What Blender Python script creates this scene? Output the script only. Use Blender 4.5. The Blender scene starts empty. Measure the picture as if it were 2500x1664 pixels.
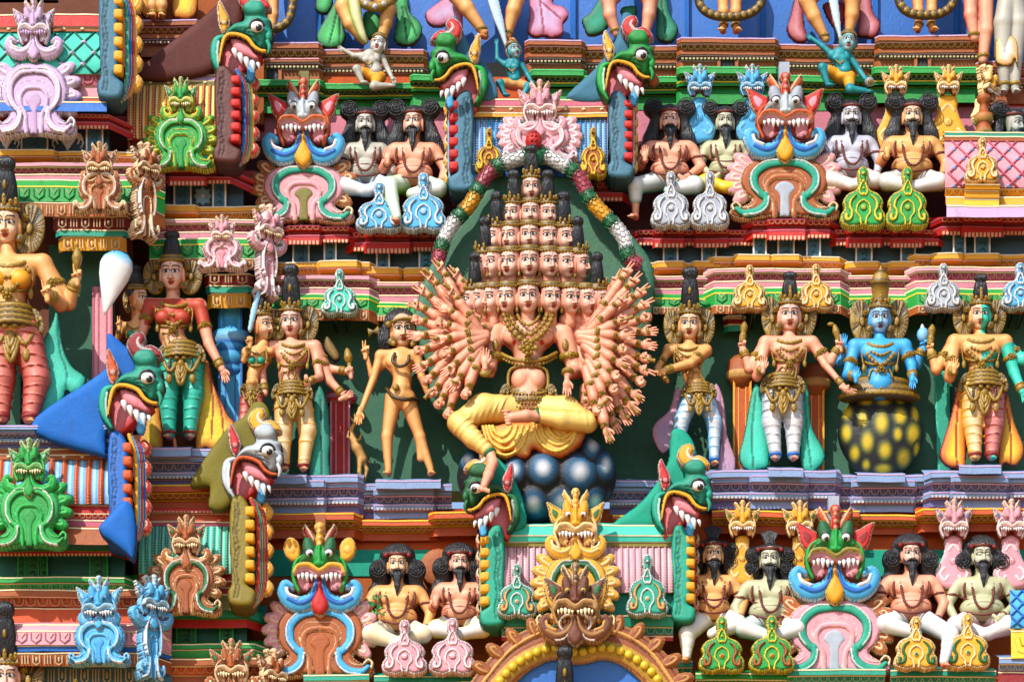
import bpy, math, random
import numpy as np
random.seed(7); rng = np.random.default_rng(7)
scn = bpy.context.scene; COL = scn.collection
PI = math.pi
# ---------------------------------------------------------------- measures
S = 0.004                      # metres per unit (a standing statue is about 1.9 m)
CX, CY, ZC = 1250., 832., 16.2 # middle of the facade, height of that middle above the ground
CAMZ, DIST = 1.7, 38.
K = (ZC-CAMZ)/DIST             # slope of the view upwards
def at(x, y, z=0.):
    k = (DIST-z*S)/DIST
    return ((x-CX)*S*k, -z*S, CAMZ+((CY-y)*S+(ZC-CAMZ))*k)
def hx(h, g=1.0):
    v = [int(h[i:i+2],16)/255 for i in (0,2,4)]
    return np.array([min(1,((c/12.92) if c<=.04045 else ((c+.055)/1.055)**2.4)*g) for c in v])
G = .80
PAL = {k:hx(v,G) for k,v in dict(
 blue='066cc0', sky='5db4e8', ltblue='9cd0f2', slate='47788f', slated='3a5a6c', green='12a04a', dgreen='0d6b3e', lgreen='5fd07a',
 teal='0aa388', ltteal='58d4bc', dteal='0a6a60', niche='44705a', yellow='f2b008', lyellow='f8d858', cream='fbe9c0', white='f6f4f2',
 orange='c85a1c', brown='a85a28', dbrown='6c3a24', choc='5c2c26', fringe='b86838', red='c83020', dred='8e1e1a', pink='eca6b2', dpink='c8647a',
 mauve='c898a8', lav='d6b6dc', lavd='b496ba', ledge='8ca4cc', ledged='7070a4', black='16161a', hair='15151a', gold='b8923a', goldd='4c3810', olive='8a7a2c',
 oliveg='7c7434', skin='f4b87c', skine='c0541a', pskin='f4b496', pskine='b43c22', gskin='c4c0b4', gskine='8c8878', vskin='ccccd8', vskine='9490a4',
 oskin='f2ba7c', oskine='b84c18', grskin='c8c8a4', grskine='8e8c64', bskin='58b4ec', bskine='1464b4', tskin='12939a', tskine='0a5f78', grey='b4bcc8', lgrey='d0dae0',
 lime='86c43c', wine='7a2018', bead='6c2c20', tan='d8a868').items()}
for k_,v_ in PAL.items():          # enamel is strongly coloured
    l_=v_@np.array([.25,.6,.15]); PAL[k_]=np.clip(l_+(v_-l_)*1.14,.004,1)
def c(n): return PAL[n] if isinstance(n,str) else np.asarray(n,float)
def mx(a,b,t): return c(a)*(1-t)+c(b)*t
# ---------------------------------------------------------------- materials
def nodes(name):
    m = bpy.data.materials.new(name); m.use_nodes = True
    nt = m.node_tree; b = nt.nodes['Principled BSDF']; return m, nt, b
def N(nt, t, **kw):
    n = nt.nodes.new(t)
    for k,v in kw.items():
        if k.startswith('_'): setattr(n, k[1:], v)
        else: n.inputs[k.replace('__',' ')].default_value = v
    return n
def paint(name, rough=.42, spec=.5, grime=.35, bump=.35, streak=False, fine=9., gold=False):
    m, nt, b = nodes(name); L = nt.links.new
    a = N(nt,'ShaderNodeAttribute'); a.attribute_name='Col'
    geo = N(nt,'ShaderNodeNewGeometry')
    n1 = N(nt,'ShaderNodeTexNoise',Scale=3.1,Detail=6.,Roughness=.65); L(geo.outputs['Position'],n1.inputs['Vector'])
    r1 = N(nt,'ShaderNodeMapRange'); L(n1.outputs['Fac'],r1.inputs['Value'])
    r1.inputs['From Min'].default_value=.3; r1.inputs['From Max'].default_value=.7; r1.inputs['To Min'].default_value=.84; r1.inputs['To Max'].default_value=1.08
    mul = N(nt,'ShaderNodeVectorMath',_operation='SCALE'); L(a.outputs['Color'],mul.inputs[0]); L(r1.outputs[0],mul.inputs['Scale'])
    last = mul.outputs[0]
    # rain-streaked dirt, blotches longer than wide
    mp = N(nt,'ShaderNodeMapping'); mp.inputs['Scale'].default_value=(14,14,4.5); L(geo.outputs['Position'],mp.inputs['Vector'])
    n2 = N(nt,'ShaderNodeTexNoise',Scale=1.,Detail=8.,Roughness=.7); L(mp.outputs[0],n2.inputs['Vector'])
    r2 = N(nt,'ShaderNodeMapRange'); L(n2.outputs['Fac'],r2.inputs['Value'])
    r2.inputs['From Min'].default_value=.56; r2.inputs['From Max'].default_value=.78; r2.inputs['To Min'].default_value=0; r2.inputs['To Max'].default_value=grime
    mix = N(nt,'ShaderNodeMix',_data_type='RGBA'); L(r2.outputs[0],mix.inputs[0]); L(last,mix.inputs[6]); mix.inputs[7].default_value=(.035,.026,.018,1)
    last = mix.outputs[2]
    if gold:
        v = N(nt,'ShaderNodeTexVoronoi',Scale=62.,Randomness=.8); L(geo.outputs['Position'],v.inputs['Vector'])
        r3 = N(nt,'ShaderNodeMapRange'); L(v.outputs['Distance'],r3.inputs['Value'])
        r3.inputs['From Min'].default_value=.12; r3.inputs['From Max'].default_value=.62; r3.inputs['To Min'].default_value=0; r3.inputs['To Max'].default_value=.5
        m3 = N(nt,'ShaderNodeMix',_data_type='RGBA'); L(r3.outputs[0],m3.inputs[0]); L(last,m3.inputs[6]); m3.inputs[7].default_value=(.05,.03,.008,1); last=m3.outputs[2]
    L(last,b.inputs['Base Color'])
    # flakes / speckle
    n4 = N(nt,'ShaderNodeTexNoise',Scale=22.,Detail=5.,Roughness=.7); L(geo.outputs['Position'],n4.inputs['Vector'])
    rr = N(nt,'ShaderNodeMapRange'); L(n4.outputs['Fac'],rr.inputs['Value'])
    rr.inputs['To Min'].default_value=rough-.12; rr.inputs['To Max'].default_value=rough+.2; L(rr.outputs[0],b.inputs['Roughness'])
    b.inputs['Specular IOR Level'].default_value=spec
    if streak:
        mp2 = N(nt,'ShaderNodeMapping'); mp2.inputs['Scale'].default_value=(90,90,9); L(geo.outputs['Position'],mp2.inputs['Vector'])
        nb = N(nt,'ShaderNodeTexNoise',Scale=1.,Detail=3.); L(mp2.outputs[0],nb.inputs['Vector'])
    else:
        nb = N(nt,'ShaderNodeTexNoise',Scale=fine*4,Detail=6.,Roughness=.75); L(geo.outputs['Position'],nb.inputs['Vector'])
    bp = N(nt,'ShaderNodeBump',Strength=bump,Distance=.012 if not streak else .02); L(nb.outputs['Fac'],bp.inputs['Height']); h=bp.outputs[0]
    if gold:
        bp2 = N(nt,'ShaderNodeBump',Strength=.35,Distance=.008,_invert=True); L(v.outputs['Distance'],bp2.inputs['Height']); L(h,bp2.inputs['Normal']); h=bp2.outputs[0]
    L(h,b.inputs['Normal']); return m
PAINT = paint('enamel_paint',rough=.5,grime=.5,bump=.55); MATTE = paint('weathered_plaster',rough=.62,spec=.3,grime=.5,bump=.5)
SKIN = paint('painted_skin',rough=.48,grime=.3,bump=.25); GOLD = paint('antique_gold_paint',rough=.38,spec=.6,grime=.3,gold=True)
HAIR = paint('black_hair_paint',rough=.35,spec=.6,grime=.2,bump=.9,streak=True); GLOSS = paint('glossy_paint',rough=.38,spec=.6,grime=.25,bump=.3)
# ---------------------------------------------------------------- things and parts
def tagit(o, label, cat, group=None, kind=None):
    if label: o['label']=label
    if cat: o['category']=cat
    if group: o['group']=group
    if kind: o['kind']=kind
    return o
PSC=[1.]
def thing(name, label, cat, x, y, z=0, group=None):
    o = bpy.data.objects.new(name, None); COL.objects.link(o); o.location = at(x,y,z); o.empty_display_size=.05
    o['px'] = (float(x),float(y),float(z)); return tagit(o,label,cat,group,'thing')
def mesh_of(name, geos, mat):
    V=[];Cc=[];F={3:[],4:[]};off=0
    for (v,fs,cc) in geos:
        v=np.asarray(v,float); V.append(v); cc=np.asarray(cc,float)
        if cc.ndim==1: cc=np.tile(cc,(len(v),1))
        Cc.append(cc)
        for f in fs:
            f=np.asarray(f)
            if len(f): F[f.shape[1]].append(f+off)
        off+=len(v)
    V=np.concatenate(V); Cc=np.clip(np.concatenate(Cc),0,1)
    me=bpy.data.meshes.new(name)
    W=np.empty_like(V); W[:,0]=V[:,0]*S; W[:,1]=-V[:,2]*S; W[:,2]=-V[:,1]*S
    f3=np.concatenate(F[3]) if F[3] else np.zeros((0,3),int); f4=np.concatenate(F[4]) if F[4] else np.zeros((0,4),int)
    me.vertices.add(len(W)); me.vertices.foreach_set('co',W.astype(np.float32).ravel())
    loops=np.concatenate([f3.ravel(),f4.ravel()]).astype(np.int32)
    st=np.concatenate([np.arange(len(f3))*3,len(f3)*3+np.arange(len(f4))*4]).astype(np.int32)
    me.loops.add(len(loops)); me.loops.foreach_set('vertex_index',loops)
    me.polygons.add(len(st)); me.polygons.foreach_set('loop_start',st)
    me.update(calc_edges=True); me.validate()
    at_=me.attributes.new('Col','FLOAT_COLOR','POINT')
    at_.data.foreach_set('color',np.concatenate([Cc,np.ones((len(Cc),1))],1).astype(np.float32).ravel())
    me.polygons.foreach_set('use_smooth',np.ones(len(me.polygons),bool))
    me.materials.append(mat); return me
def part(T, name, *geos, mat=None, off=(0,0,0), flat=False):
    gs=[]
    for g in geos:
        if isinstance(g,list): gs+=g
        else: gs.append(g)
    gs=[g for g in gs if g is not None and len(g[0])]
    if not gs: return None
    me=mesh_of(name,gs,mat or PAINT)
    if flat: me.polygons.foreach_set('use_smooth',np.zeros(len(me.polygons),bool))
    o=bpy.data.objects.new(name,me); COL.objects.link(o)
    if T is not None: o.parent=T
    o.location=(off[0]*S,-off[2]*S,-(off[1]+K*off[2])*S); o.scale[2]=PSC[0]; return o
def solo(name,label,cat,x,y,z,*geos,mat=None,group=None,kind=None,flat=False):
    o=part(None,name,*geos,mat=mat,flat=flat); o.location=at(x,y,z); return tagit(o,label,cat,group,kind or 'thing')
# ---------------------------------------------------------------- 2D curves
def cr(p, closed=False, n=5):
    p=np.asarray(p,float); m=len(p)
    if m<3: return p
    out=[]
    rngi=range(m if closed else m-1)
    t=np.arange(n)/n; t=t[:,None]
    for i in rngi:
        if closed: a,b,d,e=p[(i-1)%m],p[i],p[(i+1)%m],p[(i+2)%m]
        else: a,b,d,e=p[max(i-1,0)],p[i],p[i+1],p[min(i+2,m-1)]
        out.append(.5*((2*b)+(d-a)*t+(2*a-5*b+4*d-e)*t*t+(3*b-a-3*d+e)*t**3))
    out=np.concatenate(out)
    return out if closed else np.vstack([out,p[-1]])
def mir(p): return [(-x,)+tuple(q) for x,*q in p]
def sym(right): return list(right)+[(-x,y) for x,y in reversed(right) if abs(x)>.01]
def circ(cx,cy,r,ry=None,n=20,a0=0): 
    ry=ry or r; a=np.arange(n)/n*2*PI+a0; return np.stack([cx+r*np.cos(a),cy+ry*np.sin(a)],1)
def tr(p,dx=0,dy=0,s=1,rot=0,sy=None):
    p=np.asarray(p,float); sy=s if sy is None else sy; q=p[:,:2]*[s,sy]; a=math.radians(rot)
    q=np.stack([q[:,0]*math.cos(a)-q[:,1]*math.sin(a)+dx,q[:,0]*math.sin(a)+q[:,1]*math.cos(a)+dy],1)
    return q
# ---------------------------------------------------------------- carved relief: layers pressed on a height grid
class Relief:
    def __init__(s, step=2.3, thick=14): s.L=[]; s.step=step; s.thick=thick
    def poly(s,p,h,col,r=8,b=0,edge=None,ew=4,tick=0,smooth=True,col2=None,groove=None,cut=False):
        p=cr(p,True) if smooth and len(p)<40 else np.asarray(p,float)
        s.L.append(('p',p,h,c(col),r,b,None if edge is None else c(edge),ew,tick,None if col2 is None else c(col2),groove,cut)); return s
    def line(s,p,w,h,col,b=0,edge=None,ew=2.5,taper=None,smooth=True,closed=False,only=False,tick=0):
        p=cr(p,closed) if smooth else np.asarray(p,float)
        if closed: p=np.vstack([p,p[:1]])
        s.L.append(('l',p,w,h,c(col),b,None if edge is None else c(edge),ew,taper,only,tick)); return s
    def dot(s,x,y,r,h,col,b=0,ry=None,edge=None,ew=2): return s.poly(circ(x,y,r,ry),h,col,r=r,b=b,smooth=False,edge=edge,ew=ew)
    def both(s,fn): fn(1); fn(-1); return s
    def geo(s, dark=(.03,.02,.02)):
        if not s.L: return None
        st=s.step; lo=np.array([1e9,1e9]); hi=-lo
        for l in s.L:
            if l[0]=='l' and l[9]: continue
            m=l[2] if l[0]=='l' else 0
            m=np.max(m); lo=np.minimum(lo,l[1].min(0)-m); hi=np.maximum(hi,l[1].max(0)+m)
        lo-=st; nx,ny=np.ceil((hi+st-lo)/st).astype(int)+1
        X,Y=np.meshgrid(lo[0]+np.arange(nx)*st,lo[1]+np.arange(ny)*st)
        H=np.full((ny,nx),-1e3); C=np.zeros((ny,nx,3)); M=np.zeros((ny,nx),bool); dark=np.asarray(dark)
        for l in s.L:
            p=l[1]; mg=(np.max(l[2]) if l[0]=='l' else 0)+st*2
            i0=max(int((p[:,0].min()-mg-lo[0])/st),0); i1=min(int((p[:,0].max()+mg-lo[0])/st)+2,nx)
            j0=max(int((p[:,1].min()-mg-lo[1])/st),0); j1=min(int((p[:,1].max()+mg-lo[1])/st)+2,ny)
            if i1<=i0 or j1<=j0: continue
            x=X[j0:j1,i0:i1]; y=Y[j0:j1,i0:i1]
            closed=l[0]=='p'; q=np.vstack([p,p[:1]]) if closed else p
            best=np.full(x.shape,1e9); arc=np.zeros(x.shape); ins=np.zeros(x.shape,bool); tt=0.
            seg=np.linalg.norm(np.diff(q,axis=0),axis=1); tot=seg.sum()+1e-6
            for k in range(len(q)-1):
                a,b=q[k],q[k+1]; d=b-a; L2=d@d+1e-9
                t=np.clip(((x-a[0])*d[0]+(y-a[1])*d[1])/L2,0,1)
                dd=(x-a[0]-t*d[0])**2+(y-a[1]-t*d[1])**2
                w=dd<best; best[w]=dd[w]; arc[w]=(tt+t*seg[k])[w]; tt+=seg[k]
                if closed and a[1]!=b[1]:
                    cnd=((a[1]>y)!=(b[1]>y)); xi=(b[0]-a[0])*(y-a[1])/(b[1]-a[1])+a[0]; ins^=cnd&(x<xi)
            dist=np.sqrt(best)
            if closed:
                _,_,h,col,r,b,edge,ew,tick,col2,groove,cut=l; sd=np.where(ins,-dist,dist)
                if cut: 
                    w=sd<0; M[j0:j1,i0:i1][w]=False; continue
                u=np.clip(-sd/max(r,1e-3),0,1); z=b+h*np.sqrt(1-(1-u)**2); inn=sd<st*.3
                cc=np.tile(col,x.shape+(1,))
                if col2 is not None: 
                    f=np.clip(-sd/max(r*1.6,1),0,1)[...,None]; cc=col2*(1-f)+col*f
                if edge is not None:
                    e=(-sd<ew)
                    if tick: e2=e&(np.sin(arc*2*PI/tick)>-.35); cc[e]=(col*.45); cc[e2]=edge
                    else: cc[e]=edge
                if groove: g=(-sd>ew)&(-sd<ew+groove); cc[g]=dark; z=z-np.where(g,2.,0)
            else:
                _,_,w0,h,col,b,edge,ew,taper,only,tick=l
                u=arc/tot; w_=np.interp(u,np.linspace(0,1,len(w0)),w0) if np.ndim(w0) else (w0 if taper is None else w0*(1-(1-taper)*u))
                sd=dist-w_; z=b+h*np.sqrt(np.clip(1-(dist/np.maximum(w_,.1))**2,0,1)) if h>0 else b+h+0*x; inn=sd<st*.3
                cc=np.tile(col,x.shape+(1,))
                if edge is not None:
                    e=(-sd<ew)
                    if tick: e=e&(np.sin(arc*2*PI/tick)>-.35)
                    cc[e]=edge
                if only: inn&=M[j0:j1,i0:i1]
            Hs=H[j0:j1,i0:i1]
            if not closed and h<=0: win=inn&M[j0:j1,i0:i1]; Hs[win]+=h
            else: win=inn&(z>=Hs-.01); Hs[win]=z[win]
            C[j0:j1,i0:i1][win]=cc[win]; M[j0:j1,i0:i1]|=inn
        cell=M[:-1,:-1]&M[1:,:-1]&M[:-1,1:]&M[1:,1:]
        if not cell.any(): return None
        idx=-np.ones(M.shape,int); use=np.zeros(M.shape,bool)
        use[:-1,:-1]|=cell; use[1:,:-1]|=cell; use[:-1,1:]|=cell; use[1:,1:]|=cell
        n=use.sum(); idx[use]=np.arange(n)
        V=np.stack([X[use],Y[use]+K*0,H[use]],1); cl=C[use]
        j,i=np.nonzero(cell)
        F=[np.stack([idx[j,i],idx[j+1,i],idx[j+1,i+1],idx[j,i+1]],1)]
        Vb=V.copy(); Vb[:,2]=-s.thick
        pc=np.pad(cell,1)
        for dj,di,e in ((0,-1,((0,0),(1,0))),(0,1,((1,1),(0,1))),(-1,0,((0,1),(0,0))),(1,0,((1,0),(1,1)))):
            bd=~pc[j+1+dj,i+1+di]; jj,ii=j[bd],i[bd]
            a=idx[jj+e[0][0],ii+e[0][1]]; b=idx[jj+e[1][0],ii+e[1][1]]
            F.append(np.stack([a,a+n,b+n,b],1))
        return (np.vstack([V,Vb]),F,np.vstack([cl,cl*.9]))
# ---------------------------------------------------------------- solid pieces
def box(x0,x1,y0,y1,z0,z1,col):
    v=np.array([(x,y,z) for x in (x0,x1) for y in (y0,y1) for z in (z0,z1)],float)
    f=np.array([(0,1,3,2),(4,6,7,5),(0,4,5,1),(2,3,7,6),(0,2,6,4),(1,5,7,3)])
    # split vertices so the faces stay crisp
    return (v[f.ravel()],[np.arange(24).reshape(6,4)],c(col))
def tube(pts, r, col, n=7, smooth=True, k=4, col2=None, stripes=None, flatz=1., rings=0, ringh=0):
    p=cr(pts,False,k) if smooth else np.asarray(pts,float)
    m=len(p); u=np.linspace(0,1,m)
    R=np.interp(u,np.linspace(0,1,len(r)),r) if np.ndim(r) else np.full(m,float(r))
    if rings: R=R*(1+ringh*np.abs(np.sin(u*PI*rings)))
    T=np.gradient(p,axis=0); T/=np.linalg.norm(T,axis=1)[:,None]+1e-9
    up=np.array([0,0,1.]); A=np.cross(T,up); 
    bad=np.linalg.norm(A,axis=1)<.2
    if bad.any(): A[bad]=np.cross(T[bad],[0,1.,0])
    A/=np.linalg.norm(A,axis=1)[:,None]; B=np.cross(A,T)
    a=np.arange(n)/n*2*PI
    V=p[:,None]+R[:,None,None]*(np.cos(a)[None,:,None]*A[:,None]+np.sin(a)[None,:,None]*B[:,None]*flatz)
    V=V.reshape(-1,3); i=np.arange(m-1)[:,None]*n; j=np.arange(n)[None]; j2=(j+1)%n
    F=np.stack([i+j,i+j2,i+n+j2,i+n+j],-1).reshape(-1,4)
    V=np.vstack([V,p[0]-T[0]*R[0]*.3,p[-1]+T[-1]*R[-1]*.3]); e0,e1=m*n,m*n+1; jj=np.arange(n)
    F3=np.vstack([np.stack([np.full(n,e0),(jj+1)%n,jj],1),np.stack([np.full(n,e1),(m-1)*n+jj,(m-1)*n+(jj+1)%n],1)])
    cc=np.tile(c(col),(len(V),1))
    if stripes:
        for t0,t1,cs in stripes:
            w=np.repeat((u>=t0)&(u<=t1),n); cc[:m*n][w]=c(cs)
    if col2 is not None:
        f=np.clip(np.cos(a)**2,0,1); f=np.tile(f,m)[:,None]; cc[:m*n]=cc[:m*n]*(1-f)+c(col2)*f
    return (V,[F,F3],cc)
def ball(x,y,z,rx,ry,rz,col,n=12,m=8,col2=None,pole=None,pr=.35):
    u=np.arange(n)/n*2*PI; v=np.linspace(-PI/2,PI/2,m+1)
    P=np.stack([np.cos(v)[:,None]*np.cos(u),np.cos(v)[:,None]*np.sin(u),np.sin(v)[:,None]+0*u],-1).reshape(-1,3)
    V=P*[rx,ry,rz]+[x,y,z]; i=np.arange(m)[:,None]*n; j=np.arange(n)[None]; j2=(j+1)%n
    F=np.stack([i+j,i+j2,i+n+j2,i+n+j],-1).reshape(-1,4)
    cc=np.tile(c(col),(len(V),1))
    if col2 is not None: f=np.clip(1-P[:,2:3],0,1)**1.2; cc=c(col)*(1-f)+c(col2)*f
    return (V,[F],cc)
def rbox(x,y,z,rx,ry,rz,col,p=.45,n=16,m=10):
    V,F,cc=ball(0,0,0,1,1,1,col,n=n,m=m); V=np.sign(V)*np.abs(V)**p; return (V*[rx,ry,rz]+[x,y,z],F,cc)
def lathe(cx,cy,cz,prof,n=20,ribs=0,ra=0,sz=.8,tilt=0,yaw=0,wob=0):
    """prof: (radius, y, colour); ribs: number of vertical ribs of depth ra"""
    m=len(prof); a=np.arange(n)/n*2*PI; V=[];cc=[]
    for (r,y,cl) in prof:
        rr=r*(1+ra*(np.abs(np.sin(a*ribs/2))-.5)) if ribs else r+0*a
        V.append(np.stack([rr*np.cos(a),y+0*a,rr*np.sin(a)*sz],1)); cc.append(np.tile(c(cl),(n,1)))
    V=np.vstack(V); cc=np.vstack(cc); t=math.radians(tilt)
    V=np.stack([V[:,0]*math.cos(t)-V[:,1]*math.sin(t),V[:,0]*math.sin(t)+V[:,1]*math.cos(t),V[:,2]],1)+[cx,cy,cz]
    i=np.arange(m-1)[:,None]*n; j=np.arange(n)[None]; j2=(j+1)%n
    F=np.stack([i+j,i+j2,i+n+j2,i+n+j],-1).reshape(-1,4)
    V=np.vstack([V,V[:n].mean(0),V[-n:].mean(0)]); cc=np.vstack([cc,cc[0],cc[-1]]); jj=np.arange(n); e=m*n
    F3=np.vstack([np.stack([np.full(n,e),(jj+1)%n,jj],1),np.stack([np.full(n,e+1),(m-1)*n+jj,(m-1)*n+(jj+1)%n],1)])
    return (V,[F,F3],cc)
def beads(pts,r,col,gap=2.,k=8,flat=.8,n=7):
    p=cr(pts,False,k) if len(pts)>2 else np.asarray(pts,float)
    d=np.concatenate([[0],np.cumsum(np.linalg.norm(np.diff(p,axis=0),axis=1))]); m=max(int(d[-1]/(r*gap)),2)
    t=np.linspace(0,d[-1],m); q=np.stack([np.interp(t,d,p[:,i]) for i in range(3)],1)
    out=[]
    for a in q: out.append(ball(a[0],a[1],a[2],r,r,r*flat,col,n=n,m=5))
    return out
def xf(g,s=1.,rot=0.,yaw=0.,pitch=0.,pos=(0,0,0),mirror=False,sc=(1,1,1)):
    V=np.array(g[0],float)*s*np.asarray(sc); F=g[1]
    if mirror: V[:,0]*=-1; F=[f[:,::-1] for f in F]
    for ang,(i,j) in ((yaw,(0,2)),(pitch,(1,2)),(rot,(0,1))):
        a=math.radians(ang); x,y=V[:,i].copy(),V[:,j].copy(); V[:,i]=x*math.cos(a)-y*math.sin(a); V[:,j]=x*math.sin(a)+y*math.cos(a)
    return (V+np.asarray(pos,float),F)+tuple(g[2:])
# ---------------------------------------------------------------- sculpting field (smooth union of limbs), meshed with surface nets
class Sculpt:
    def __init__(s,step=2.6): s.P=[]; s.step=step
    def cap(s,a,b,ra,rb=None,k=4,id=0): s.P.append(('c',np.array(a,float),np.array(b,float),ra,ra if rb is None else rb,k,id)); return s
    def ell(s,p,r,k=4,id=0,rot=0,sub=False,yaw=0): s.P.append(('e',np.array(p,float),np.array(r,float),rot,sub,k,id,yaw)); return s
    def chain(s,pts,rs,k=4,id=0):
        for i in range(len(pts)-1): s.cap(pts[i],pts[i+1],rs[i],rs[i+1],k,id)
        return s
    def mesh(s):
        lo=np.array([1e9]*3); hi=-lo
        for p in s.P:
            if p[0]=='c': m=max(p[3],p[4]); lo=np.minimum(lo,np.minimum(p[1],p[2])-m); hi=np.maximum(hi,np.maximum(p[1],p[2])+m)
            elif not p[4]: m=p[2].max() if (p[3] or p[7]) else p[2]; lo=np.minimum(lo,p[1]-m); hi=np.maximum(hi,p[1]+m)
        st=s.step; lo-=st*2.5; n=np.ceil((hi+st*2.5-lo)/st).astype(int)+1
        D=np.full(n,50.,np.float32); I=np.zeros(n,np.int16); B=np.full(n,1e3,np.float32)
        ax=[lo[i]+np.arange(n[i])*st for i in range(3)]
        for p in s.P:
            mg=p[5]+st*2.5
            if p[0]=='c': m=max(p[3],p[4])+mg; l=np.minimum(p[1],p[2])-m; h=np.maximum(p[1],p[2])+m
            else: m=(p[2].max() if (p[3] or p[7]) else p[2])+mg; l=p[1]-m; h=p[1]+m
            i0=np.maximum(((l-lo)/st).astype(int),0); i1=np.minimum(((h-lo)/st).astype(int)+2,n)
            if (i1<=i0).any(): continue
            sl=tuple(slice(a,b) for a,b in zip(i0,i1))
            x,y,z=[a[q].astype(np.float32) for a,q in zip(ax,sl)]; x=x[:,None,None]; y=y[None,:,None]; z=z[None,None,:]
            if p[0]=='c':
                a,b=p[1],p[2]; d=b-a; L2=float(d@d)+1e-6
                t=np.clip(((x-a[0])*d[0]+(y-a[1])*d[1]+(z-a[2])*d[2])/L2,0,1)
                q=np.sqrt((x-a[0]-t*d[0])**2+(y-a[1]-t*d[1])**2+(z-a[2]-t*d[2])**2)-(p[3]+(p[4]-p[3])*t); sub=False
            else:
                X,Y,Z=x-p[1][0],y-p[1][1],z-p[1][2]; r=p[2]
                if p[3]: a=math.radians(-p[3]); X,Y=X*math.cos(a)-Y*math.sin(a),X*math.sin(a)+Y*math.cos(a)
                if p[7]: a=math.radians(-p[7]); X,Z=X*math.cos(a)-Z*math.sin(a),X*math.sin(a)+Z*math.cos(a)
                k0=np.sqrt((X/r[0])**2+(Y/r[1])**2+(Z/r[2])**2)+1e-6; k1=np.sqrt((X/r[0]**2)**2+(Y/r[1]**2)**2+(Z/r[2]**2)**2)+1e-9
                q=np.broadcast_to(k0*(k0-1)/k1,tuple(i1-i0)); sub=p[4]
            k=max(p[5],.01); d0=D[sl]
            if sub: hh=np.clip(.5-.5*(d0+q)/k,0,1); D[sl]=d0*(1-hh)-q*hh+k*hh*(1-hh)
            else:
                hh=np.clip(.5+.5*(d0-q)/k,0,1); D[sl]=d0*(1-hh)+q*hh-k*hh*(1-hh)
                w=q<B[sl]; B[sl][w]=np.broadcast_to(q,w.shape)[w]; I[sl][w]=p[6]
        sg=D<0
        c8=[sg[i:n[0]-1+i,j:n[1]-1+j,k:n[2]-1+k] for i in (0,1) for j in (0,1) for k in (0,1)]
        cnt=sum(q.astype(np.int8) for q in c8); act=(cnt>0)&(cnt<8); ijk=np.argwhere(act)
        idx=-np.ones(act.shape,np.int64); idx[act]=np.arange(len(ijk))
        acc=np.zeros((len(ijk),3)); num=np.zeros(len(ijk)); a,b,e=ijk.T
        for axi in range(3):
            for u in (0,1):
                for v in (0,1):
                    o=[0,0,0]; oo=[q for q in range(3) if q!=axi]; o[oo[0]]=u; o[oo[1]]=v
                    o2=list(o); o2[axi]=1
                    d1=D[a+o[0],b+o[1],e+o[2]]; d2=D[a+o2[0],b+o2[1],e+o2[2]]; w=(d1<0)!=(d2<0)
                    t=np.where(w,d1/(d1-d2+1e-12),0); pp=np.tile(np.array(o,float),(len(a),1)); pp[:,axi]=t
                    acc[w]+=pp[w]; num[w]+=1
        V=lo+(ijk+acc/num[:,None])*st; ids=I[a,b,e]
        Fs=[]
        for axi in range(3):
            sa=[slice(1,-1)]*3; sb=[slice(1,-1)]*3; sa[axi]=slice(0,-1); sb[axi]=slice(1,None)
            A=sg[tuple(sa)]; Bq=sg[tuple(sb)]; ed=np.argwhere(A!=Bq)
            if not len(ed): continue
            fl=A[tuple(ed.T)]; base=ed+1; base[:,axi]-=1
            u,v=[(1,2),(2,0),(0,1)][axi]; eu=np.eye(3,dtype=int)[u]; ev=np.eye(3,dtype=int)[v]
            q=[base-eu-ev,base-ev,base,base-eu]; q=np.stack([idx[tuple(t.T)] for t in q],1)
            q[~fl]=q[~fl][:,::-1]; Fs.append(q)
        F=np.vstack(Fs); F=F[(F>=0).all(1)]
        # outward z-normal, for the airbrushed paint of these statues
        g=np.stack([D[np.minimum(a+1,n[0]-1),b,e]-D[a,b,e],D[a,np.minimum(b+1,n[1]-1),e]-D[a,b,e],D[a,b,np.minimum(e+1,n[2]-1)]-D[a,b,e]],1)
        g/=np.linalg.norm(g,axis=1)[:,None]+1e-9
        return V,[F[:,::-1]],ids,g
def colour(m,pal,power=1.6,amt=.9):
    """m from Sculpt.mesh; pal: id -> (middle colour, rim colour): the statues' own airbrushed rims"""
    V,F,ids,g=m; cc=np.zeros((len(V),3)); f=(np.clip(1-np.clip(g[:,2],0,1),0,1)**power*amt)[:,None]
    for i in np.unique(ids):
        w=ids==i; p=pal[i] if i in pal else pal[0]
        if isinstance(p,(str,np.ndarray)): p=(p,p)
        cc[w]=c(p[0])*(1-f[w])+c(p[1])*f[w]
    return (V,F,cc)
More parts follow.
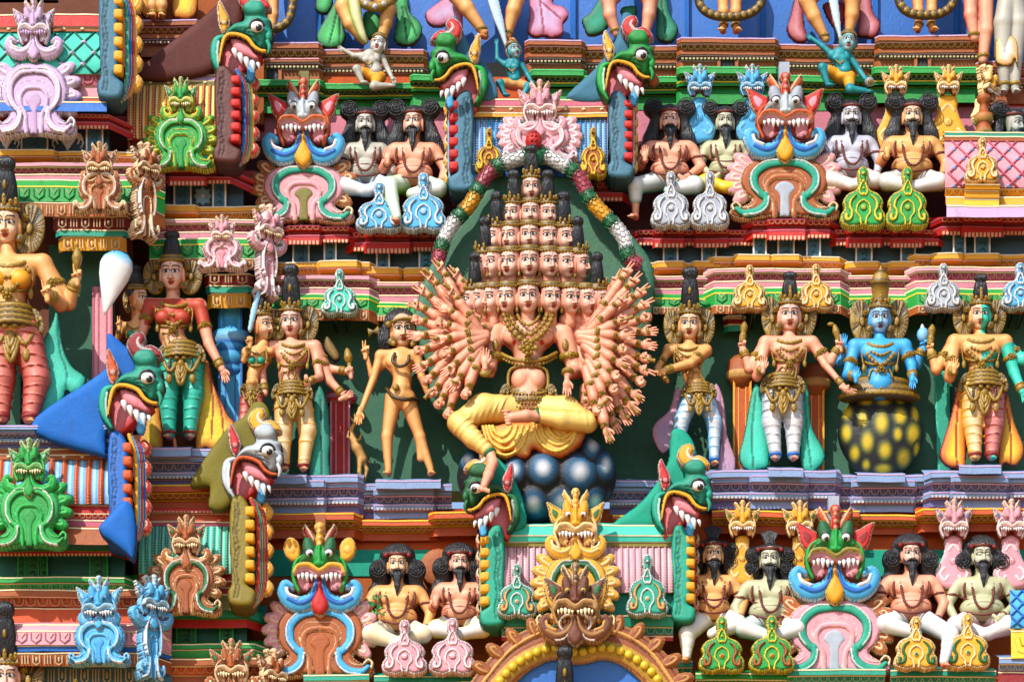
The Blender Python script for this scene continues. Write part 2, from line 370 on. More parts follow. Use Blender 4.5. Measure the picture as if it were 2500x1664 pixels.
# ---------------------------------------------------------------- templates: head, hands, feet (modelled once, placed many times)
PITCH=-15
def o_(x,y,z=0): return (x,y+K*z,z)      # a point seen at (x, y) standing z out of the wall
def _head():
    s=Sculpt(1.5)
    s.ell((0,-12,-6),(24.5,25,25)).ell((0,8,-2),(23,25,21),k=8).ell((0,25,9),(10,6.5,8),k=8)
    s.ell((-10,10,11),(9,9,9),k=8).ell((10,10,11),(9,9,9),k=8).ell((0,-14,15),(16,10,6),k=8)
    for q in (-1,1):
        s.ell((q*10,-5,23),(7.5,4.6,5.5),k=4,sub=True).ell((q*9.8,-4.6,15.8),(6.4,3.9,4.6),k=.6)
        s.ell((q*3.9,9.2,22.5),(3.4,2.8,3.8),k=1.5)
        s.ell((q*25,5,-3),(3.6,17,7),k=2,id=2)
    s.cap((0,-9,20),(0,8,26),2.3,3.6,k=2.2)
    s.ell((0,16.2,19.6),(6.,1.7,2.8),k=1,id=1).ell((0,19.2,18.8),(4.6,1.8,2.8),k=1,id=1)
    s.cap((0,20,-8),(0,52,-8),14.5,15.5,k=5,id=3)
    for yy in (31,36,41): s.ell((0,yy,-8),(15.8,1.3,15.8),k=1.2,id=3)
    return s.mesh()
HEADM=_head()
def head(skin, rim, lips='b0302c', white=None, bindi=True, half=None, stern=0., closed=False):
    V,F,ids,g=HEADM; X,Y,Z=V.T
    pal={0:(white if white is not None else mx(skin,'white',.3),rim),1:(hx(lips,.8),hx(lips,.6)),2:(skin,rim),3:(skin,rim)}
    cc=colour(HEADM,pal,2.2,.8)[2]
    if half is not None:
        w=X>0; c2=colour(HEADM,{0:half,1:half,2:half,3:half},2.2,.8)[2]; cc[w]=c2[w]
    fr=g[:,2]>.05
    for q in (-1,1):
        dx=(X-q*9.8)*q; dy=Y+4.6
        if stern: dy=dy-stern*dx*.25*1
        e=(dx/7.6)**2+(dy/3.7)**2
        if not closed:
            cc[fr&(e<1)]=c('white'); 
            cc[fr&(((X-q*9.8+.4)/3.3)**2+(dy/3.7)**2<1)&(e<1.1)]=c('black')
        cc[fr&(e>=.8)&(e<1.75)&(dy<1.2)&(np.abs(dx)<9)]=c('black')*.8
        yb=-13.2-2.6*(1-((dx-1)/8.5)**2)+stern*(-dx)*.22
        cc[fr&(np.abs(dx-.5)<8.6)&(np.abs(Y-yb)<1.5)&(Y<0)]=c('black')
    if bindi: cc[fr&((X/1.3)**2+((Y+19)/2.6)**2<1)]=c('wine')
    cc[fr&(np.abs(X)<3.2)&(np.abs(Y-11.8)<.7)&(Z>20)]=mx(rim,'wine',.4)
    cc[fr&(np.abs(Y-17.9)<.55)&(np.abs(X)<7)&(Z>17)]=c('wine')*.6
    return (V,F,cc)
def _hand(kind):
    s=Sculpt(1.3)
    s.cap((0,14,0),(0,2,0),5.2,5.6,id=0).ell((0,0,0),(8.2,9,4.2),k=3)
    if kind=='open':
        for i,(x,l,a) in enumerate(((-6,13,-6),(-2.1,16,-2),(2,15.5,2),(5.9,12,7))):
            t=math.radians(a); s.cap((x,-6,0),(x+l*math.sin(t),-6-l*math.cos(t),1.5),2.05,1.6,k=.7)
        s.cap((-6,4,1),(-10,-2,3),2.6,2.2,k=1.5).cap((-10,-2,3),(-10.5,-8,4),2.1,1.6,k=1)
    elif kind=='two':
        for x,l,a in ((-5,17,-6),(-1,18,2)):
            t=math.radians(a); s.cap((x,-6,0),(x+l*math.sin(t),-6-l*math.cos(t),1.5),2.2,1.7,k=.7)
        for x in (3,6.6): s.chain([(x,-6,0),(x,-10,5),(x-.5,-4,8)],[2.3,2.2,1.9],k=.7)
        s.chain([(-6,4,1),(-8,-1,6),(0,-2,9)],[2.7,2.3,1.9],k=1)
    else:
        for i,x in enumerate((-5.4,-1.9,1.9,5.4)):
            d_=(0,1.6,1.2,-1.2)[i]; s.chain([(x,-5,-1),(x*1.06,-9.5-d_,3),(x*.95,-6-d_,7.4),(x*.9,-.8,6)],[2.2,2.3,2.1,1.7],k=.8)
        s.chain([(-7,5,1),(-9,0,5),(-4,-1,9.5)],[2.8,2.5,2.1],k=1)
    return s.mesh()
HM={k:_hand(k) for k in ('open','two','fist')}
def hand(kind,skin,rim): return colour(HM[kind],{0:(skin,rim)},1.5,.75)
def _foot():
    s=Sculpt(1.5); s.cap((0,-10,-2),(0,0,0),6,6).cap((0,0,-2),(0,4,16),6,5.4,k=5)
    for i,x in enumerate((-5,-2,1,3.6,6)): s.ell((x,5.4,21-i*.9),(1.9 if i else 2.6,2.2,4),k=.7)
    return s.mesh()
FM=_foot()
# ---------------------------------------------------------------- ornaments worn by the figures
def jata(h=86,r=17,gold=True,knot=True,seed=0):
    """tall bound hair, black, built over the head template (units of the head)"""
    y0=-26
    prof=[(r*.9,y0,'hair'),(r*1.08,y0-h*.2,'hair'),(r*.98,y0-h*.5,'hair'),(r*.8,y0-h*.7,'hair'),(r*.68,y0-h*.74,'hair')]
    if knot: prof+=[(r*.86,y0-h*.79,'hair'),(r*.95,y0-h*.86,'hair'),(r*.8,y0-h*.95,'hair'),(r*.3,y0-h,'hair')]
    else: prof+=[(r*.5,y0-h*.9,'hair'),(r*.2,y0-h,'hair')]
    return [lathe(0,0,-8,prof,n=36,ribs=16,ra=.16)]
def headband(tall=0,leaf=True,w=1.):
    g=[lathe(0,0,-6,[(25.5*w,-24,'goldd'),(27*w,-25.5,'gold'),(27.5*w,-29,'gold'),(26*w,-32,'goldd'),(25*w,-36,'gold'),(22*w,-40,'goldd')],n=26,ribs=26,ra=.05,sz=.98)]
    for a in np.linspace(-70,70,9):
        t=math.radians(a); g.append(ball(27.5*w*math.sin(t),-28.5,-6+26.5*math.cos(t),2.4,2.4,2.,'gold',n=7,m=5))
    if leaf:
        for a,hh in ((-58,13),(-30,9),(0,20),(30,9),(58,13)):
            t=math.radians(a); x,z=24*math.sin(t),-6+24*math.cos(t)
            g.append(ball(x,-38-hh*.3,z,4.4,hh*.62,2.4,'gold',n=8,m=6)); g.append(ball(x,-36-hh*.7,z+1.5,2.3,2.3,2,'gold',n=7,m=4))
    return g
def kirita(h=78):
    p=[(24,-36,'goldd'),(22,-42,'gold'),(19,-46,'goldd'),(18,-50,'gold'),(20,-66,'gold'),(22,-80,'goldd'),(24.5,-84,'gold'),(23,-88,'goldd'),(20,-92,'gold'),(17,-101,'gold'),(10,-109,'goldd'),(4,-113,'gold'),(3,-118,'gold'),(.5,-122,'gold')]
    return [lathe(0,0,-6,p,n=32,ribs=14,ra=.1,sz=.95)]
def fan(cx,cy,z,rx,ry,rot=0,ribs=30,n=60):
    """ribbed shell-shaped disc"""
    a=np.arange(n+1)/n*2*PI; R=np.array([0,.16,.22,.3,.6,.92,1.,.98]); Z=np.array([9,10,6,5,3,6,3,-6.])
    col=[c('gold'),c('gold'),c('goldd')*.5,c('gold'),c('gold'),c('gold'),c('gold')*1.1,c('goldd')]
    V=[];C_=[]
    for k,(r,zz) in enumerate(zip(R,Z)):
        rib=(np.sin(a*ribs)>0) if 3<=k<=5 else np.zeros(len(a),bool)
        V.append(np.stack([rx*r*np.cos(a),ry*r*np.sin(a),zz-rib*2.6],1)); cc=np.tile(col[k],(len(a),1)); cc[rib]=c('goldd')*.45; C_.append(cc)
    V=np.vstack(V); m=n+1; i=np.arange(len(R)-1)[:,None]*m; j=np.arange(n)[None]
    F=np.stack([i+j,i+m+j,i+m+j+1,i+j+1],-1).reshape(-1,4)
    return xf((V,[F],np.vstack(C_)),rot=rot,pos=(cx,cy,z))
def necklace(p0,p1,sag,z0,z1,r=2.2,bead=3.4,n=1,col='gold'):
    out=[]
    for i in range(n):
        s=sag*(.45+.55*(i+1)/n); m=((p0[0]+p1[0])/2,max(p0[1],p1[1])+s)
        pts=[o_(p0[0],p0[1],z0),o_(p0[0]*.7+m[0]*.3,p0[1]*.45+m[1]*.55,z0*.4+z1*.6),o_(m[0],m[1],z1),o_(p1[0]*.7+m[0]*.3,p1[1]*.45+m[1]*.55,z0*.4+z1*.6),o_(p1[0],p1[1],z0)]
        out.append(tube(pts,r,col,n=6)); out+=beads(pts,bead,col,gap=1.9)
    return out
def band(p,q,t,r,z=None,w=5,col='gold'):
    """ring round a limb from p to q at fraction t"""
    p=np.array(p,float); q=np.array(q,float); d=(q-p)/np.linalg.norm(q-p); m=p+(q-p)*t
    return tube([m-d*w,m-d*w*.3,m+d*w*.3,m+d*w],[r*1.02,r*1.14,r*1.14,r*1.02],col,n=12,smooth=False)
def flower(x,y,z,r,col='gold'):
    g=[ball(x,y,z+1,r*.5,r*.5,r*.5,col,n=8,m=5)]
    for i in range(7): a=i/7*2*PI; g.append(ball(x+r*.75*math.cos(a),y+r*.75*math.sin(a),z-1,r*.38,r*.38,r*.35,col,n=6,m=4))
    return g
def tail(T,pts,colc,cole,x,y,z=8,lines=(),thick=10,name='scarf'):
    r=Relief(2.6,thick); p=[(a-x,b-y) for a,b in pts]
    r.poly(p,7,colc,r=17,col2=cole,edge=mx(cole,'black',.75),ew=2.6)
    for l in lines: r.line([(a-x,b-y) for a,b in l],1.6,-2.2,mx(cole,'black',.35),only=True)
    part(T,name,r.geo(),off=(0,0,z))
# ---------------------------------------------------------------- standing figures
def standing(label,ax,ay,z,J,skin=('skin','skine'),legs=('white','ltblue'),female=False,rings=8,arms=(),crown='jata',hs=1.,yaw=0,tilt=0,
             tails=(),lips='b0302c',bodice=None,half=None,blk=None,neck2=2,halo=True,feet=True,belt=True,group='painted deities standing in the niches',
             noleg=False,hips=None,name='standing_statue',hh=86,hr=17,fans=None,headkw={},naked=False,bw=1.,legs2=None,depth=30,footcol=None,shirt=False):
    T=thing(name,label,'statue',ax,ay,z,group)
    R=lambda p,zz=0: np.array(o_(p[0]-ax,p[1]-ay,(p[2] if len(p)>2 else zz)))
    D0=depth; hd=J['head']; nk=J.get('neck',(hd[0],hd[1]+46*hs)); sl,sr=J['sl'],J['sr']; wa=J['waist']; hp=J['hip']
    s=Sculpt(2.4); mid=((sl[0]+sr[0])/2,(sl[1]+sr[1])/2); sw=abs(sr[0]-sl[0])/2
    ch=((mid[0]*2+wa[0])/3,(mid[1]*1.7+wa[1])/2.7); a=sw/46.
    s.ell(R(ch,D0-6),(sw*.8,(wa[1]-mid[1])*.46,22*a),k=9,id=0)
    s.cap(R(sl,D0-4),R(sr,D0-4),14*a,14*a,k=9); s.cap(R(nk,D0-6),R(mid,D0-6),13*hs,17*hs,k=8)
    s.cap(R(ch,D0-6),R(wa,D0-6),sw*.56,sw*.46,k=9); s.cap(R(wa,D0-6),R(hp,D0-6),sw*.46*bw,sw*.6*bw,k=9)
    by=(wa[0]*.6+hp[0]*.4,wa[1]*.6+hp[1]*.4)
    s.ell(R((by[0],by[1]+2),D0+9),(sw*.36*bw,15*a,13*a),k=4,id=0).ell(R((by[0]-sw*.26,by[1]+4),D0+4),(sw*.26,14*a,12*a),k=3).ell(R((by[0]+sw*.26,by[1]+4),D0+4),(sw*.26,14*a,12*a),k=3)
    s.ell(R((by[0],by[1]+2),D0+23),(2,2.4,3),k=2,sub=True)
    br=1 if bodice else 0
    for q in (-1,1):
        c0=(ch[0]+q*sw*.36,ch[1]+(2 if female else -6)*a)
        if female: s.ell(R(c0,D0+13*a),(15.5*a,14*a,13*a),k=2.5,id=br)
        else: s.ell(R(c0,D0+7*a),(18*a,15*a,10*a),k=3.5)
    geos=[]; ornament=[]
    for A in arms:
        e=A['e']; w=A['w']; sh=A.get('s',sl if e[0]<mid[0] else sr); ze=A.get('ze',D0-4); zw=A.get('zw',D0+10); ra=A.get('r',13.*a)
        P0,P1,P2=R(sh,A.get('zs',D0-4)),R(e,ze),R(w,zw); idx=2 if (half is not None and sh[0]>mid[0]) else 0
        if A.get('sleeve'): s.cap(P0,P0*.45+P1*.55,ra*1.04,ra*.96,k=5,id=1); s.cap(P0*.45+P1*.55,P1,ra*.9,ra*.74,k=3)
        else: s.cap(P0,P1,ra,ra*.76,k=6,id=idx)
        s.cap(P1,P2,ra*.78,ra*.52,k=3,id=idx)
        if A.get('h'):
            skh=half if idx==2 else skin; hk=A.get('hs',hs)*1.0
            d=P2-P1; d=d/(np.linalg.norm(d)+1e-6); pos=P2+d*8*hk
            ang=A.get('a',math.degrees(math.atan2(d[0],-d[1])))
            geos.append(xf(hand(A['h'],*skh),s=hk,rot=ang,yaw=A.get('hy',0),pos=pos,mirror=A.get('m',False)))
            if A.get('hold'): ornament.append((A['hold'],pos,ang))
        A['_p']=(P0,P1,P2,ra)
    if not noleg:
        for kn,an in (('kl','al'),('kr','ar')):
            q=-1 if kn=='kl' else 1; h0=R((hp[0]+q*sw*.36,hp[1]+6),D0-8)
            f=1.2 if naked else .8
            s.chain([h0,R(J[kn],D0-8),R(J[an],D0-10)],[sw*.42*f,sw*.25*f,sw*.165*f],k=6)
            if naked: s.cap(R((J[kn][0],J[kn][1]+12),D0-10),R((J[kn][0],J[kn][1]+52),D0-12),sw*.24,sw*.18,k=6)
            if feet: geos.append(xf(colour(FM,{0:(footcol or skin) if q<0 or half is None else half},1.5,.8),s=hs*1.05,pos=R(J[an],D0-8)+np.array([0,8*hs,0]),yaw=-10*q))
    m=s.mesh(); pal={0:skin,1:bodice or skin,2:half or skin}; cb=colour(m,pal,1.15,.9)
    if half is not None:
        X=m[0][:,0]; w=(X>hd[0]-ax)&(m[2]!=1); c2=colour(m,{0:half,1:half,2:half},1.5,.85)[2]
        w&=(m[0][:,1]<(nk[1]-ay+12)) | (m[0][:,1]>(ch[1]-ay+18)); cb[2][w]=c2[w]
    if shirt:
        w=(m[0][:,1]<R((0,ch[1]+17*a),D0)[1])&(m[0][:,1]>R((0,mid[1]-14),D0)[1])&(m[2]==0)&(np.abs(m[0][:,0]-(mid[0]-ax))<sw*1.2); cb[2][w]=colour(m,{0:bodice,1:bodice,2:bodice},1.5,.85)[2][w]
    if not female:
        for q in (-1,1):
            pp=R((ch[0]+q*sw*.38,ch[1]-2),D0+8); w=(np.hypot(cb[0][:,0]-pp[0],cb[0][:,1]-pp[1])<3.2)&(m[3][:,2]>.3); cb[2][w]=c('dred') if skin[0]!='bskin' else c('bskine')*.4
    H=R(hd,D0+2); hp_=dict(s=hs,yaw=yaw,pitch=PITCH,rot=tilt,pos=H)
    geos.append(xf(head(skin[0],skin[1],lips=lips,half=half,**headkw),**hp_)); geos.append(cb)
    if blk: pass
    part(T,'body',geos,mat=SKIN)
    if not noleg and not naked:
        t=Sculpt(2.4)
        t.cap(R((hp[0]-sw*.18,hp[1]),D0-6),R((hp[0]+sw*.18,hp[1]),D0-6),sw*.5*bw,None,k=5,id=0)
        for kn,an,q,idd in (('kl','al',-1,0),('kr','ar',1,1)):
            h0=R((hp[0]+q*sw*.34,hp[1]+8),D0-6); k1=R(J[kn],D0-6); a1=R(J[an],D0-8)
            t.chain([h0,k1,a1],[sw*.54,sw*.4,sw*.25],k=7,id=idd)
            for i in range(rings):
                u=(i+.7)/rings*2; P=h0+(k1-h0)*u if u<1 else k1+(a1-k1)*(u-1); r0=(sw*.54+(sw*.4-sw*.54)*u) if u<1 else (sw*.4+(sw*.25-sw*.4)*(u-1))
                t.ell(P,(r0*1.13,2.6,r0*1.13),k=1.6,id=idd+2,rot=-6*q if i%2 else 3*q)
        mm=t.mesh(); part(T,'trousers',colour(mm,{0:legs,1:legs2 or legs,2:(mx(legs[0],legs[1],.55),legs[1]),3:(mx((legs2 or legs)[0],(legs2 or legs)[1],.55),(legs2 or legs)[1])},.55,1.),mat=GLOSS)
        for an in('al','ar'): part(T,'hem',[tube([R(J[an],D0-8)+np.array([0,-2,0]),R(J[an],D0-8)+np.array([0,4,0])],sw*.28,'blue' if isinstance(legs[0],str) and legs[0] in('white','yellow') else 'dred',n=12,smooth=False)])
    hair=[];gold=[]
    if crown in ('jata','small','bun','jatagold'):
        hair+=[xf(g,**hp_) for g in jata(hh,hr)]; hair.append(xf(ball(0,-16,-10,25.5,22,24,'hair',n=18,m=10),**hp_))
        gold+=[xf(g,**hp_) for g in headband(leaf=crown!='bun')]
        if crown!='bun': gold.append(xf(ball(0,-hh*.55-18,8,4,9,4,'gold'),**hp_))
    if crown=='kirita': gold+=[xf(g,**hp_) for g in headband()+kirita()]
    if hair: part(T,'hair',hair,mat=HAIR)
    for q in (-1,1): # ear rings
        part(T,'earring',xf(lathe(0,0,0,[(2,-4,'goldd'),(7.5,-3,'gold'),(7.5,3,'gold'),(2,4,'goldd')],n=14,sz=1),s=hs,pitch=90,pos=H+np.array([q*25*hs*math.cos(math.radians(yaw)),25*hs,3*hs])),mat=GOLD)
    part(T,'crown',gold,mat=GOLD)
    if halo:
        fs=fans or ((-1,34,60),(1,34,60))
        for q,fx,fr in fs: part(T,'ear_fan',[fan(H[0]+q*(26+fx*.4)*hs,H[1]+2*hs,D0-14,fx*.72*hs,fr*.62*hs,rot=8*q)]+[x for x in flower(H[0]+q*(22+fx*.3)*hs,H[1]-18*hs,D0-4,7*hs)],mat=GOLD)
    nl=[]
    nl+=necklace(R((sl[0]+sw*.35,sl[1]-6),0)[:2]-[0,0],R((sr[0]-sw*.35,sr[1]-6),0)[:2],20*a,D0+2,D0+22*a,r=2,bead=3.2*a) if neck2 else []
    if neck2>1: nl+=necklace(R((sl[0]+sw*.3,sl[1]-6),0)[:2],R((sr[0]-sw*.3,sr[1]-6),0)[:2],38*a,D0+2,D0+25*a,r=2.2,bead=4.4*a)+flower(*(R((ch[0],mid[1]+40*a),D0+26*a)),7*a)
    if neck2: # chest strap under the breast
        y=ch[1]+(15 if female else 14)*a; nl+=[tube([R((ch[0]-sw*.68,y-4),D0-8),R((ch[0]-sw*.4,y+2),D0+16*a),R((ch[0],y+4),D0+19*a),R((ch[0]+sw*.4,y+2),D0+16*a),R((ch[0]+sw*.68,y-4),D0-8)],3.,'gold',n=7)]
        nl+=beads([R((ch[0]-sw*.6,y+2),D0),R((ch[0],y+9),D0+18*a),R((ch[0]+sw*.6,y+2),D0)],2.6*a,'gold',gap=2.2)
        for q in (-1,1): nl+=[tube([R((mid[0]+q*sw*.62,mid[1]-8),D0+8),R((mid[0]+q*sw*.74,mid[1]+16),D0+12),R((mid[0]+q*sw*.66,mid[1]+38*a),D0+10)],2.,'gold',n=6),ball(*R((mid[0]+q*sw*.66,mid[1]+40*a),D0+12),4*a,8*a,3*a,'gold',n=8,m=6)]
    if neck2>1:
        nl+=necklace(R((sl[0]+sw*.42,sl[1]-10),0)[:2],R((sr[0]-sw*.42,sr[1]-10),0)[:2],8*a,D0+4,D0+20*a,r=3.4*a,bead=4.4*a)
        for q in (-1,1): nl+=[tube([R((ch[0]+q*3,ch[1]+18*a),D0+22*a),R((ch[0]+q*sw*.2,ch[1]+30*a),D0+22),R((wa[0]+q*sw*.34,wa[1]-4),D0+20),R((hp[0]+q*sw*.5,hp[1]-14*a),D0+20)],1.9*a,'gold',n=6),tube([R((ch[0]+q*2,ch[1]+20*a),D0+22*a),R((ch[0]+q*8*a,ch[1]+34*a),D0+24),R((ch[0]+q*4*a,ch[1]+46*a),D0+24)],1.9*a,'gold',n=6)]
    if nl: part(T,'necklace',nl,mat=GOLD)
    if belt:
        g=[]; bx,byy=hp[0],hp[1]-10*a; B=R((bx,byy+8),D0-6); w=sw*.86*bw
        prof=[(w*.72,-20*a,'goldd')]
        for i in range(4): prof+=[(w*(.78+.06*i),(-17+i*8)*a,'gold'),(w*(.8+.06*i),(-13+i*8)*a,'gold'),(w*(.74+.06*i),(-11+i*8)*a,'goldd')]
        g.append(lathe(B[0],B[1],B[2],prof,n=40,ribs=20,ra=.06,sz=.98))
        g+=beads([R((bx-w*.85,byy+6),D0+6),R((bx-w*.4,byy+12),D0+22*a),R((bx,byy+13),D0+26*a),R((bx+w*.4,byy+12),D0+22*a),R((bx+w*.85,byy+6),D0+6)],5*a,'gold',gap=2.1)
        # looped sashes and tassels
        for i,(x0,x1,sg) in enumerate(((-.86,-.12,26),(.12,.86,26),(-.36,.36,50),(-.27,.27,40),(-.16,.16,30))):
            g.append(tube([R((bx+w*x0,byy+12),D0+18),R((bx+w*(x0*.75+x1*.25),byy+12+sg*.7*a),D0+30),R((bx+w*(x0+x1)/2,byy+12+sg*a),D0+32),R((bx+w*(x0*.25+x1*.75),byy+12+sg*.7*a),D0+30),R((bx+w*x1,byy+12),D0+14)],3.6*a,'gold',n=7))
        g.append(ball(*R((bx,byy+20*a),D0+28),7*a,10*a,5*a,'gold',n=12,m=8))
        for q in (-.5,.5): g+=[tube([R((bx+w*q,byy+10),D0+28),R((bx+w*q*1.08,byy+40*a),D0+28)],2.4*a,'goldd',n=7,smooth=False),ball(*R((bx+w*q*1.08,byy+48*a),D0+28),6*a,10*a,4*a,'gold',n=9,m=6)]
        for q in (-1,1): part(T,'sash_knot',[fan(*R((bx+q*w*.9,byy+4),D0+12),8*a,18*a,rot=-20*q,ribs=12,n=26)],mat=GOLD)
        part(T,'belt',g,mat=GOLD)
    ar=[]
    for A in arms:
        P0,P1,P2,ra=A['_p']
        if A.get('plain'): continue
        part(T,'armlet',[band(P0,P1,.55,ra*.96,w=4*a)]+flower(*(P0+(P1-P0)*.55+[0,-2,ra]),6*a),mat=GOLD); part(T,'bracelet',[band(P1,P2,.8,ra*.64,w=5*a),band(P1,P2,.66,ra*.7,w=2*a),band(P1,P2,.73,ra*.6,w=6*a)],mat=GOLD)
    for kind,pos,ang in ornament:
        x,y,zz=pos
        t=math.radians(ang); u=np.array([math.sin(t),-math.cos(t),0])
        if kind=='flame': g=[tube([pos,pos+u*16,pos+u*30,pos+u*46,pos+u*60,pos+u*72],[3,4,10,13,9,2],'gold',n=10)]+flower(*(pos+u*74),5)
        elif kind=='torch': g=[tube([pos-u*4,pos+u*22],[3,5],'gold',n=8,smooth=False),tube([pos+u*22,pos+u*34,pos+u*48,pos+u*58],[6,11,8,2],'gold',n=10)]
        elif kind=='mace': g=[tube([pos+u*6,pos+u*26,pos+u*30,pos+u*46,pos+u*58],[6,8,6,9,2],'gold',n=12,rings=7,ringh=.12)]
        elif kind=='deer': g=[tube([pos-u*4,pos+u*16,pos+u*34,pos+u*50],[3,6,9,4],'gold',n=8),ball(*(pos+u*52+[-8,0,0]),9,5,5,'gold')]
        elif kind=='bud': g=flower(x,y,zz+10,7)
        elif kind=='conch': g=[ball(*(pos+u*24),15,19,12,'ltblue',col2='sky'),tube([pos+u*36,pos+u*50],[8,2],'white')]
        else: g=[ball(*(pos+u*14),7,7,7,'gold')]
        part(T,'held_emblem',g,mat=GOLD if kind!='conch' else PAINT)
    for tl in tails: tail(T,tl[0],tl[1],tl[2],ax,ay,z=tl[4] if len(tl)>4 else 4,lines=tl[3] if len(tl)>3 else ())
    return T
# ---------------------------------------------------------------- seated sages
def _beard():
    s=Sculpt(1.7); s.ell((0,27,12),(17,9,10),id=0)
    s.cap((0,34,15),(0,62,21),12,7,k=6).cap((0,62,21),(0,84,22),7,2.5,k=4)
    for q in (-1,1): s.cap((q*20,12,6),(q*14,28,12),3.2,5,k=4)
    for i in range(-2,3): s.cap((i*4.6,34,22-abs(i)*1.5),(i*1.4,74,27-abs(i)),2.,1.2,k=1.5)
    return s.mesh()
BEARD=_beard()
def moust(kind=0):
    s=Sculpt(1.4)
    for q in (-1,1):
        if kind==0: s.chain([(0,13.4,25),(q*7,13.2,25),(q*12,16,22),(q*15,24,17)],[2,2.6,2,1.2],k=1.2)
        else: s.chain([(0,13.6,25),(q*7,14.2,25),(q*13,13,22),(q*17,9.5,18)],[2,2.6,1.8,1.],k=1.2)
    return s.mesh()
MOU=[moust(0),moust(1)]
def _hair(kind):
    s=Sculpt(2.4); s.ell((0,26,-32),(56,66,13),k=8); s.ell((0,-20,-12),(27,22,26)).cap((-24,-26,0),(24,-26,0),7,7,k=5)
    if kind=='buns':
        for q in (-1,1):
            s.ell((q*38,-36,-12),(24,23,20),k=3)
            for r in (8,14,20): pass
            s.chain([(q*30,-10,-18),(q*42,34,-24),(q*58,84,-26)],[15,19,17],k=8)
        s.ell((0,-36,-14),(20,12,18),k=6)
    elif kind=='round':
        s.ell((0,-24,-14),(40,32,24),k=8)
        for q in (-1,1):
            s.ell((q*42,10,-12),(21,27,18),k=5); s.chain([(q*36,30,-18),(q*46,60,-24),(q*62,96,-28)],[16,19,12],k=8)
    else:
        for q in (-1,1):
            s.ell((q*36,-12,-12),(22,22,18),k=5).ell((q*40,18,-14),(20,22,16),k=5); s.chain([(q*36,30,-18),(q*46,60,-24),(q*56,90,-28)],[14,17,12],k=8)
        for i in range(-3,4): s.cap((i*2.5,-40,-4),(i*5.6,-70+abs(i)*2,-8),3.4,3.6,k=1.5)
    return s.mesh()
HAIRM={k:_hair(k) for k in ('buns','round','tuft')}
def spirals(kind):
    g=[]
    ctr={'buns':[(-38,-36,8,22),(38,-36,8,22)],'round':[(-42,12,6,20),(42,12,6,20)],'tuft':[(-38,-10,6,18),(38,-10,6,18),(-40,18,2,16),(40,18,2,16)]}[kind]
    for (x,y,z,r) in ctr:
        for k in range(1,4):
            rr=r*k/3.4; a=np.linspace(0,2*PI,15); zz=z+ (1-(rr/r)**2)*4
            g.append(tube(np.stack([x+rr*np.cos(a),y+rr*np.sin(a),zz+0*a],1),1.5,'hair',n=5,smooth=False))
    return g
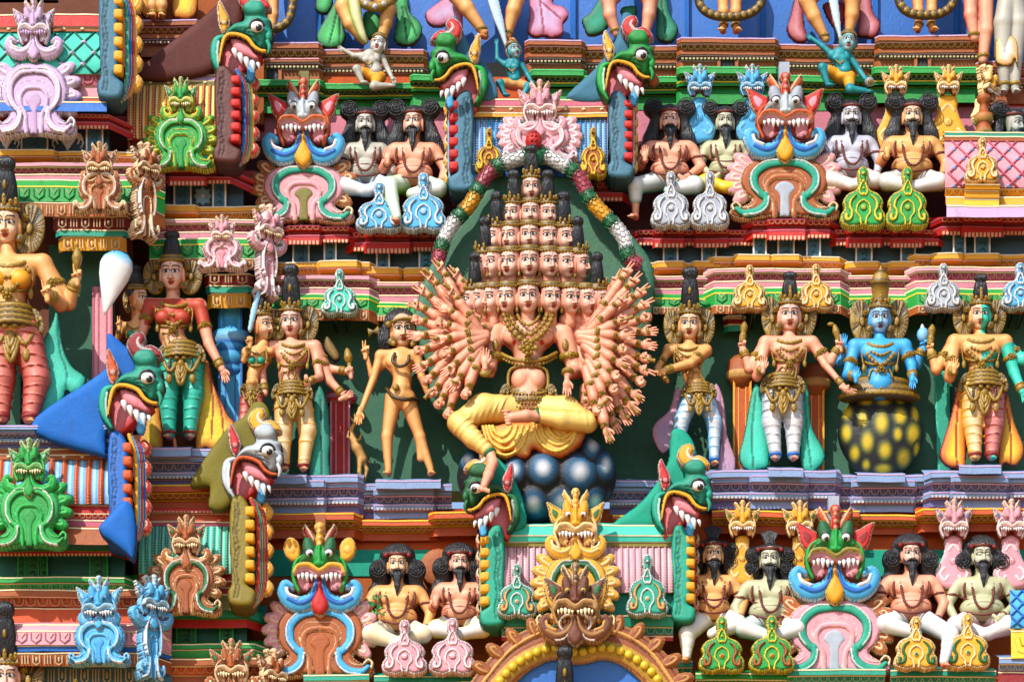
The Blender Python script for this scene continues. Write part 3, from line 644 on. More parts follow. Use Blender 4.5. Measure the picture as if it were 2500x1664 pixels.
def sage(label,x,y,z,hs=.82,skin=('pskin','pskine'),hair='buns',yaw=0,cloth=('white','lgrey'),handl='open',handr='down',mo=0,legdown=None,belly=1.,w=68,group='bearded sages seated on the ledges',kneeL=None,kneeR=None,beadc='bead',handz=70,bx=0,cut=None,closed=False,legs=True,extra=None,legdownR=None,stocking=False):
    """(x, y) middle of the face"""
    T=thing('seated_sage',label,'statue',x,y,z,group); P=lambda a,b,zz=0: np.array(o_(a,b if b<48 else 48+(b-48)*(.84 if b<200 else .9),zz)); f=hs/.9
    s=Sculpt(2.4); q_=w/68.
    s.cap(P(0,34*f,22),P(0,60*f,22),13*f,18*f,k=6)
    s.cap(P(-46*q_*f,72*f,20),P(46*q_*f,72*f,20),20*f,20*f,k=8)
    s.ell(P(0,92*f,22),(50*q_*f,34*f,27*f),k=8).ell(P(0,138*f,28),(50*q_*f*belly,30*f,33*f*belly),k=7)
    for q in (-1,1): s.ell(P(q*20*f,84*f,40),(19*f,15*f,11*f),k=3)
    s.ell(P(0,141*f,60*belly),(2.5,2.5,4),k=2,sub=True)
    s.cap(P(-24*f,160*f,20),P(24*f,160*f,20),22*f,22*f,k=8)
    geos=[]; bands=[]
    for q,hd in ((-1,handl),(1,handr)):
        sh=P(q*58*q_*f,77*f,20); S_=skin
        if hd=='open': e=P(q*76*q_*f,124*f,34); wr=P(q*64*q_*f,108*f,handz); ht,ha='open',0
        elif hd=='down': e=P(q*82*q_*f,126*f,26); wr=P(q*68*q_*f,172*f,52); ht,ha='fist',170
        elif hd=='lap': e=P(q*80*q_*f,126*f,26); wr=P(q*40*q_*f,160*f,56); ht,ha='open',180-q*50
        elif hd=='hang': e=P(q*80*q_*f,128*f,26); wr=P(q*58*q_*f,176*f,50); ht,ha='open',180-q*6
        s.cap(sh,e,16*f,12*f,k=5); s.cap(e,wr,12.5*f,7.5*f,k=4)
        d=wr-e; d/=np.linalg.norm(d)
        geos.append(xf(hand(ht,*skin),s=1.02*f,rot=ha,mirror=q>0,pos=wr+(np.array([0,-12,4])*f if hd=='open' else d*10*f)))
        bands+= [tube([sh*.5+e*.5+[0,-3,0],sh*.5+e*.5+[0,3,0]],15.2*f,beadc,n=12,smooth=False),tube([e*.2+wr*.8-d*2,e*.2+wr*.8+d*2],9.8*f,beadc,n=10,smooth=False)]
    foot=[]
    t=Sculpt(2.5)
    if legs:
        kl=kneeL or (-64*q_*f,182*f,52); kr=kneeR or (64*q_*f,182*f,52)
        t.cap(P(-18*f,166*f,14),P(*kl),26*f,20*f,k=8).cap(P(18*f,166*f,14),P(*kr),26*f,20*f,k=8)
        if not legdownR: t.cap(P(*kr),P(-4*f,198*f,66),22*f,13*f,k=6)
        for q,kn,ld in ((-1,kl,legdown),(1,kr,legdownR)):
            if ld:
                A_=P(*ld[0]); mid3=P(kn[0]*.7+ld[0][0]*.3,kn[1]*.62+ld[0][1]*.38,kn[2]*.6+ld[0][2]*.4)
                if stocking:
                    t.chain([P(*kn),mid3,A_],[20*f,16*f,11*f],k=6)
                    for u_ in (.2,.4,.6,.8): t.ell(P(*kn)*(1-u_)+A_*u_,(17*f-5*u_,2.2,17*f-5*u_),k=2)
                else: t.cap(P(*kn),mid3,20*f,16*f,k=6); s.cap(P(*kn),A_,14*f,8.5*f,k=4)
                ft=xf(colour(FM,{0:skin},1.5,.8),s=1.2*f,yaw=ld[1],pos=A_+[0,9,0])
                if stocking: part(T,'foot',ft,mat=SKIN)
                else: geos.append(ft)
        if not legdown: t.cap(P(*kl),P(10*f,198*f,62),22*f,13*f,k=6)
        part(T,'dhoti',colour(t.mesh(),{0:cloth},1.,1.),mat=GLOSS)
    m=s.mesh(); cb=colour(m,{0:skin},1.15,.9)
    for q in (-1,1):
        pp=P(q*23*f,84*f,48); wv=(np.hypot(cb[0][:,0]-pp[0],cb[0][:,1]-pp[1])<3.4)&(m[3][:,2]>.3); cb[2][wv]=c('bead')
    # creases painted round the belly
    for yy in (112,152): 
        wv=(np.abs(cb[0][:,1]-K*40-yy*f+abs(0)+cb[0][:,0]**2*.0016*(1 if yy>120 else -1)*2)<1.4)&(m[3][:,2]>.1)&(np.abs(cb[0][:,0])<40*f); cb[2][wv]=c(skin[1])*.55
    H=P(0,0,30); hp_=dict(s=hs,yaw=yaw,pitch=PITCH*.8,pos=H)
    geos+=[xf(head(skin[0],skin[1],closed=closed,stern=.6),**hp_),cb]; part(T,'body',geos,mat=SKIN)
    part(T,'beard',[xf(colour(BEARD,{0:('hair','hair')}),s=hs,yaw=yaw*.6,pos=H),xf(colour(MOU[mo],{0:('black','black')}),**hp_)],mat=HAIR)
    part(T,'hair',[xf(colour(HAIRM[hair],{0:('hair','hair')}),s=hs*1.1,yaw=yaw*.3,pos=H,sc=(1.08,1,1))]+[xf(g,s=hs*1.1,yaw=yaw*.3,pos=H,sc=(1.08,1,1)) for g in spirals(hair)],mat=HAIR)
    hb=[xf(lathe(0,0,-6,[(24,-23,beadc),(28,-24,beadc),(28,-29,beadc),(25,-31,beadc)],n=24,ribs=24,ra=.05,sz=1),**hp_)]
    if hair!='buns':
        for q in (-1,1): part(T,'hair_knob',xf(ball(q*30,-24,6,6,6,6,'dred'),**hp_))
    part(T,'headband',hb)
    nk=[]; pts=[P(-26*f,50*f,26),P(-25*f,78*f,50),P(-20*f,112*f,62),P(-8*f,132*f,66),P(8*f,132*f,66),P(20*f,112*f,62),P(25*f,78*f,50),P(26*f,50*f,26)]
    nk+=beads(pts,3.6*f,beadc,gap=1.7)+[tube(pts,2.5*f,beadc,n=6)]
    part(T,'bead_necklace',nk)
    for yy,zf in ((110,56),(146,66)): part(T,'body_cord',tube([P(-50*q_*f*belly,(yy-6)*f,26),P(-32*q_*f,(yy+1)*f,zf*.8),P(0,(yy+5)*f,zf+1),P(32*q_*f,(yy+1)*f,zf*.8),P(50*q_*f*belly,(yy-6)*f,26)],2.6*f,beadc,n=6))
    for q in (-1,1): part(T,'shoulder_cord',tube([P(q*38*f,58*f,34),P(q*44*q_*f,80*f,44),P(q*40*q_*f,104*f,40)],3.2*f,beadc,n=6))
    sp_=colour(t.mesh(),{0:cloth},1.,1.) if False else None
    for i_ in (0,1): part(T,'armlet',bands[i_*2]); part(T,'wristband',bands[i_*2+1])
    if extra: extra(T,P,f)
    return T
# ---------------------------------------------------------------- mouldings
def mold(x0,x1,y0,bands,retl=0,retr=0,trim='cream',back=-90,cx=None,jit=.9):
    """bands: (y_top, y_bottom, z_top, z_bottom, colour[, pattern]) as seen; x relative to cx, y to y0"""
    cx=(x0+x1)/2 if cx is None else cx
    pr=[]; n=len(bands); extra=[]
    b0=bands[0]; pr.append(((b0[0]-y0,back),(b0[0]-y0,b0[2]),c(b0[4])))
    for i,b in enumerate(bands):
        y,Y,z,Z,cl=b[:5]; pt=b[5] if len(b)>5 else None; tc=b[6] if len(b)>6 else trim
        y-=y0; Y-=y0
        if tc and Y-y>9:
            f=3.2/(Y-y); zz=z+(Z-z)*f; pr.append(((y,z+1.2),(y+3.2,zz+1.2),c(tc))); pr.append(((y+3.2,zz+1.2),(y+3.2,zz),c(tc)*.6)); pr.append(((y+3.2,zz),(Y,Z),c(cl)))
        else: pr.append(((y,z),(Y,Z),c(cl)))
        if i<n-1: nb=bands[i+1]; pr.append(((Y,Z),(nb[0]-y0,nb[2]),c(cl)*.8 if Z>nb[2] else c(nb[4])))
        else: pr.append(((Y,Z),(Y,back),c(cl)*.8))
        if pt: extra.append((y,Y,z,Z,pt,c(cl)))
    xs=np.arange(x0,x1,34.).tolist()+[x1]; xs=np.array(xs)-cx
    ph=rng.random(4)*6
    V=[];F=[];C_=[]; off=0
    secs=[(x,0,0) for x in xs]
    if retl: secs=[(xs[0]-retl,-retl*1.25,1)]+secs
    if retr: secs=secs+[(xs[-1]+retr,-retr*1.25,1)]
    for (a,b,col) in pr:
        pa=np.array([(x,a[0]+K*(a[1])+jit*math.sin(x*.021+ph[0])+jit*.5*math.sin(x*.07+ph[1])+(-K*0)*0, max(a[1]+dz,back)) for x,dz,_ in secs])
        pb=np.array([(x,b[0]+K*(b[1])+jit*math.sin(x*.021+ph[0])+jit*.5*math.sin(x*.07+ph[1]), max(b[1]+dz,back)) for x,dz,_ in secs])
        m=len(secs); V.append(pa);V.append(pb); i=np.arange(m-1)
        F.append(np.stack([i,i+m,i+m+1,i+1],1)+off); C_.append(np.tile(col,(2*m,1))); off+=2*m
    g=[(np.vstack(V),F,np.vstack(C_))]
    for (y,Y,z,Z,pt,cl) in extra:
        h=Y-y
        if pt=='scal':
            w=h*1.05; k=max(int((x1-x0)/w),1); w=(x1-x0)/k
            for i in range(k):
                X=x0+w*(i+.5)-cx; zz=lambda v: z+(Z-z)*v+1.2
                for s_ in (1.,.55):
                    g.append(tube([(X-w*.42*s_,y+h*.25+K*zz(.25),zz(.25)),(X-w*.3*s_,y+h*(.25+.5*s_)+K*zz(.7),zz(.7)),(X,y+h*(.25+.62*s_)+K*zz(.85),zz(.85)),(X+w*.3*s_,y+h*(.25+.5*s_)+K*zz(.7),zz(.7)),(X+w*.42*s_,y+h*.25+K*zz(.25),zz(.25))],1.5,mx(cl,'cream',.35) if s_==1 else cl*.6,n=4,smooth=False))
        elif pt in('dent','fringe'):
            w=9 if pt=='dent' else 26; k=max(int((x1-x0)/w),1); w=(x1-x0)/k
            for i in range(k):
                X=x0+w*(i+.5)-cx; zm=max(z,Z)+1.5; cc_=mx(cl,'cream',.6)
                if pt=='dent': g.append(box(X-w*.28,X+w*.28,Y-h*.38+K*zm,Y+K*zm,zm-5,zm+1,cc_))
                else:
                    if i%2==0: g+= [tube([(X-w*.3,y+h*.2+K*zm,zm),(X-w*.3,y+h*.75+K*zm,zm),(X,y+h*.92+K*zm,zm),(X+w*.3,y+h*.75+K*zm,zm),(X+w*.3,y+h*.2+K*zm,zm)],2.1,cc_,n=4,smooth=False),ball(X,y+h*.5+K*zm,zm,3.4,h*.22,3,cc_*.9,n=7,m=5)]
                    else: g+= [tube([(X+d,y+h*.2+K*zm,zm),(X+d,y+h*.85+K*zm,zm)],1.7,cc_,n=4,smooth=False) for d in (-7,0,7)]
        elif pt=='beads':
            for X in np.arange(x0+10,x1-6,44)-cx: g.append(ball(X,(y+Y)/2+K*(z+Z)/2,(z+Z)/2+1,5,3.2,2.5,'cream',n=8,m=5))
        elif pt=='kap': # arches pressed in a rounded eave
            w=34; k=max(int((x1-x0)/w),1); w=(x1-x0)/k
            for i in range(k):
                X=x0+w*(i+.5)-cx; zz=lambda v: z+(Z-z)*v+1.5
                g.append(tube([(X-w*.36,y+h*.15+K*zz(.15),zz(.15)),(X-w*.33,y+h*.6+K*zz(.6),zz(.6)),(X,y+h*.85+K*zz(.85),zz(.85)),(X+w*.33,y+h*.6+K*zz(.6),zz(.6)),(X+w*.36,y+h*.15+K*zz(.15),zz(.15))],2.,cl*.55,n=5,smooth=False))
                g.append(tube([(X-w*.2,y+h*.15+K*zz(.15),zz(.15)),(X,y+h*.5+K*zz(.5),zz(.5)),(X+w*.2,y+h*.15+K*zz(.15),zz(.15))],1.6,mx(cl,'cream',.5),n=5,smooth=False))
    return g
def cornice(name,label,cat,x0,x1,bands,z=0,retl=0,retr=0,trim='cream',group='painted cornices between the storeys',**kw):
    """bands grouped as parts: (part name, [bands]) or a flat list"""
    cx=(x0+x1)/2; y0=bands[0][1][0][0] if isinstance(bands[0][0],str) else bands[0][0]
    T=thing(name,label,cat,cx,y0,z,group)
    bl=bands if isinstance(bands[0][0],str) else [('moulding',bands)]
    for nm,bs in bl:
        bs=[(b[0],b[1],b[2]-z,b[3]-z)+tuple(b[4:]) for b in bs]
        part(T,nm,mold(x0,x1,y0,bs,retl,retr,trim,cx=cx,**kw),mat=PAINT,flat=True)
    return T
def std(y,h,z,cl,dk,kind='main'):
    """a stepped cornice of height h under y: lip, hollow with petals, bead, foot"""
    return [(y,y+h*.2,z,z,cl),(y+h*.24,y+h*.52,z-6,z-20,dk,'scal'),(y+h*.56,y+h*.72,z-14,z-14,cl),(y+h*.75,y+h,z-26,z-28,dk)]
def petals_row(T,x0,x1,y,z): pass
# ---------------------------------------------------------------- vaulted roofs
def barrel(name,label,x0,x1,y0,y1,z,colr,rib,bulge=46,n=None,lattice=False,group='vaulted roof models on the ledges',ridge=(),base=(),w=16,dots=None,cat='vaulted roof'):
    T=thing(name,label,cat,(x0+x1)/2,y0,z,group); cx=(x0+x1)/2; m=14
    nx=max(int((x1-x0)/3),2); X=np.linspace(x0-cx,x1-cx,nx); v=np.linspace(0,1,m)
    Zp=np.sin(v*PI*.62+.15)*bulge-bulge*.15; Yp=(y1-y0)*v
    XX,VV=np.meshgrid(X,v); ZZ=np.interp(VV,v,Zp); YY=np.interp(VV,v,Yp); C_=np.zeros(XX.shape+(3,)); C_[:]=c(colr)
    if not lattice:
        ph=((XX-X[0])/w)%1; rb=ph<.42; ZZ=ZZ+np.where(rb,6*np.sin(ph/.42*PI),0); C_[rb]=c(rib); 
        sl=(np.abs(ph-.7)<.1); C_[sl]=mx(colr,'white',.45)
        dk=(ph>.42)&(ph<.5); C_[dk]=c(rib)*.35
    V=np.stack([XX,YY+K*ZZ,ZZ],-1).reshape(-1,3); i=np.arange(m-1)[:,None]*nx; j=np.arange(nx-1)[None]
    part(T,'vault',(V,[np.stack([i+j,i+nx+j,i+nx+j+1,i+j+1],-1).reshape(-1,4)],C_.reshape(-1,3)))
    if lattice:
        g=[]; L=x1-x0; hh=y1-y0; P=lambda x,t: (x-cx,hh*t+K*(np.interp(t,v,Zp)+2),np.interp(t,v,Zp)+2)
        st=w
        for k in np.arange(-hh,L,st):
            for sgn in (1,-1):
                pts=[]
                for t in np.linspace(0,1,7):
                    xx=x0+k+(t*hh if sgn>0 else hh-t*hh)
                    if x0<=xx<=x1: pts.append(P(xx,t))
                if len(pts)>1: g.append(tube(pts,2.6,rib,n=5,smooth=False))
            for t in (.25,.5,.75,1.0):
                for o in (0,.5):
                    pass
        if dots:
            for r_,t in enumerate(np.arange(.5*st/hh,1,st/hh*.5)):
                for xx in np.arange(x0+(st*.5 if r_%2==0 else 0),x1,st):
                    if xx<x0+6 or xx>x1-6: continue
                    p=P(xx,t); g.append(ball(p[0],p[1],p[2]-1,st*.14,st*.12,3,dots,n=7,m=5))
        part(T,'lattice',g)
    if rib is not None and not lattice:
        g=[]
        for xx in np.arange(x0+w*.21,x1,w):
            if xx<x1: g+=beads([(xx-cx,(y1-y0)*t+K*(np.interp(t,v,Zp)+6),np.interp(t,v,Zp)+6) for t in np.linspace(.02,.98,6)],1.9,mx(rib,'cream',.6),gap=3.4,n=5)
        T.children[0].data=mesh_of('vault',[(V,[np.stack([i+j,i+nx+j,i+nx+j+1,i+j+1],-1).reshape(-1,4)],C_.reshape(-1,3))]+g,PAINT)
    if ridge: part(T,'ridge',mold(x0,x1,y0,[(b[0],b[1],b[2]-z,b[3]-z)+tuple(b[4:]) for b in ridge],cx=cx,back=-60),flat=True)
    if base: part(T,'base_moulding',mold(x0,x1,y0,[(b[0],b[1],b[2]-z,b[3]-z)+tuple(b[4:]) for b in base],cx=cx,back=-60),flat=True)
    return T
def gable(name,label,x,y0,y1,w,z,col,scal,side=1,trims=(('yellow',7),),curls='red',group='scrolled gable ends of the roof models',curl_w=34,thick=70,rings=('teal','red','yellow','blue')):
    """end board of a vaulted roof seen nearly edge-on; side=+1: carved face turned right"""
    w=w*.76; T=thing(name,label,'gable end',x,(y0+y1)/2,z,group); h=(y1-y0)/2; r=Relief(2.5,thick)
    k=side
    pts=[(-.4,-.98),(.1,-1),(.5,-.7),(.42,-.3),(.5,0),(.44,.35),(.5,.5),(.3,.58),(.72,.72),(.6,.95),(.1,1.),(-.5,.94),(-.62,.72),(-.45,.56),(-.5,.1),(-.55,-.5)]
    r.poly([(a*w*k,b*h) for a,b in pts],14,col,r=w*.24,edge=c(col)*.5,ew=2.5)
    for o in (-.28,-.12): r.line([(w*(o+.07*math.sin(i*1.6))*k,-h*.85+i*h*.17) for i in range(11)],1.5,-2,c(col)*.55,only=True)
    for i in range(5): r.line([(w*(-.2+.1*math.cos(t))*k,-h*.66+i*h*.3+h*.07*math.sin(t)) for t in np.linspace(0,5,8)],1.3,-1.6,c(col)*.6,only=True)
    part(T,'board',r.geo())
    g=[]
    for i in range(6):
        yy=-h*.72+i*h*.24; part(T,'scallop',rbox(k*w*.44,yy+K*2,2,w*.24,h*.088,15,scal))
    # concentric rings of the carved face, set back one behind the other
    for i,cc_ in enumerate(rings):
        xo=k*(w*.56+i*curl_w*.16); rr=Relief(2.5,10)
        rr.line([(xo-k*4,-h*.95+i*h*.04),(xo+k*curl_w*.3,-h*.6),(xo+k*curl_w*.42,0),(xo+k*curl_w*.34,h*.6),(xo,h*(.96-i*.04))],curl_w*.1+2,6,cc_,edge=mx(cc_,'cream',.6),ew=1.5)
        part(T,'ring',rr.geo(),off=(0,0,-12-i*8))
    rr=Relief(2.3,12)
    for i in range(5):
        yy=-h*.7+i*h*.34; X=k*(w*.56+curl_w*.95)
        rr.poly([(X-k*curl_w*.35,yy-h*.13),(X,yy-h*.17),(X+k*curl_w*.45,yy-h*.04),(X+k*curl_w*.3,yy+h*.1),(X-k*curl_w*.1,yy+h*.15),(X-k*curl_w*.4,yy+h*.1)],8,curls,r=9,edge=mx(curls,'cream',.7),ew=2.5,tick=6)
        rr.line([(X-k*4,yy+h*.06),(X+k*curl_w*.12,yy-h*.03),(X,yy-h*.08)],2.2,4,mx(curls,'cream',.75),b=7)
    part(T,'curls',rr.geo(),off=(0,0,-42)); return T
# ---------------------------------------------------------------- small leaf-shaped finials (kudu)
def kudu(label,x,y,z,w=110,h=130,col='sky',light='white',dark=None,dotc=None,style=0,group='small leaf shaped finials',name='leaf_finial'):
    """(x, y): bottom middle"""
    T=thing(name,label,'finial',x,y,z,group); sx,sy=w/110,h/130; dk=c(dark) if dark is not None else c(col)*.4; lt=mx(col,light,.75)
    R_=[(0,-130),(8,-128),(14,-118),(13,-104),(11,-92),(19,-80),(38,-72),(50,-56),(47,-40),(55,-28),(55,-10),(42,-1),(20,2),(0,-3)]
    r=Relief(2.1,16)
    P=lambda p: [(a*sx,b*sy) for a,b in p]
    r.poly(P(sym(R_)),12,col,r=12,edge=mx(col,light,.8),ew=5.5,tick=5,groove=2)
    part(T,'plate',r.geo())
    q=Relief(2.1,2)
    def half(s):
        q.line(P([(s*6,-4),(s*8,-18),(s*17,-30),(s*14,-46),(s*4,-54),(0,-55)]),2.6,4,lt,b=12)
        q.line(P([(s*18,-66),(s*30,-56),(s*34,-42),(s*28,-30),(s*32,-16),(s*42,-14),(s*42,-24)]),[2,3.6,4.4,4,4.4,4,5.2],5,lt if style==0 else (dotc if dotc is not None else dk),b=12,edge=dk,ew=1.2)
        q.line(P([(s*4,-92),(s*10,-76),(s*6,-66)]),2.4,4,lt,b=12)
        q.line(P([(s*14,-3),(s*16,-14),(s*24,-24),(s*22,-36)]),1.,-1.,dk,b=0)
    half(1);half(-1)
    q.dot(0,-112*sy,5.2*sx,5,lt,b=12,edge=dk,ew=1.6); q.dot(0,-96*sy,3.6*sx,4,lt,b=12)
    if style==0: q.dot(0,-40*sy,9*sx,5,mx(col,light,.35),b=12,edge=dk,ew=1.6)
    else: q.dot(0,-34*sy,7*sx,5,dotc if dotc is not None else lt,b=12,edge=lt,ew=2)
    q.dot(0,-80*sy,3.4*sx,5,lt,b=12); q.dot(0,-68*sy,4.4*sx,5,lt,b=12)
    part(T,'scrolls',q.geo(),off=(0,0,0)); return T
# ---------------------------------------------------------------- lion masks with leaf-shaped body (nasi)
def cone(x,y,z,w,l,col='white',dx=0,n=8):
    a=np.arange(n)/n*2*PI; V=[];
    for t,s_ in ((0,.8),(.25,1),(.6,.72),(.85,.34),(1,.06)): V.append(np.stack([x+dx*t+w*.5*s_*np.cos(a),y+l*t+0*a,z+w*.45*s_*np.sin(a)+3*math.sin(t*PI)],1))
    V=np.vstack(V); i=np.arange(4)[:,None]*n; j=np.arange(n)[None]; j2=(j+1)%n
    return (V,[np.stack([i+j,i+j2,i+n+j2,i+n+j],-1).reshape(-1,4)],c(col))
def lionface(T,cx,cy,s,P,z=18,big=False,vy=1.2):
    """P: palette dict(face, ear, earc, crest, crestc, lip, eye, edge, nose, whisk, whiskc, mouth, tongue)"""
    dk=(.02,.015,.015); E=lambda k,d=None: P.get(k,P['face'] if d is None else d); fe=E('edge',mx(P['face'],'cream',.6))
    def pts(p,m=1): return [(a*s*m,b*s) for a,b in p]
    PSC[0]=vy
    def add(nm,r,dz=0,mat=None): part(T,nm,r.geo(dark=dk),off=(cx,cy,z+dz),mat=mat)
    # crest plumes
    r=Relief(2.1,10)
    for m in (1,-1): r.poly(pts([(4,-34),(10,-52),(20,-62),(32,-68),(35,-60),(32,-52),(24,-40),(16,-28)],m),9*s,E('crest'),r=9*s,edge=mx(E('crest'),'cream',.7),ew=2.4,tick=5 if big else 0,groove=1.2); r.line(pts([(12,-42),(22,-58),(29,-68)],m),1.8*s,3,mx(E('crest'),'cream',.6),b=9*s)
    add('crest',r,-4)
    r=Relief(2.1,14); r.poly(pts([(0,-76),(9,-72),(11,-64),(7,-56),(9,-42),(5,-22),(0,-14),(-5,-22),(-9,-42),(-7,-56),(-11,-64),(-9,-72)]),12*s,E('crestc',E('crest')),r=9*s,edge=mx(E('crestc',E('crest')),'cream',.7),ew=2.2,tick=5 if big else 0)
    for yy,rr in ((-65,5.5),(-56,4),(-44,4),(-33,4)): r.dot(0,yy*s,rr*s,5,mx(E('crestc',E('crest')),'cream',.35),b=11*s)
    add('crest_jewel',r,2)
    # ears
    for m in (1,-1):
        r=Relief(2.1,8)
        if P.get('roundear'): r.poly(pts([(38,-22),(44,-40),(60,-48),(72,-36),(70,-16),(56,-4),(42,-6)],m),8*s,E('ear'),r=9,edge=mx(E('ear'),'cream',.7),ew=3,tick=5); r.dot(m*56*s,-24*s,8*s,4,mx(E('ear'),'cream',.2),b=7*s,edge=c(E('ear'))*.5,ew=1.5)
        else: r.poly(pts([(30,-24),(46,-34),(74,-46),(70,-26),(64,-6),(50,6),(34,-4)],m),8*s,E('ear'),r=10,edge=mx(E('ear'),'cream',.75),ew=3,tick=5,groove=1.3); r.poly(pts([(44,-20),(60,-30),(60,-16),(50,-6)],m),4,E('earc',mx(E('ear'),'white',.3)),r=5,b=6*s,edge=c(E('ear'))*.4,ew=1.5)
        add('ear',r,-2)
    # mouth, jaw rim
    r=Relief(2.1,10)
    for m in (1,-1):
        r.poly(pts([(2,10),(20,0),(44,4),(50,20),(46,40),(34,52),(16,46),(4,30)],m),2,E('mouth','dred'),r=6,col2='wine')
        r.line(pts([(30,-14),(46,-4),(52,14),(50,34),(42,50)],m),[4*s,5*s,5*s,4*s],9*s,E('jaw',E('lip')),edge=fe,ew=1.8,tick=5)
        r.poly(pts([(22,24),(38,22),(44,32),(36,46),(22,46)],m),3,E('gum','pink'),r=8,b=1)
    add('mouth',r,-2)
    # face mass
    r=Relief(2.1,16)
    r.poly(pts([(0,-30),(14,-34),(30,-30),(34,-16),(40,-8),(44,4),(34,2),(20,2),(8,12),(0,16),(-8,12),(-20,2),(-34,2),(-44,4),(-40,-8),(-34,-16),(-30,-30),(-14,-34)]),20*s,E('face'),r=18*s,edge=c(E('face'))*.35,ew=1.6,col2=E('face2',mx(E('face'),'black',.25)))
    for m in (1,-1):
        r.poly(pts([(6,-12),(8,-30),(18,-44),(30,-44),(34,-30),(30,-14),(18,-8)],m),13*s,E('brow',E('face')),r=12*s,b=9*s,col2=E('browc',mx(E('brow',E('face')),'black',.2)),edge=dk if big else fe,ew=1.4)
        for i in range(3): r.line(pts([(16,0-i*3.6),(27,-3-i*3),(38,-2-i*4)],m),1.2,-1.6,mx(E('face'),'black',.6),only=True)
    r.line(pts([(0,-26),(0,-10),(0,4)]),[5*s,5*s,8.5*s],15*s,E('nose',E('face')),b=10*s); r.dot(-6*s,5*s,5*s,8*s,E('nose',E('face')),b=16*s); r.dot(6*s,5*s,5*s,8*s,E('nose',E('face')),b=16*s)
    add('face',r,6)
    # lip and teeth
    r=Relief(2.1,8)
    for m in (1,-1):
        r.line(pts([(0,17),(8,13),(20,6),(34,6),(44,9),(50,20)],m),[4.2*s,4.6*s,4.6*s,4.2*s,3*s],6*s,E('lip'),b=16*s,edge=E('lipe',mx(E('lip'),'cream',.5)),ew=1.6)
        r.line(pts([(4,22),(12,18),(24,13),(38,15),(44,20)],m),4.*s,4,E('gum','pink'),b=10*s)
    add('lip',r,6)
    tg=[]
    for m in (1,-1):
        for (tx,ty,tw,tl) in ((7,20,7,8),(15,18,8,13),(24,15.5,9,17),(33,16,8,13),(41,19,6,10)): tg.append(cone(m*tx*s,ty*s+K*18*s,22*s,tw*s,tl*s,E('teeth','white')))
    for t_ in tg: part(T,'tooth',t_,off=(cx,cy,z))
    for m in (1,-1): # eyes
        ex,ey=m*19*s,-22*s
        g=[ball(ex,ey+K*22*s,22*s,8.4*s,7*s,7*s,E('eye','white'),n=16,m=10),ball(ex+m*(-1)*s,ey+2*s+K*27*s,26.4*s,4.*s,4.2*s,3.6*s,E('pupil','black'),n=12,m=8),
           tube([(ex-9*s,ey+2*s+K*22*s,22*s),(ex-5*s,ey-6*s+K*25*s,25*s),(ex+1*s,ey-8*s+K*26*s,26*s),(ex+6*s,ey-5*s+K*25*s,25*s),(ex+9*s,ey+2*s+K*22*s,22*s)],1.8*s,E('lid','black'),n=6)]
        part(part(T,'eye',g[:1]+g[2:],off=(cx,cy,z),mat=GLOSS),'pupil',g[1:2],mat=GLOSS).scale[2]=1.
    PSC[0]=1.
def whiskers(T,cx,cy,s,col,light,z,drop='yellow',core='blue',long=1.,dropl=None):
    r=Relief(2.1,12)
    for m in (1,-1):
        p=[(m*a*s,b*s) for a,b in ((5,26),(6,46),(16,66),(36,74),(56,66),(66,50),(60,38),(48,44))]
        r.line(p,[6*s,8*s,12*s,15*s,15*s,12*s,9*s,5*s],11*s,col,edge=mx(col,light,.8),ew=3,tick=5)
        r.line(p[:5],[2.4*s,3*s,4*s,3*s],3,core,b=11*s); r.line([(m*a*s,b*s) for a,b in ((40,64),(54,58),(58,48))],2.6*s,3,light,b=11*s)
    part(T,'whisker',r.geo(),off=(cx,cy,z))
    r=Relief(2.1,10); dl=dropl or 1.
    r.poly([(a*s,b*s*dl) for a,b in sym([(0,22),(5,30),(9,52),(17,72),(12,88),(0,96)])],12*s,drop,r=12*s,edge=mx(drop,'cream',.7),ew=2.4,tick=5,groove=1)
    part(T,'tongue',r.geo(),off=(cx,cy,z+6))
def petal(r,x,y,w,h,ang,col,light,b=0,tick=5):
    t=tr([(-.5,0),(-.38,-.34),(.02,-.5),(.42,-.34),(.5,.02),(.24,.3),(-.1,.4),(-.42,.26)],x,y,w,ang,h)
    r.poly(t,8,col,r=9,b=b,edge=mx(col,light,.8),ew=3,tick=tick)
    r.line(tr([(-.3,.1),(.0,.12),(.24,-.02),(.14,-.22),(-.02,-.16)],x,y,w,ang,h),[1.6,2.6,3,2.6,1.4],4,mx(col,light,.7),b=b+7)
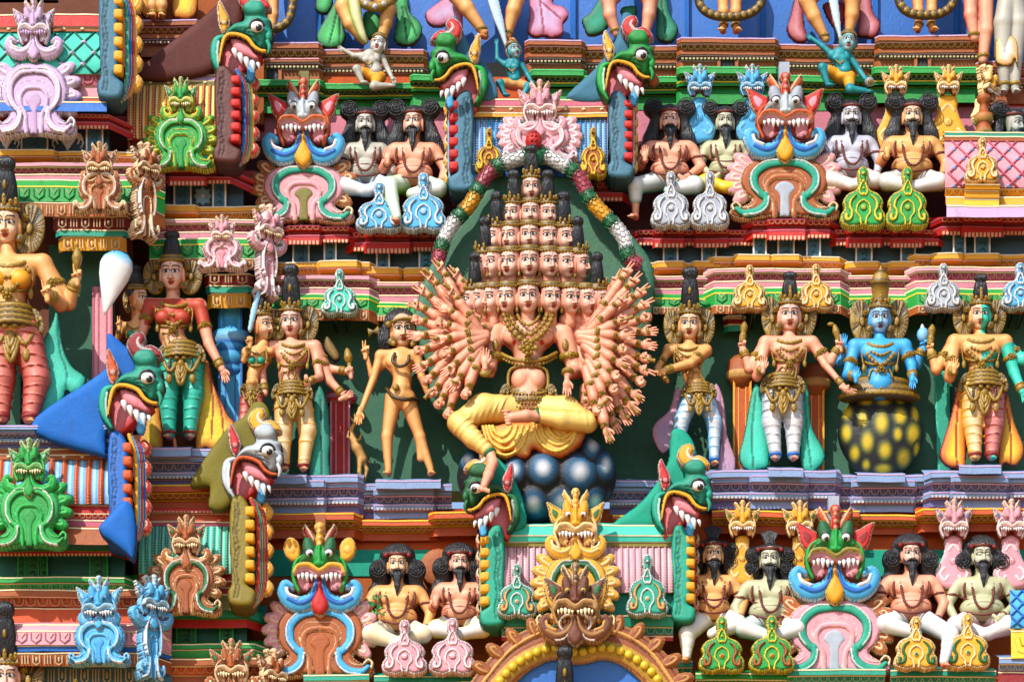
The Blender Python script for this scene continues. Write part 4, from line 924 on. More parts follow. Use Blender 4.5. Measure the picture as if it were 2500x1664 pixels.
def arch(T,cx,cy,w,h,P,z,curl=True,npet=4,petw=58):
    """leaf-shaped board under a lion mask; (cx, cy) top middle; w half width, h height. P: petal, body, inner, core, edge"""
    L=P.get('light','cream')
    r=Relief(2.2,8); body=[(0,0),(.38,.02),(.72,.16),(.84,.4),(.74,.62),(.62,.72),(.8,.82),(1.,.86),(1.02,.96),(.8,1.03),(.4,1.),(.2,.98)]
    for i in range(npet):
        for m in (1,-1):
            a=-40+i*26; t=i/(max(npet-1,1)); px=m*w*(.74+.12*math.sin(t*PI)); py=h*(.1+.52*t)
            petal(r,px,py,petw*(m),petw*.62,(a*.7)*m,P['petal'],L)
    part(T,'petals',r.geo(),off=(cx,cy,z-6))
    r=Relief(2.2,16); r.poly([(a*w,b*h) for a,b in sym(body)],12,P['body'],r=13,edge=mx(P['body'],L,.75),ew=3.6,tick=6,groove=1.6)
    part(T,'board',r.geo(),off=(cx,cy,z))
    r=Relief(2.2,4); b=12
    for m in (1,-1):
        q=lambda p: [(m*x*w,y*h) for x,y in p]
        mid=[(.02,.14),(.34,.17),(.56,.32),(.56,.52),(.42,.66)]
        r.line(q(mid),[w*.06,w*.085,w*.09,w*.075],7,P['inner'],b=b,edge=mx(P['inner'],'black',.75),ew=1.8); r.line(q([(.1,.1),(.36,.12),(.6,.28),(.62,.5),(.5,.64)]),1.7,3,mx(P['inner'],'white',.75),b=b+6)
        if curl:
            r.line(q([(.36,.66),(.36,.8),(.52,.92),(.76,.95),(.9,.88)]),[w*.07,w*.08,w*.08,w*.05],7,P['inner'],b=b,edge=mx(P['inner'],'black',.75),ew=1.8)
            r.line(q([(.3,.7),(.34,.86),(.5,.96),(.76,.99)]),1.7,3,mx(P['inner'],'white',.75),b=b+6)
            r.line(q([(.18,.98),(.2,.74),(.3,.62),(.32,.48),(.2,.38),(0,.36)]),w*.05,5,P.get('rib',P['body']),b=b,edge=mx(P['body'],L,.8),ew=1.8)
        r.line(q([(.96,.9),(.98,.82),(.9,.78),(.82,.84)]),3,4,mx(P['body'],L,.8),b=b)
        r.line(q([(.14,.05),(.44,.07),(.74,.24),(.78,.44),(.66,.6)]),1.3,-1.6,mx(P['body'],'black',.6),only=True); r.line(q([(.0,.27),(.26,.28),(.4,.42),(.36,.56),(.24,.7),(.24,.9)]),1.6,2,mx(P['body'],L,.6),b=b-1)
        r.line(q([(.5,.76),(.62,.84),(.78,.86)]),[1,3,2],3,mx(P['body'],L,.5),b=b-1); r.line(q([(.0,.24),(.28,.24),(.45,.42),(.42,.56)]),1.2,-1.5,mx(P['body'],'black',.6),only=True)
    r.poly([(a*w,b_*h) for a,b_ in sym([(0,.42),(.14,.46),(.2,.56),(.1,.68),(.1,.98),(0,1.)])],5,P['core'],r=8,b=b-3,edge=mx(P['core'],'black',.6),ew=2)
    part(T,'scrollwork',r.geo(),off=(cx,cy,z)); 
    if P.get('stem') is not None: part(T,'foot',box(-w*.3,w*.3,h*.98,h*1.06,-10,12,P['stem']),off=(cx,cy,z))
def lion_leaf(label,x,y,z,s,col,light='cream',dark=None,aw=70,ah=120,name='lion_mask_finial',inner=None,eye='white',teeth='cream',group='lion mask finials on the eaves',petal_=True,core=None,whisk=True,ay=34,npet=4,yaw=0,earc=None,narrow=False,vy=1.2,ws=1.2):
    """one-coloured lion mask over a leaf board; (x, y) middle of the face"""
    T=thing(name,label,'finial',x,y,z,group); dk=dark if dark is not None else mx(col,'black',.5)
    P=dict(face=col,ear=col,crest=col,lip=mx(col,light,.55),eye=eye,edge=mx(col,light,.7),mouth=dk,gum=mx(col,light,.3),pupil=mx(dk,'black',.3),lid=dk,teeth=teeth,brow=col)
    if earc is not None: P['earc']=earc
    if narrow:
        r=Relief(2.2,12); w=aw
        r.poly([(a*w,b*ah) for a,b in sym([(0,0),(.45,.05),(.5,.3),(.8,.55),(1,.72),(.8,.95),(.4,1.),(0,1.02)])],10,col,r=12,edge=mx(col,light,.7),ew=3); 
        r.line([(-.3*w,.3*ah),(0,.2*ah),(.3*w,.3*ah)],2.5,3,mx(col,light,.6),b=10); r.dot(0,.5*ah,w*.22,5,mx(col,light,.25),b=9,edge=dk,ew=1.6); r.dot(0,.5*ah,w*.1,4,col,b=11,edge=dk,ew=1.2)
        for m in (1,-1): r.line([(m*.5*w,.62*ah),(m*.75*w,.74*ah),(m*.5*w,.86*ah),(m*.3*w,.78*ah)],2.6,3,mx(col,light,.6),b=10)
        part(T,'board',r.geo(),off=(0,ay,-4))
    else:
        arch(T,0,ay,aw,ah,dict(petal=col,body=col,inner=inner if inner is not None else mx(col,light,.3),core=core if core is not None else mx(col,dk,.3),light=light),0,npet=npet if petal_ else 0,petw=aw*.6)
    if whisk: whiskers(T,0,0,s*ws,col,light,8,drop=col,core=mx(col,light,.4))
    lionface(T,0,0,s,P,z=14,vy=vy); 
    if yaw: T.rotation_euler[2]=math.radians(yaw)
    return T
def big_yali(label,x,y,z,s,face,ear,earc,crest,crestc,lip,whisk,drop,petalc,body,inner,core,aw,ah,ay,roundear=False,brow=None,wl='white',core2='blue',npet=5,light='cream',stem=None,jaw=None,vy=1.1,ws=1.):
    T=thing('lion_gargoyle',label,'gargoyle',x,y,z,'big many coloured lion gargoyles')
    P=dict(face=face,ear=ear,earc=earc,crest=crest,crestc=crestc,lip=lip,eye='white',mouth='dred',gum='pink',roundear=roundear,brow=brow or face,jaw=jaw or lip,edge=mx(lip,'black',.7))
    arch(T,0,ay,aw,ah,dict(petal=petalc,body=body,inner=inner,core=core,light=light,rib=body),0,npet=npet,petw=aw*.5)
    whiskers(T,0,-2*s,s*ws,whisk,wl,16,drop=drop,core=core2); lionface(T,0,0,s,P,z=26,big=True,vy=vy)
    part(T,'prop',box(-10*s,10*s,-100*s,-50*s,-40,-4,mx(core,'black',.1)))
    return T
# ---------------------------------------------------------------- makara: dragon head in profile with a tall fin
def makara(label,x,y,z,s,k,head_,fin,finc,crest,ear,lip='yellow',jaw=None,body=None,group='dragon heads springing from the roof ends',finz=-30,tongue='sky'):
    """(x, y): the eye; k=+1 looks right; fin: outline relative to the eye (not mirrored)"""
    T=thing('dragon_head',label,'dragon head',x,y,z,group); jaw=jaw or head_; dk='black'
    q=lambda p: [(a*s*k,(b if b<60 else 60+(b-60)*.74)*s) for a,b in p]
    r=Relief(2.8,16); r.poly(fin,12,finc,r=22,edge=c(finc)*.7,ew=2); part(T,'fin',r.geo(),off=(0,0,finz),mat=MATTE)
    r=Relief(2.1,22); r.poly(q([(-40,-48),(-52,-74),(-40,-98),(-16,-104),(-6,-88),(-12,-72),(6,-74),(26,-62),(34,-44),(10,-40),(-14,-42)]),10,crest,r=12,edge=mx(crest,'white',.6),ew=3.4,tick=5,groove=1.4)
    r.line(q([(-22,-88),(-26,-76),(-14,-62),(6,-60)]),[2,4,4,2],4,mx(crest,'white',.6),b=9); part(T,'crest',r.geo(),off=(0,0,4))
    r=Relief(2.1,16); r.poly(q([(-100,-50),(-92,-66),(-80,-46),(-68,-20),(-70,6),(-84,18),(-96,-4)]),9,ear,r=12,edge=mx(ear,'white',.6),ew=4,tick=5,groove=1.4); r.dot(-82*s*k,-8*s,8*s,5,mx(ear,'white',.25),b=8,edge=dk,ew=1.4); part(T,'ear',r.geo(),off=(0,0,10))
    r=Relief(2.1,44) # jaw back and throat
    r.poly(q([(-70,22),(-40,30),(-8,50),(10,70),(-10,92),(-34,120),(-60,150),(-84,170),(-92,130),(-90,60)]),6,'pink',r=24,col2='red'); part(T,'throat',r.geo(),off=(0,0,-14))
    r=Relief(2.1,40); r.line(q([(-84,26),(-100,34),(-106,60),(-104,90),(-96,116),(-86,140)]),[7*s,12*s,12*s,11*s,9*s,5*s],14,jaw,edge=c(jaw)*.4,ew=2); r.line(q([(-95,42),(-98,70),(-94,110)]),2.6,3,mx(jaw,'white',.5),b=14); part(T,'jaw',r.geo(),off=(0,0,0))
    r=Relief(2.1,40)
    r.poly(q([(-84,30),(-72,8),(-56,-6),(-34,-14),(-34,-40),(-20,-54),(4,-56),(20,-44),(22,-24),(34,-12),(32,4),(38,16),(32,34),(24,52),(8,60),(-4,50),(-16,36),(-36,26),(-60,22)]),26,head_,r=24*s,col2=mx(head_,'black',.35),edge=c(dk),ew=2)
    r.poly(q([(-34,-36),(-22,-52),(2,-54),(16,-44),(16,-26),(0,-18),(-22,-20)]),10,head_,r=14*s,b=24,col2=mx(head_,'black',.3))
    for i in range(3): r.line(q([(-30,14+i*5),(-14,16+i*7),(2,24+i*8)]),1.3,-2,mx(head_,'black',.6),only=True)
    part(T,'head',r.geo(),off=(0,0,10))
    r=Relief(2.1,12); pl=[(-92,100),(-88,60),(-80,30),(-66,20),(-44,22),(-22,32),(-8,50),(8,60),(20,62)]
    r.line(q(pl),[3*s,5*s,6*s,6*s,6.5*s,6*s,5*s],8,lip,edge=dk,ew=1.6); part(T,'lip',r.geo(),off=(0,0,30))
    r=Relief(2.1,20); r.poly(q([(-66,30),(-44,30),(-24,42),(-8,62),(4,80),(-6,88),(-22,80),(-40,72),(-58,58)]),8,'pink',r=16,col2=mx('pink','red',.5)); part(T,'gum',r.geo(),off=(0,0,16))
    tg=[cone(a*s*k,b*s+K*26,26,w_*s,l*s,'white',dx=4*k*s) for a,b,w_,l in ((-56,54,15,24),(-42,66,15,26),(-27,76,15,28),(-12,84,14,28),(2,88,10,18))]
    [part(T,'tooth',t_,off=(0,0,10),mat=GLOSS) for t_ in tg]
    g=[ball(0,K*42,40,17*s,14*s,12*s,'white',n=18,m=12),ball(5*s*k,3*s+K*50,47,8*s,8.4*s,7*s,'black',n=14,m=9),tube([(a*s*k,b*s+K*50,50-abs(a)*.3) for a,b in ((-18,2),(-12,-11),(0,-16),(12,-13),(19,-2))],3.2*s,'black',n=6),ball(3*s*k,0+K*54,54,2*s,2*s,1.5*s,'white')]
    part(part(T,'eye',[g[0],g[2]],off=(0,0,4),mat=GLOSS),'pupil',[g[1],g[3]],mat=GLOSS)
    part(T,'nostril',[ball(28*s*k,24*s+K*28,28,9*s,14*s,10*s,head_,col2=mx(head_,'black',.3)),tube([(24*s*k,34*s+K*30,30),(30*s*k,50*s+K*30,30),(26*s*k,66*s+K*28,28)],[5*s,5*s,2*s],head_)],off=(0,0,4))
    r=Relief(2.1,10); r.poly(q([(-20,74),(-4,90),(-6,120),(-12,156),(-28,150),(-26,110)]),6,tongue,r=8,edge=mx(tongue,'blue',.6),ew=2); part(T,'tongue',r.geo(),off=(0,0,4)); return T
# ================================================================ THE TOWER: walls behind everything
def rect(x0,x1,y0,y1,z,col,cx,cy,depth=60):
    """wall slab with its front at z; seen rectangle"""
    b=box(x0-cx,x1-cx,0,y1-y0,-depth,0,col); V=b[0].copy(); V[:,1]+=y0-cy+K*z; V[:,2]+=z; return (V,b[1],b[2])
TW=thing('temple_tower','plastered tower wall behind all the statues, painted blue, green, pink and orange','tower',1250,832,0)
def wall(nm,x0,x1,y0,y1,z,col,depth=80,mat=None): part(TW,nm,rect(x0,x1,y0,y1,z,col,1250,832,depth),mat=mat or MATTE,flat=True)
wall('upper_wall',600,2600,-60,140,-190,'blue',mat=GLOSS); wall('upper_wall',-60,640,-60,300,-60,'brown'); wall('upper_wall',100,270,-40,60,-20,'slate')
for x0,x1 in ((762,775),(1395,1408),(1680,1690),(1868,1880),(2150,2160),(2350,2362)): wall('buttress',x0,x1,-60,120,-176,'blue',20)
wall('middle_wall',600,2600,180,300,-120,'orange'); wall('middle_wall',560,2600,255,345,-100,mx('dpink','pink',.5)); wall('middle_wall',600,2600,340,600,-96,'choc')
wall('recess_wall',600,2600,560,680,-40,'slated'); wall('niche_wall',110,2600,600,1200,-50,'niche'); wall('niche_wall',130,290,600,1050,90,'niche'); wall('niche_wall',-40,60,600,1050,84,'niche')
wall('lower_wall',-40,2600,1240,1360,20,'orange'); wall('lower_wall',560,2600,1340,1404,22,'teal'); wall('lower_wall',560,2600,1400,1720,18,'brown')
wall('left_wall',-60,330,-60,1720,60,'dbrown'); wall('left_wall',300,600,150,640,-20,'dbrown'); wall('left_wall',300,620,1060,1720,60,'dbrown')
# ---------------------------------------------------------------- brown ledges under the top row of statues
def brown_ledge(label,x0,x1,y,h,z,holes=()):
    b=[('ledge',[(y,y+h*.17,z,z,'brown'),(y+h*.21,y+h*.42,z-4,z-18,'brown','scal','pink'),(y+h*.45,y+h*.56,z-16,z-16,'brown',None,'pink'),(y+h*.58,y+h*.72,z-22,z-28,'dbrown','dent')]),('frieze',[(y+h*.74,y+h*1.15,z-34,z-34,'brown',None,'pink')])]
    T=cornice('brown_cornice',label,'cornice',x0,x1,b,z,10,10,trim='lav',group='brown cornices under the top row')
    for hx0,hx1 in holes: 
        part(T,'pigeon_hole',rect(hx0-(x0+x1)/2,hx1-(x0+x1)/2,0,h*.34,-30,'black',0,-h*.76,4),flat=True)
        for q in (hx0-10,hx1+2): part(T,'post',rect(q-(x0+x1)/2,q-(x0+x1)/2+8,0,h*.36,-24,'brown',0,-h*.75,8),flat=True)
brown_ledge('brown cornice at the upper left with one dark square hole',600,778,104,84,-70,[(650,676)])
brown_ledge('recessed brown cornice behind the grey crouching dwarf',786,1035,120,76,-100)
brown_ledge('brown cornice between the two grey fins beside the teal dwarf',1290,1420,97,74,-70)
brown_ledge('recessed brown cornice left of the long hanging garland',1424,1662,110,76,-100)
brown_ledge('brown cornice under the left garlanded pair of legs, with a dark hole',1662,1893,92,72,-62,[(1762,1794)])
brown_ledge('recessed brown cornice behind the second teal dwarf',1897,2145,108,76,-100)
brown_ledge('brown cornice under the right garlanded pair of legs, with a dark hole',2146,2400,86,74,-62,[(2244,2266)])
brown_ledge('brown cornice stepping away at the upper right edge',2392,2520,150,90,-80)
brown_ledge('brown cornice left of the red crested dragon, high on the left',340,480,48,78,-10)
brown_ledge('brown cornice over the lavender lion mask in the top left corner',-30,142,0,44,60)
def green_ledge(label,x0,x1,y,h,z):
    b=[('ledge',[(y,y+h*.2,z,z,'green'),(y+h*.23,y+h*.4,z-6,z-22,'dgreen','scal','lime'),(y+h*.42,y+h*.56,z-16,z-20,'green',None,'lyellow')]),('frieze',[(y+h*.6,y+h*1.1,z-34,z-34,'green',None,'lime')])]
    cornice('green_cornice',label,'cornice',x0,x1,b,z,8,8,trim='lgreen',group='green cornices below the brown ones')
green_ledge('green cornice behind the grey lion gargoyle',616,782,194,74,-40)
green_ledge('green cornice under the grey crouching dwarf',790,1008,203,68,-64)
green_ledge('green cornice piece beside the green dragon of the upper left',1008,1105,182,72,-44)
green_ledge('green cornice under the teal dwarf with the sword',1300,1425,170,74,-60)
green_ledge('green cornice behind the grey fin of the right dragon',1425,1662,186,74,-64)
green_ledge('green cornice behind the two sky blue lion masks',1660,1895,163,82,-40)
green_ledge('recessed green cornice under the second teal dwarf',1897,2138,184,76,-64)
green_ledge('green cornice behind the two yellow lion masks',2136,2385,163,78,-40)
# ---------------------------------------------------------------- red cornices over the slate recess
def red_ledge(label,x0,x1,y,h,z,bays=(),col='red',rr=26,ll=26):
    b=[('ledge',[(y,y+h*.3,z,z-6,'red','scal'),(y+h*.34,y+h*.5,z-14,z-16,'dred'),(y+h*.54,y+h,z-6,z-8,'red','dent')])]
    T=cornice('red_cornice',label,'cornice',x0,x1,b,z,ll,rr,trim='dpink',group='red cornices with toothed edges'); cx=(x0+x1)/2
    for a,d in bays: part(T,'projection',mold(a,d,y,[(y-3,y+h*.3-2,14,8,'red','scal'),(y+h*.34,y+h*.5,0,-2,'dred'),(y+h*.54,y+h+5,8,8,'red','dent')],5,5,'dpink',cx=cx,back=-30),flat=True)
red_ledge('red cornice under the grey lion gargoyle',652,850,553,38,34,[(705,780)])
red_ledge('red cornice under the two sky blue leaf finials',862,1090,566,46,14,[(895,1000)])
red_ledge('red cornice under the two grey leaf finials',1560,1842,562,36,10,[(1598,1668),(1698,1775)])
red_ledge('red cornice under the blue whiskered gargoyle of the upper right',1838,2026,538,42,36,[(1876,1965)])
red_ledge('red cornice under the two green leaf finials',2040,2292,560,38,12,[(2070,2150),(2178,2250)])
red_ledge('red cornice below the pink lattice roof on the right',2300,2540,530,42,36,[(2352,2445)])
red_ledge('red cornice under the lavender lion mask, upper left corner',-30,262,278,34,210,[(36,132)],rr=60)
red_ledge('red cornice under the green lion mask on yellow ribs',360,562,412,34,110,[(415,500)],rr=54)
red_ledge('short red cornice block right of the garland arch',1440,1520,446,44,20)
red_ledge('short red cornice block left of the garland arch',1130,1180,462,30,10)
# ---------------------------------------------------------------- slate recess with small pilasters
def slate_band(label,x0,x1,y,h,z,posts,pats=(),col='slate',edge='white',wallc='slated',rr=0):
    T=thing('pilaster_band',label,'panel band',(x0+x1)/2,y,z,'bands of small pilasters under the cornices'); cx=(x0+x1)/2
    part(T,'panel',rect(x0,x1,0,h,-16,wallc,cx,0,40),flat=True)
    for a,b in posts:
        part(T,'pilaster',[rect(a,b,0,h,0,col,cx,0,20)],flat=True)
        g=[rect(a,a+4,0,h,2,edge,cx,0,6),rect(b-4,b,0,h,2,edge,cx,0,6)]
        for i in range(3): g.append(tube([(a-cx+(b-a)*.35,h*(.2+i*.27)+2,2),(a-cx+(b-a)*.6,h*(.12+i*.27)+2,3),(a-cx+(b-a)*.65,h*(.28+i*.27)+2,2)],1.4,mx(col,'black',.5),n=4))
        part(T,'pilaster_edge',g,flat=True)
    for px,r_,kd in pats:
        r=Relief(2.,2); X=px-cx
        if kd=='flower':
            for i in range(8): a=i/8*2*PI; r.poly(tr([(0,-.14),(.6,-.3),(1,0),(.6,.3),(0,.14)],X,h/2,r_,math.degrees(a)),2,'ltblue',r=3)
            r.dot(X,h/2,r_*.25,3,'white')
        else:
            for m in (1,-1):
                for i in range(4): r.line([(X,h*.94),(X+m*r_*(.12+.2*i),h*(.5-.06*i)),(X+m*r_*(.3+.24*i),h*(.22+.14*i)),(X+m*r_*(.22+.22*i),h*(.36+.16*i))],[1,2.4,3.6,2.4],2,'white')
        part(T,'painted_flower',r.geo(),off=(0,0,-14))
    return T
slate_band('slate pilaster band with white scrolls, upper left corner',-20,262,306,64,170,[(52,118),(208,250)],[(16,30,'l'),(163,36,'l')])
slate_band('slate pilaster band with one painted daisy',362,592,446,64,60,[(424,468),(518,552)],[(494,24,'flower')])
slate_band('slate pilaster band above the tall haired yellow trousered deity',640,872,590,56,0,[(714,756),(790,822)])
slate_band('slate pilaster band left of the garland tip',868,1086,612,48,-10,[(918,952),(1022,1058)])
slate_band('slate pilaster band below the two grey leaf finials',1560,1840,596,48,-10,[(1618,1656),(1712,1750)])
slate_band('slate pilaster band below the blue whiskered gargoyle',1836,2032,576,52,6,[(1838,1872),(1898,1940),(1968,2004)])
slate_band('slate pilaster band below the two green leaf finials',2030,2300,596,50,-10,[(2088,2130),(2198,2236)])
slate_band('slate pilaster band at the right edge',2300,2540,568,56,6,[(2326,2358),(2378,2418)])
slate_band('dark green pilaster band at the lower left edge',-20,300,1350,62,170,[(44,64),(62,98),(96,118),(216,262)],col='dgreen',edge='green',wallc='dteal')
slate_band('dark green pilaster band below the brown scroll lion mask',372,600,1530,42,110,[(430,480),(534,570)],col='dgreen',edge='green',wallc='dteal')
# ---------------------------------------------------------------- yellow, pink and green mouldings over the niches
def eave(label,x0,x1,yy,yp,yg,yf,ye,z,step=(),kap='green',fr='fringe',low='dred',rr=0,ll=0,pinkc='dpink',yel='yellow'):
    """yy yellow top, yp pink top, yg green top, yf fringe top, ye end"""
    h=yp-yy; ph=yg-yp
    bl=[('yellow_moulding',[(yy,yy+h*.36,z-40,z-40,'yellow'),(yy+h*.42,yp,z-46,z-60,mx(yel,'orange',.3),'scal')]),
        ('pink_moulding',[(yp,yp+ph*.2,z-14,z-14,'pink'),(yp+ph*.24,yp+ph*.62,z-20,z-34,pinkc,'scal'),(yp+ph*.66,yg,z-26,z-26,mx('dpink','pink',.5))]),
        ('rounded_eave',[(yg,yg+(yf-yg)*.3,z-16,z-4,kap),(yg+(yf-yg)*.3,yf,z-4,z,kap,'kap','lyellow')]),
        ('fringe',[(yf,ye,z-2,z-4,fr,'fringe')])]
    if yf<=yg: bl=bl[:2]
    T=cornice('niche_eave',label,'eave',x0,x1,bl,z,ll,rr,group='painted eaves over the niches'); cx=(x0+x1)/2
    for a,b in step: part(T,'projection',mold(a,b,yy,[(yy-4,yy+h*.36,-24,-24,'yellow'),(yy+h*.42,yp-2,-30,-50,mx('yellow','orange',.3))],8,8,'cream',cx=cx,back=-70),flat=True)
eave('eave over the deity in yellow trousers, holding a teal finial',664,900,638,672,716,752,782,50,[(780,870)],rr=24)
eave('eave over the dark haired standing ascetic',890,1082,655,688,736,768,784,26,[(896,972),(992,1046)])
eave('eave over the deity with crossed arm',1590,1778,640,672,718,748,766,26,[(1606,1668),(1698,1760)])
eave('eave carrying the two yellow leaf finials',1746,2052,624,654,700,742,764,54,[(1802,1880),(1890,1952)],rr=30,ll=26)
eave('eave over the blue deity in the jar',2056,2266,641,672,718,750,768,26,[(2072,2146),(2178,2246)])
eave('eave over the half green half pink deity at the right',2240,2540,620,650,702,744,764,54,[(2286,2352),(2364,2440)],ll=26)
eave('eave with the brown lion mask, above the large left goddess',-30,330,368,396,436,490,524,215,[(-20,128)],rr=60)
eave('eave with the pink lion mask, above the red bodied goddess',366,622,502,534,580,628,656,112,[(372,474)],rr=50)
# blue white eave at lower left
T=cornice('niche_eave','white rounded eave with the blue lion mask, lower left','eave',-30,345,[('moulding',[(1440,1456,210,210,'brown'),(1458,1484,196,180,'brown','scal')]),('frieze',[(1486,1522,176,176,'orange')]),('rounded_eave',[(1522,1536,226,238,'pink'),(1536,1570,238,240,'pink','kap')]),('blue_strip',[(1571,1586,234,232,'blue')]),('fringe',[(1588,1620,238,232,'brown','fringe')]),('soffit',[(1624,1670,170,160,'slate','fringe')])],240,0,60,group='painted eaves over the niches')
cornice('green_cornice','green cornice below the dark green pilasters, lower left','cornice',-30,300,[(1407,1420,206,206,'green'),(1422,1446,200,180,'lgreen','scal')],206,0,54,group='green cornices at the lower left')
cornice('green_cornice','green cornice over the small brown lion mask at the bottom','cornice',370,620,[(1570,1582,150,150,'green'),(1584,1606,146,130,'lgreen')],150,0,44,group='green cornices at the lower left')
cornice('brown_cornice','brown cornice with the small brown lion mask at the bottom','cornice',384,640,[(1606,1622,160,160,'brown'),(1624,1646,152,140,'orange','scal'),(1648,1690,130,130,'brown')],160,0,44,group='brown cornices of the lower left')
cornice('red_cornice','thin red and dark green cornice under the big green lion mask','cornice',-30,268,[(1322,1340,230,226,'dteal'),(1342,1355,214,214,'red','dent')],230,0,70,group='red and green cornices at the lower left',trim='green')
cornice('red_cornice','thin red and green cornice under the brown scroll lion mask','cornice',378,600,[(1484,1506,150,146,'teal'),(1508,1532,136,134,'red')],150,0,44,group='red and green cornices at the lower left',trim='green')
# lavender ledges the statues stand on
def lav_ledge(label,x0,x1,y,h,z,step=(),foot=(),rr=0,ll=0,dark=True):
    dk='ledged'
    b=[('ledge',[(y,y+h*.17,z,z,'ledge'),(y+h*.2,y+h*.3,z-8,z-8,'ledge'),(y+h*.33,y+h*.55,z-14,z-30,dk,'scal'),(y+h*.58,y+h*.72,z-24,z-26,'ledge','dent'),(y+h*.76,y+h,z-40,z-40,dk)])]
    T=cornice('lavender_ledge',label,'ledge',x0,x1,b,z,ll,rr,trim='lav',group='lavender ledges under the standing statues'); cx=(x0+x1)/2
    for a,c_ in step: part(T,'projection',mold(a,c_,y,[(y+h*.12,y+h*.29,8,8,'ledge'),(y+h*.33,y+h*.55,2,-16,dk,'scal'),(y+h*.58,y+h*.74,-8,-10,'ledge','dent'),(y+h*.76,y+h,-22,-22,'ledge')],6,6,'lav',cx=cx,back=-60),flat=True)
    for a,c_,fy in foot: part(T,'foot_slab',mold(a,c_,y,[(fy,fy+20,34,34,'ledge')],0,0,'lav',cx=cx,back=-60),flat=True)
lav_ledge('lavender ledge under the large left goddess',-30,262,1037,56,280,rr=20)
lav_ledge('lavender ledge under the red bodied goddess',352,540,1096,98,170,foot=[(375,468,1092)],rr=10)
lav_ledge('lavender ledge under the deity in yellow trousers',640,872,1160,96,90,step=[(640,790)],foot=[(655,750,1158)],rr=14)
lav_ledge('lavender ledge under the dark haired standing ascetic',868,1102,1182,84,62,step=[(918,1058)],foot=[(918,1076,1170)])
lav_ledge('lavender ledge right of the dark boulders',1490,1745,1172,84,62)
lav_ledge('lavender ledge under the white trousered deity',1740,2040,1148,94,92,step=[(1836,1968)],foot=[(1874,1958,1142)],ll=20,rr=14)
lav_ledge('lavender ledge under the spotted jar',2040,2292,1160,90,62,step=[(2084,2232)],foot=[(2090,2206,1154)])
lav_ledge('lavender ledge under the half green half pink deity',2276,2540,1150,88,92,step=[(2328,2458)],foot=[(2338,2440,1134)],ll=16)
# orange cornices below
def or_ledge(label,x0,x1,y,h,z,rr=0,ll=0):
    cornice('orange_cornice',label,'cornice',x0,x1,[(y,y+h*.26,z,z,'orange'),(y+h*.3,y+h*.55,z-8,z-24,mx('orange','gold',.4),'scal'),(y+h*.58,y+h,z-36,z-36,'orange')],z,ll,rr,trim='lyellow',group='orange cornices above the lower sages')
or_ledge('orange cornice behind the yellow crested green gargoyle',642,862,1252,62,96,rr=22)
or_ledge('orange cornice above the first lower sage',862,1068,1268,52,70)
or_ledge('orange cornice above the second lower sage',1060,1165,1248,60,92,ll=14)
or_ledge('orange cornice above the tufted sages',1740,2096,1246,58,92)
or_ledge('recessed orange cornice above the smiling sage',2094,2264,1256,50,70)
or_ledge('orange cornice behind the two pink lion masks',2256,2540,1240,58,96,ll=18)
or_ledge('orange cornice left of the white headed dragon',350,512,1182,66,150)
or_ledge('orange cornice between the lavender ledge and the dark boulders',1496,1560,1256,40,60)
cornice('orange_cornice','brown and red moulding over the teal ribbed roof','cornice',345,566,[(1242,1250,150,150,'red','dent'),(1252,1270,140,140,'orange'),(1271,1283,150,146,'dpink')],150,0,0,group='orange cornices above the lower sages')
# bottom green band
for lab,a,b,y,z,cc in (('green base moulding under the first gargoyle',742,900,1645,150,'teal'),('green base moulding under the two pink leaf finials',915,1150,1648,140,'teal'),('teal base moulding left of the green leaf finials',1600,1690,1612,120,'teal'),('green base moulding under the two green leaf finials',1700,1935,1642,150,'green'),('teal base moulding under the red eared gargoyle',1925,2160,1632,160,'teal'),('teal base moulding under the yellow leaf finials',2176,2430,1634,146,'teal'),('lavender and teal base moulding at the lower right corner',2440,2540,1604,170,'ledge')):
    cornice('base_moulding',lab,'base moulding',a,b,[(y,y+14,z,z,cc),(y+16,y+34,z-8,z-20,cc,'scal'),(y+36,y+70,z-20,z-20,'dred')],z,0,0,group='base mouldings along the bottom')
# ================================================================ vaulted roofs and their ends
barrel('vaulted_roof','teal lattice roof behind the lavender lion mask',-30,262,78,180,200,'ltteal','dteal',bulge=30,lattice=True,w=52,dots='lav',ridge=[(36,66,206,210,'red'),(66,78,206,206,'brown','beads')],base=[(178,206,214,208,'dpink','scal'),(206,232,204,204,'pink'),(234,246,222,222,'orange'),(246,270,240,244,'blue')])
barrel('vaulted_roof','golden yellow ribbed roof with the green lion mask',314,528,208,338,110,'lyellow','orange',bulge=36,w=15,ridge=[(182,196,112,114,'lavd'),(196,208,112,112,'oliveg','beads')],base=[(338,364,124,120,'dred','scal'),(366,406,140,150,'teal')])
barrel('vaulted_roof','bright blue ribbed roof behind the pink lion mask',1150,1482,288,400,50,'sky','blue',bulge=26,w=12,ridge=[(243,260,64,66,'dpink'),(260,276,64,64,'brown','beads'),(276,287,66,66,'yellow')],base=[(400,432,70,70,'blue')])
barrel('vaulted_roof','pale pink ribbed roof with two teal leaf finials',1228,1640,1332,1442,150,'pink','mauve',bulge=30,w=15,ridge=[(1280,1304,156,164,'ltteal'),(1304,1320,164,160,'ltteal'),(1320,1332,156,156,'olive')],base=[(1442,1496,156,156,'teal'),(1496,1524,174,166,'teal'),(1526,1546,158,150,'teal','scal'),(1548,1560,150,150,'red')])
barrel('vaulted_roof','blue roof with yellow ribs behind the green lion mask',-30,268,1122,1226,230,'sky','orange',bulge=34,w=30,ridge=[(1094,1108,236,236,'brown'),(1108,1121,236,236,'brown','beads')],base=[(1228,1246,244,244,'red'),(1248,1262,244,240,'red','scal'),(1264,1280,240,240,'dpink'),(1282,1322,256,262,'brown')])
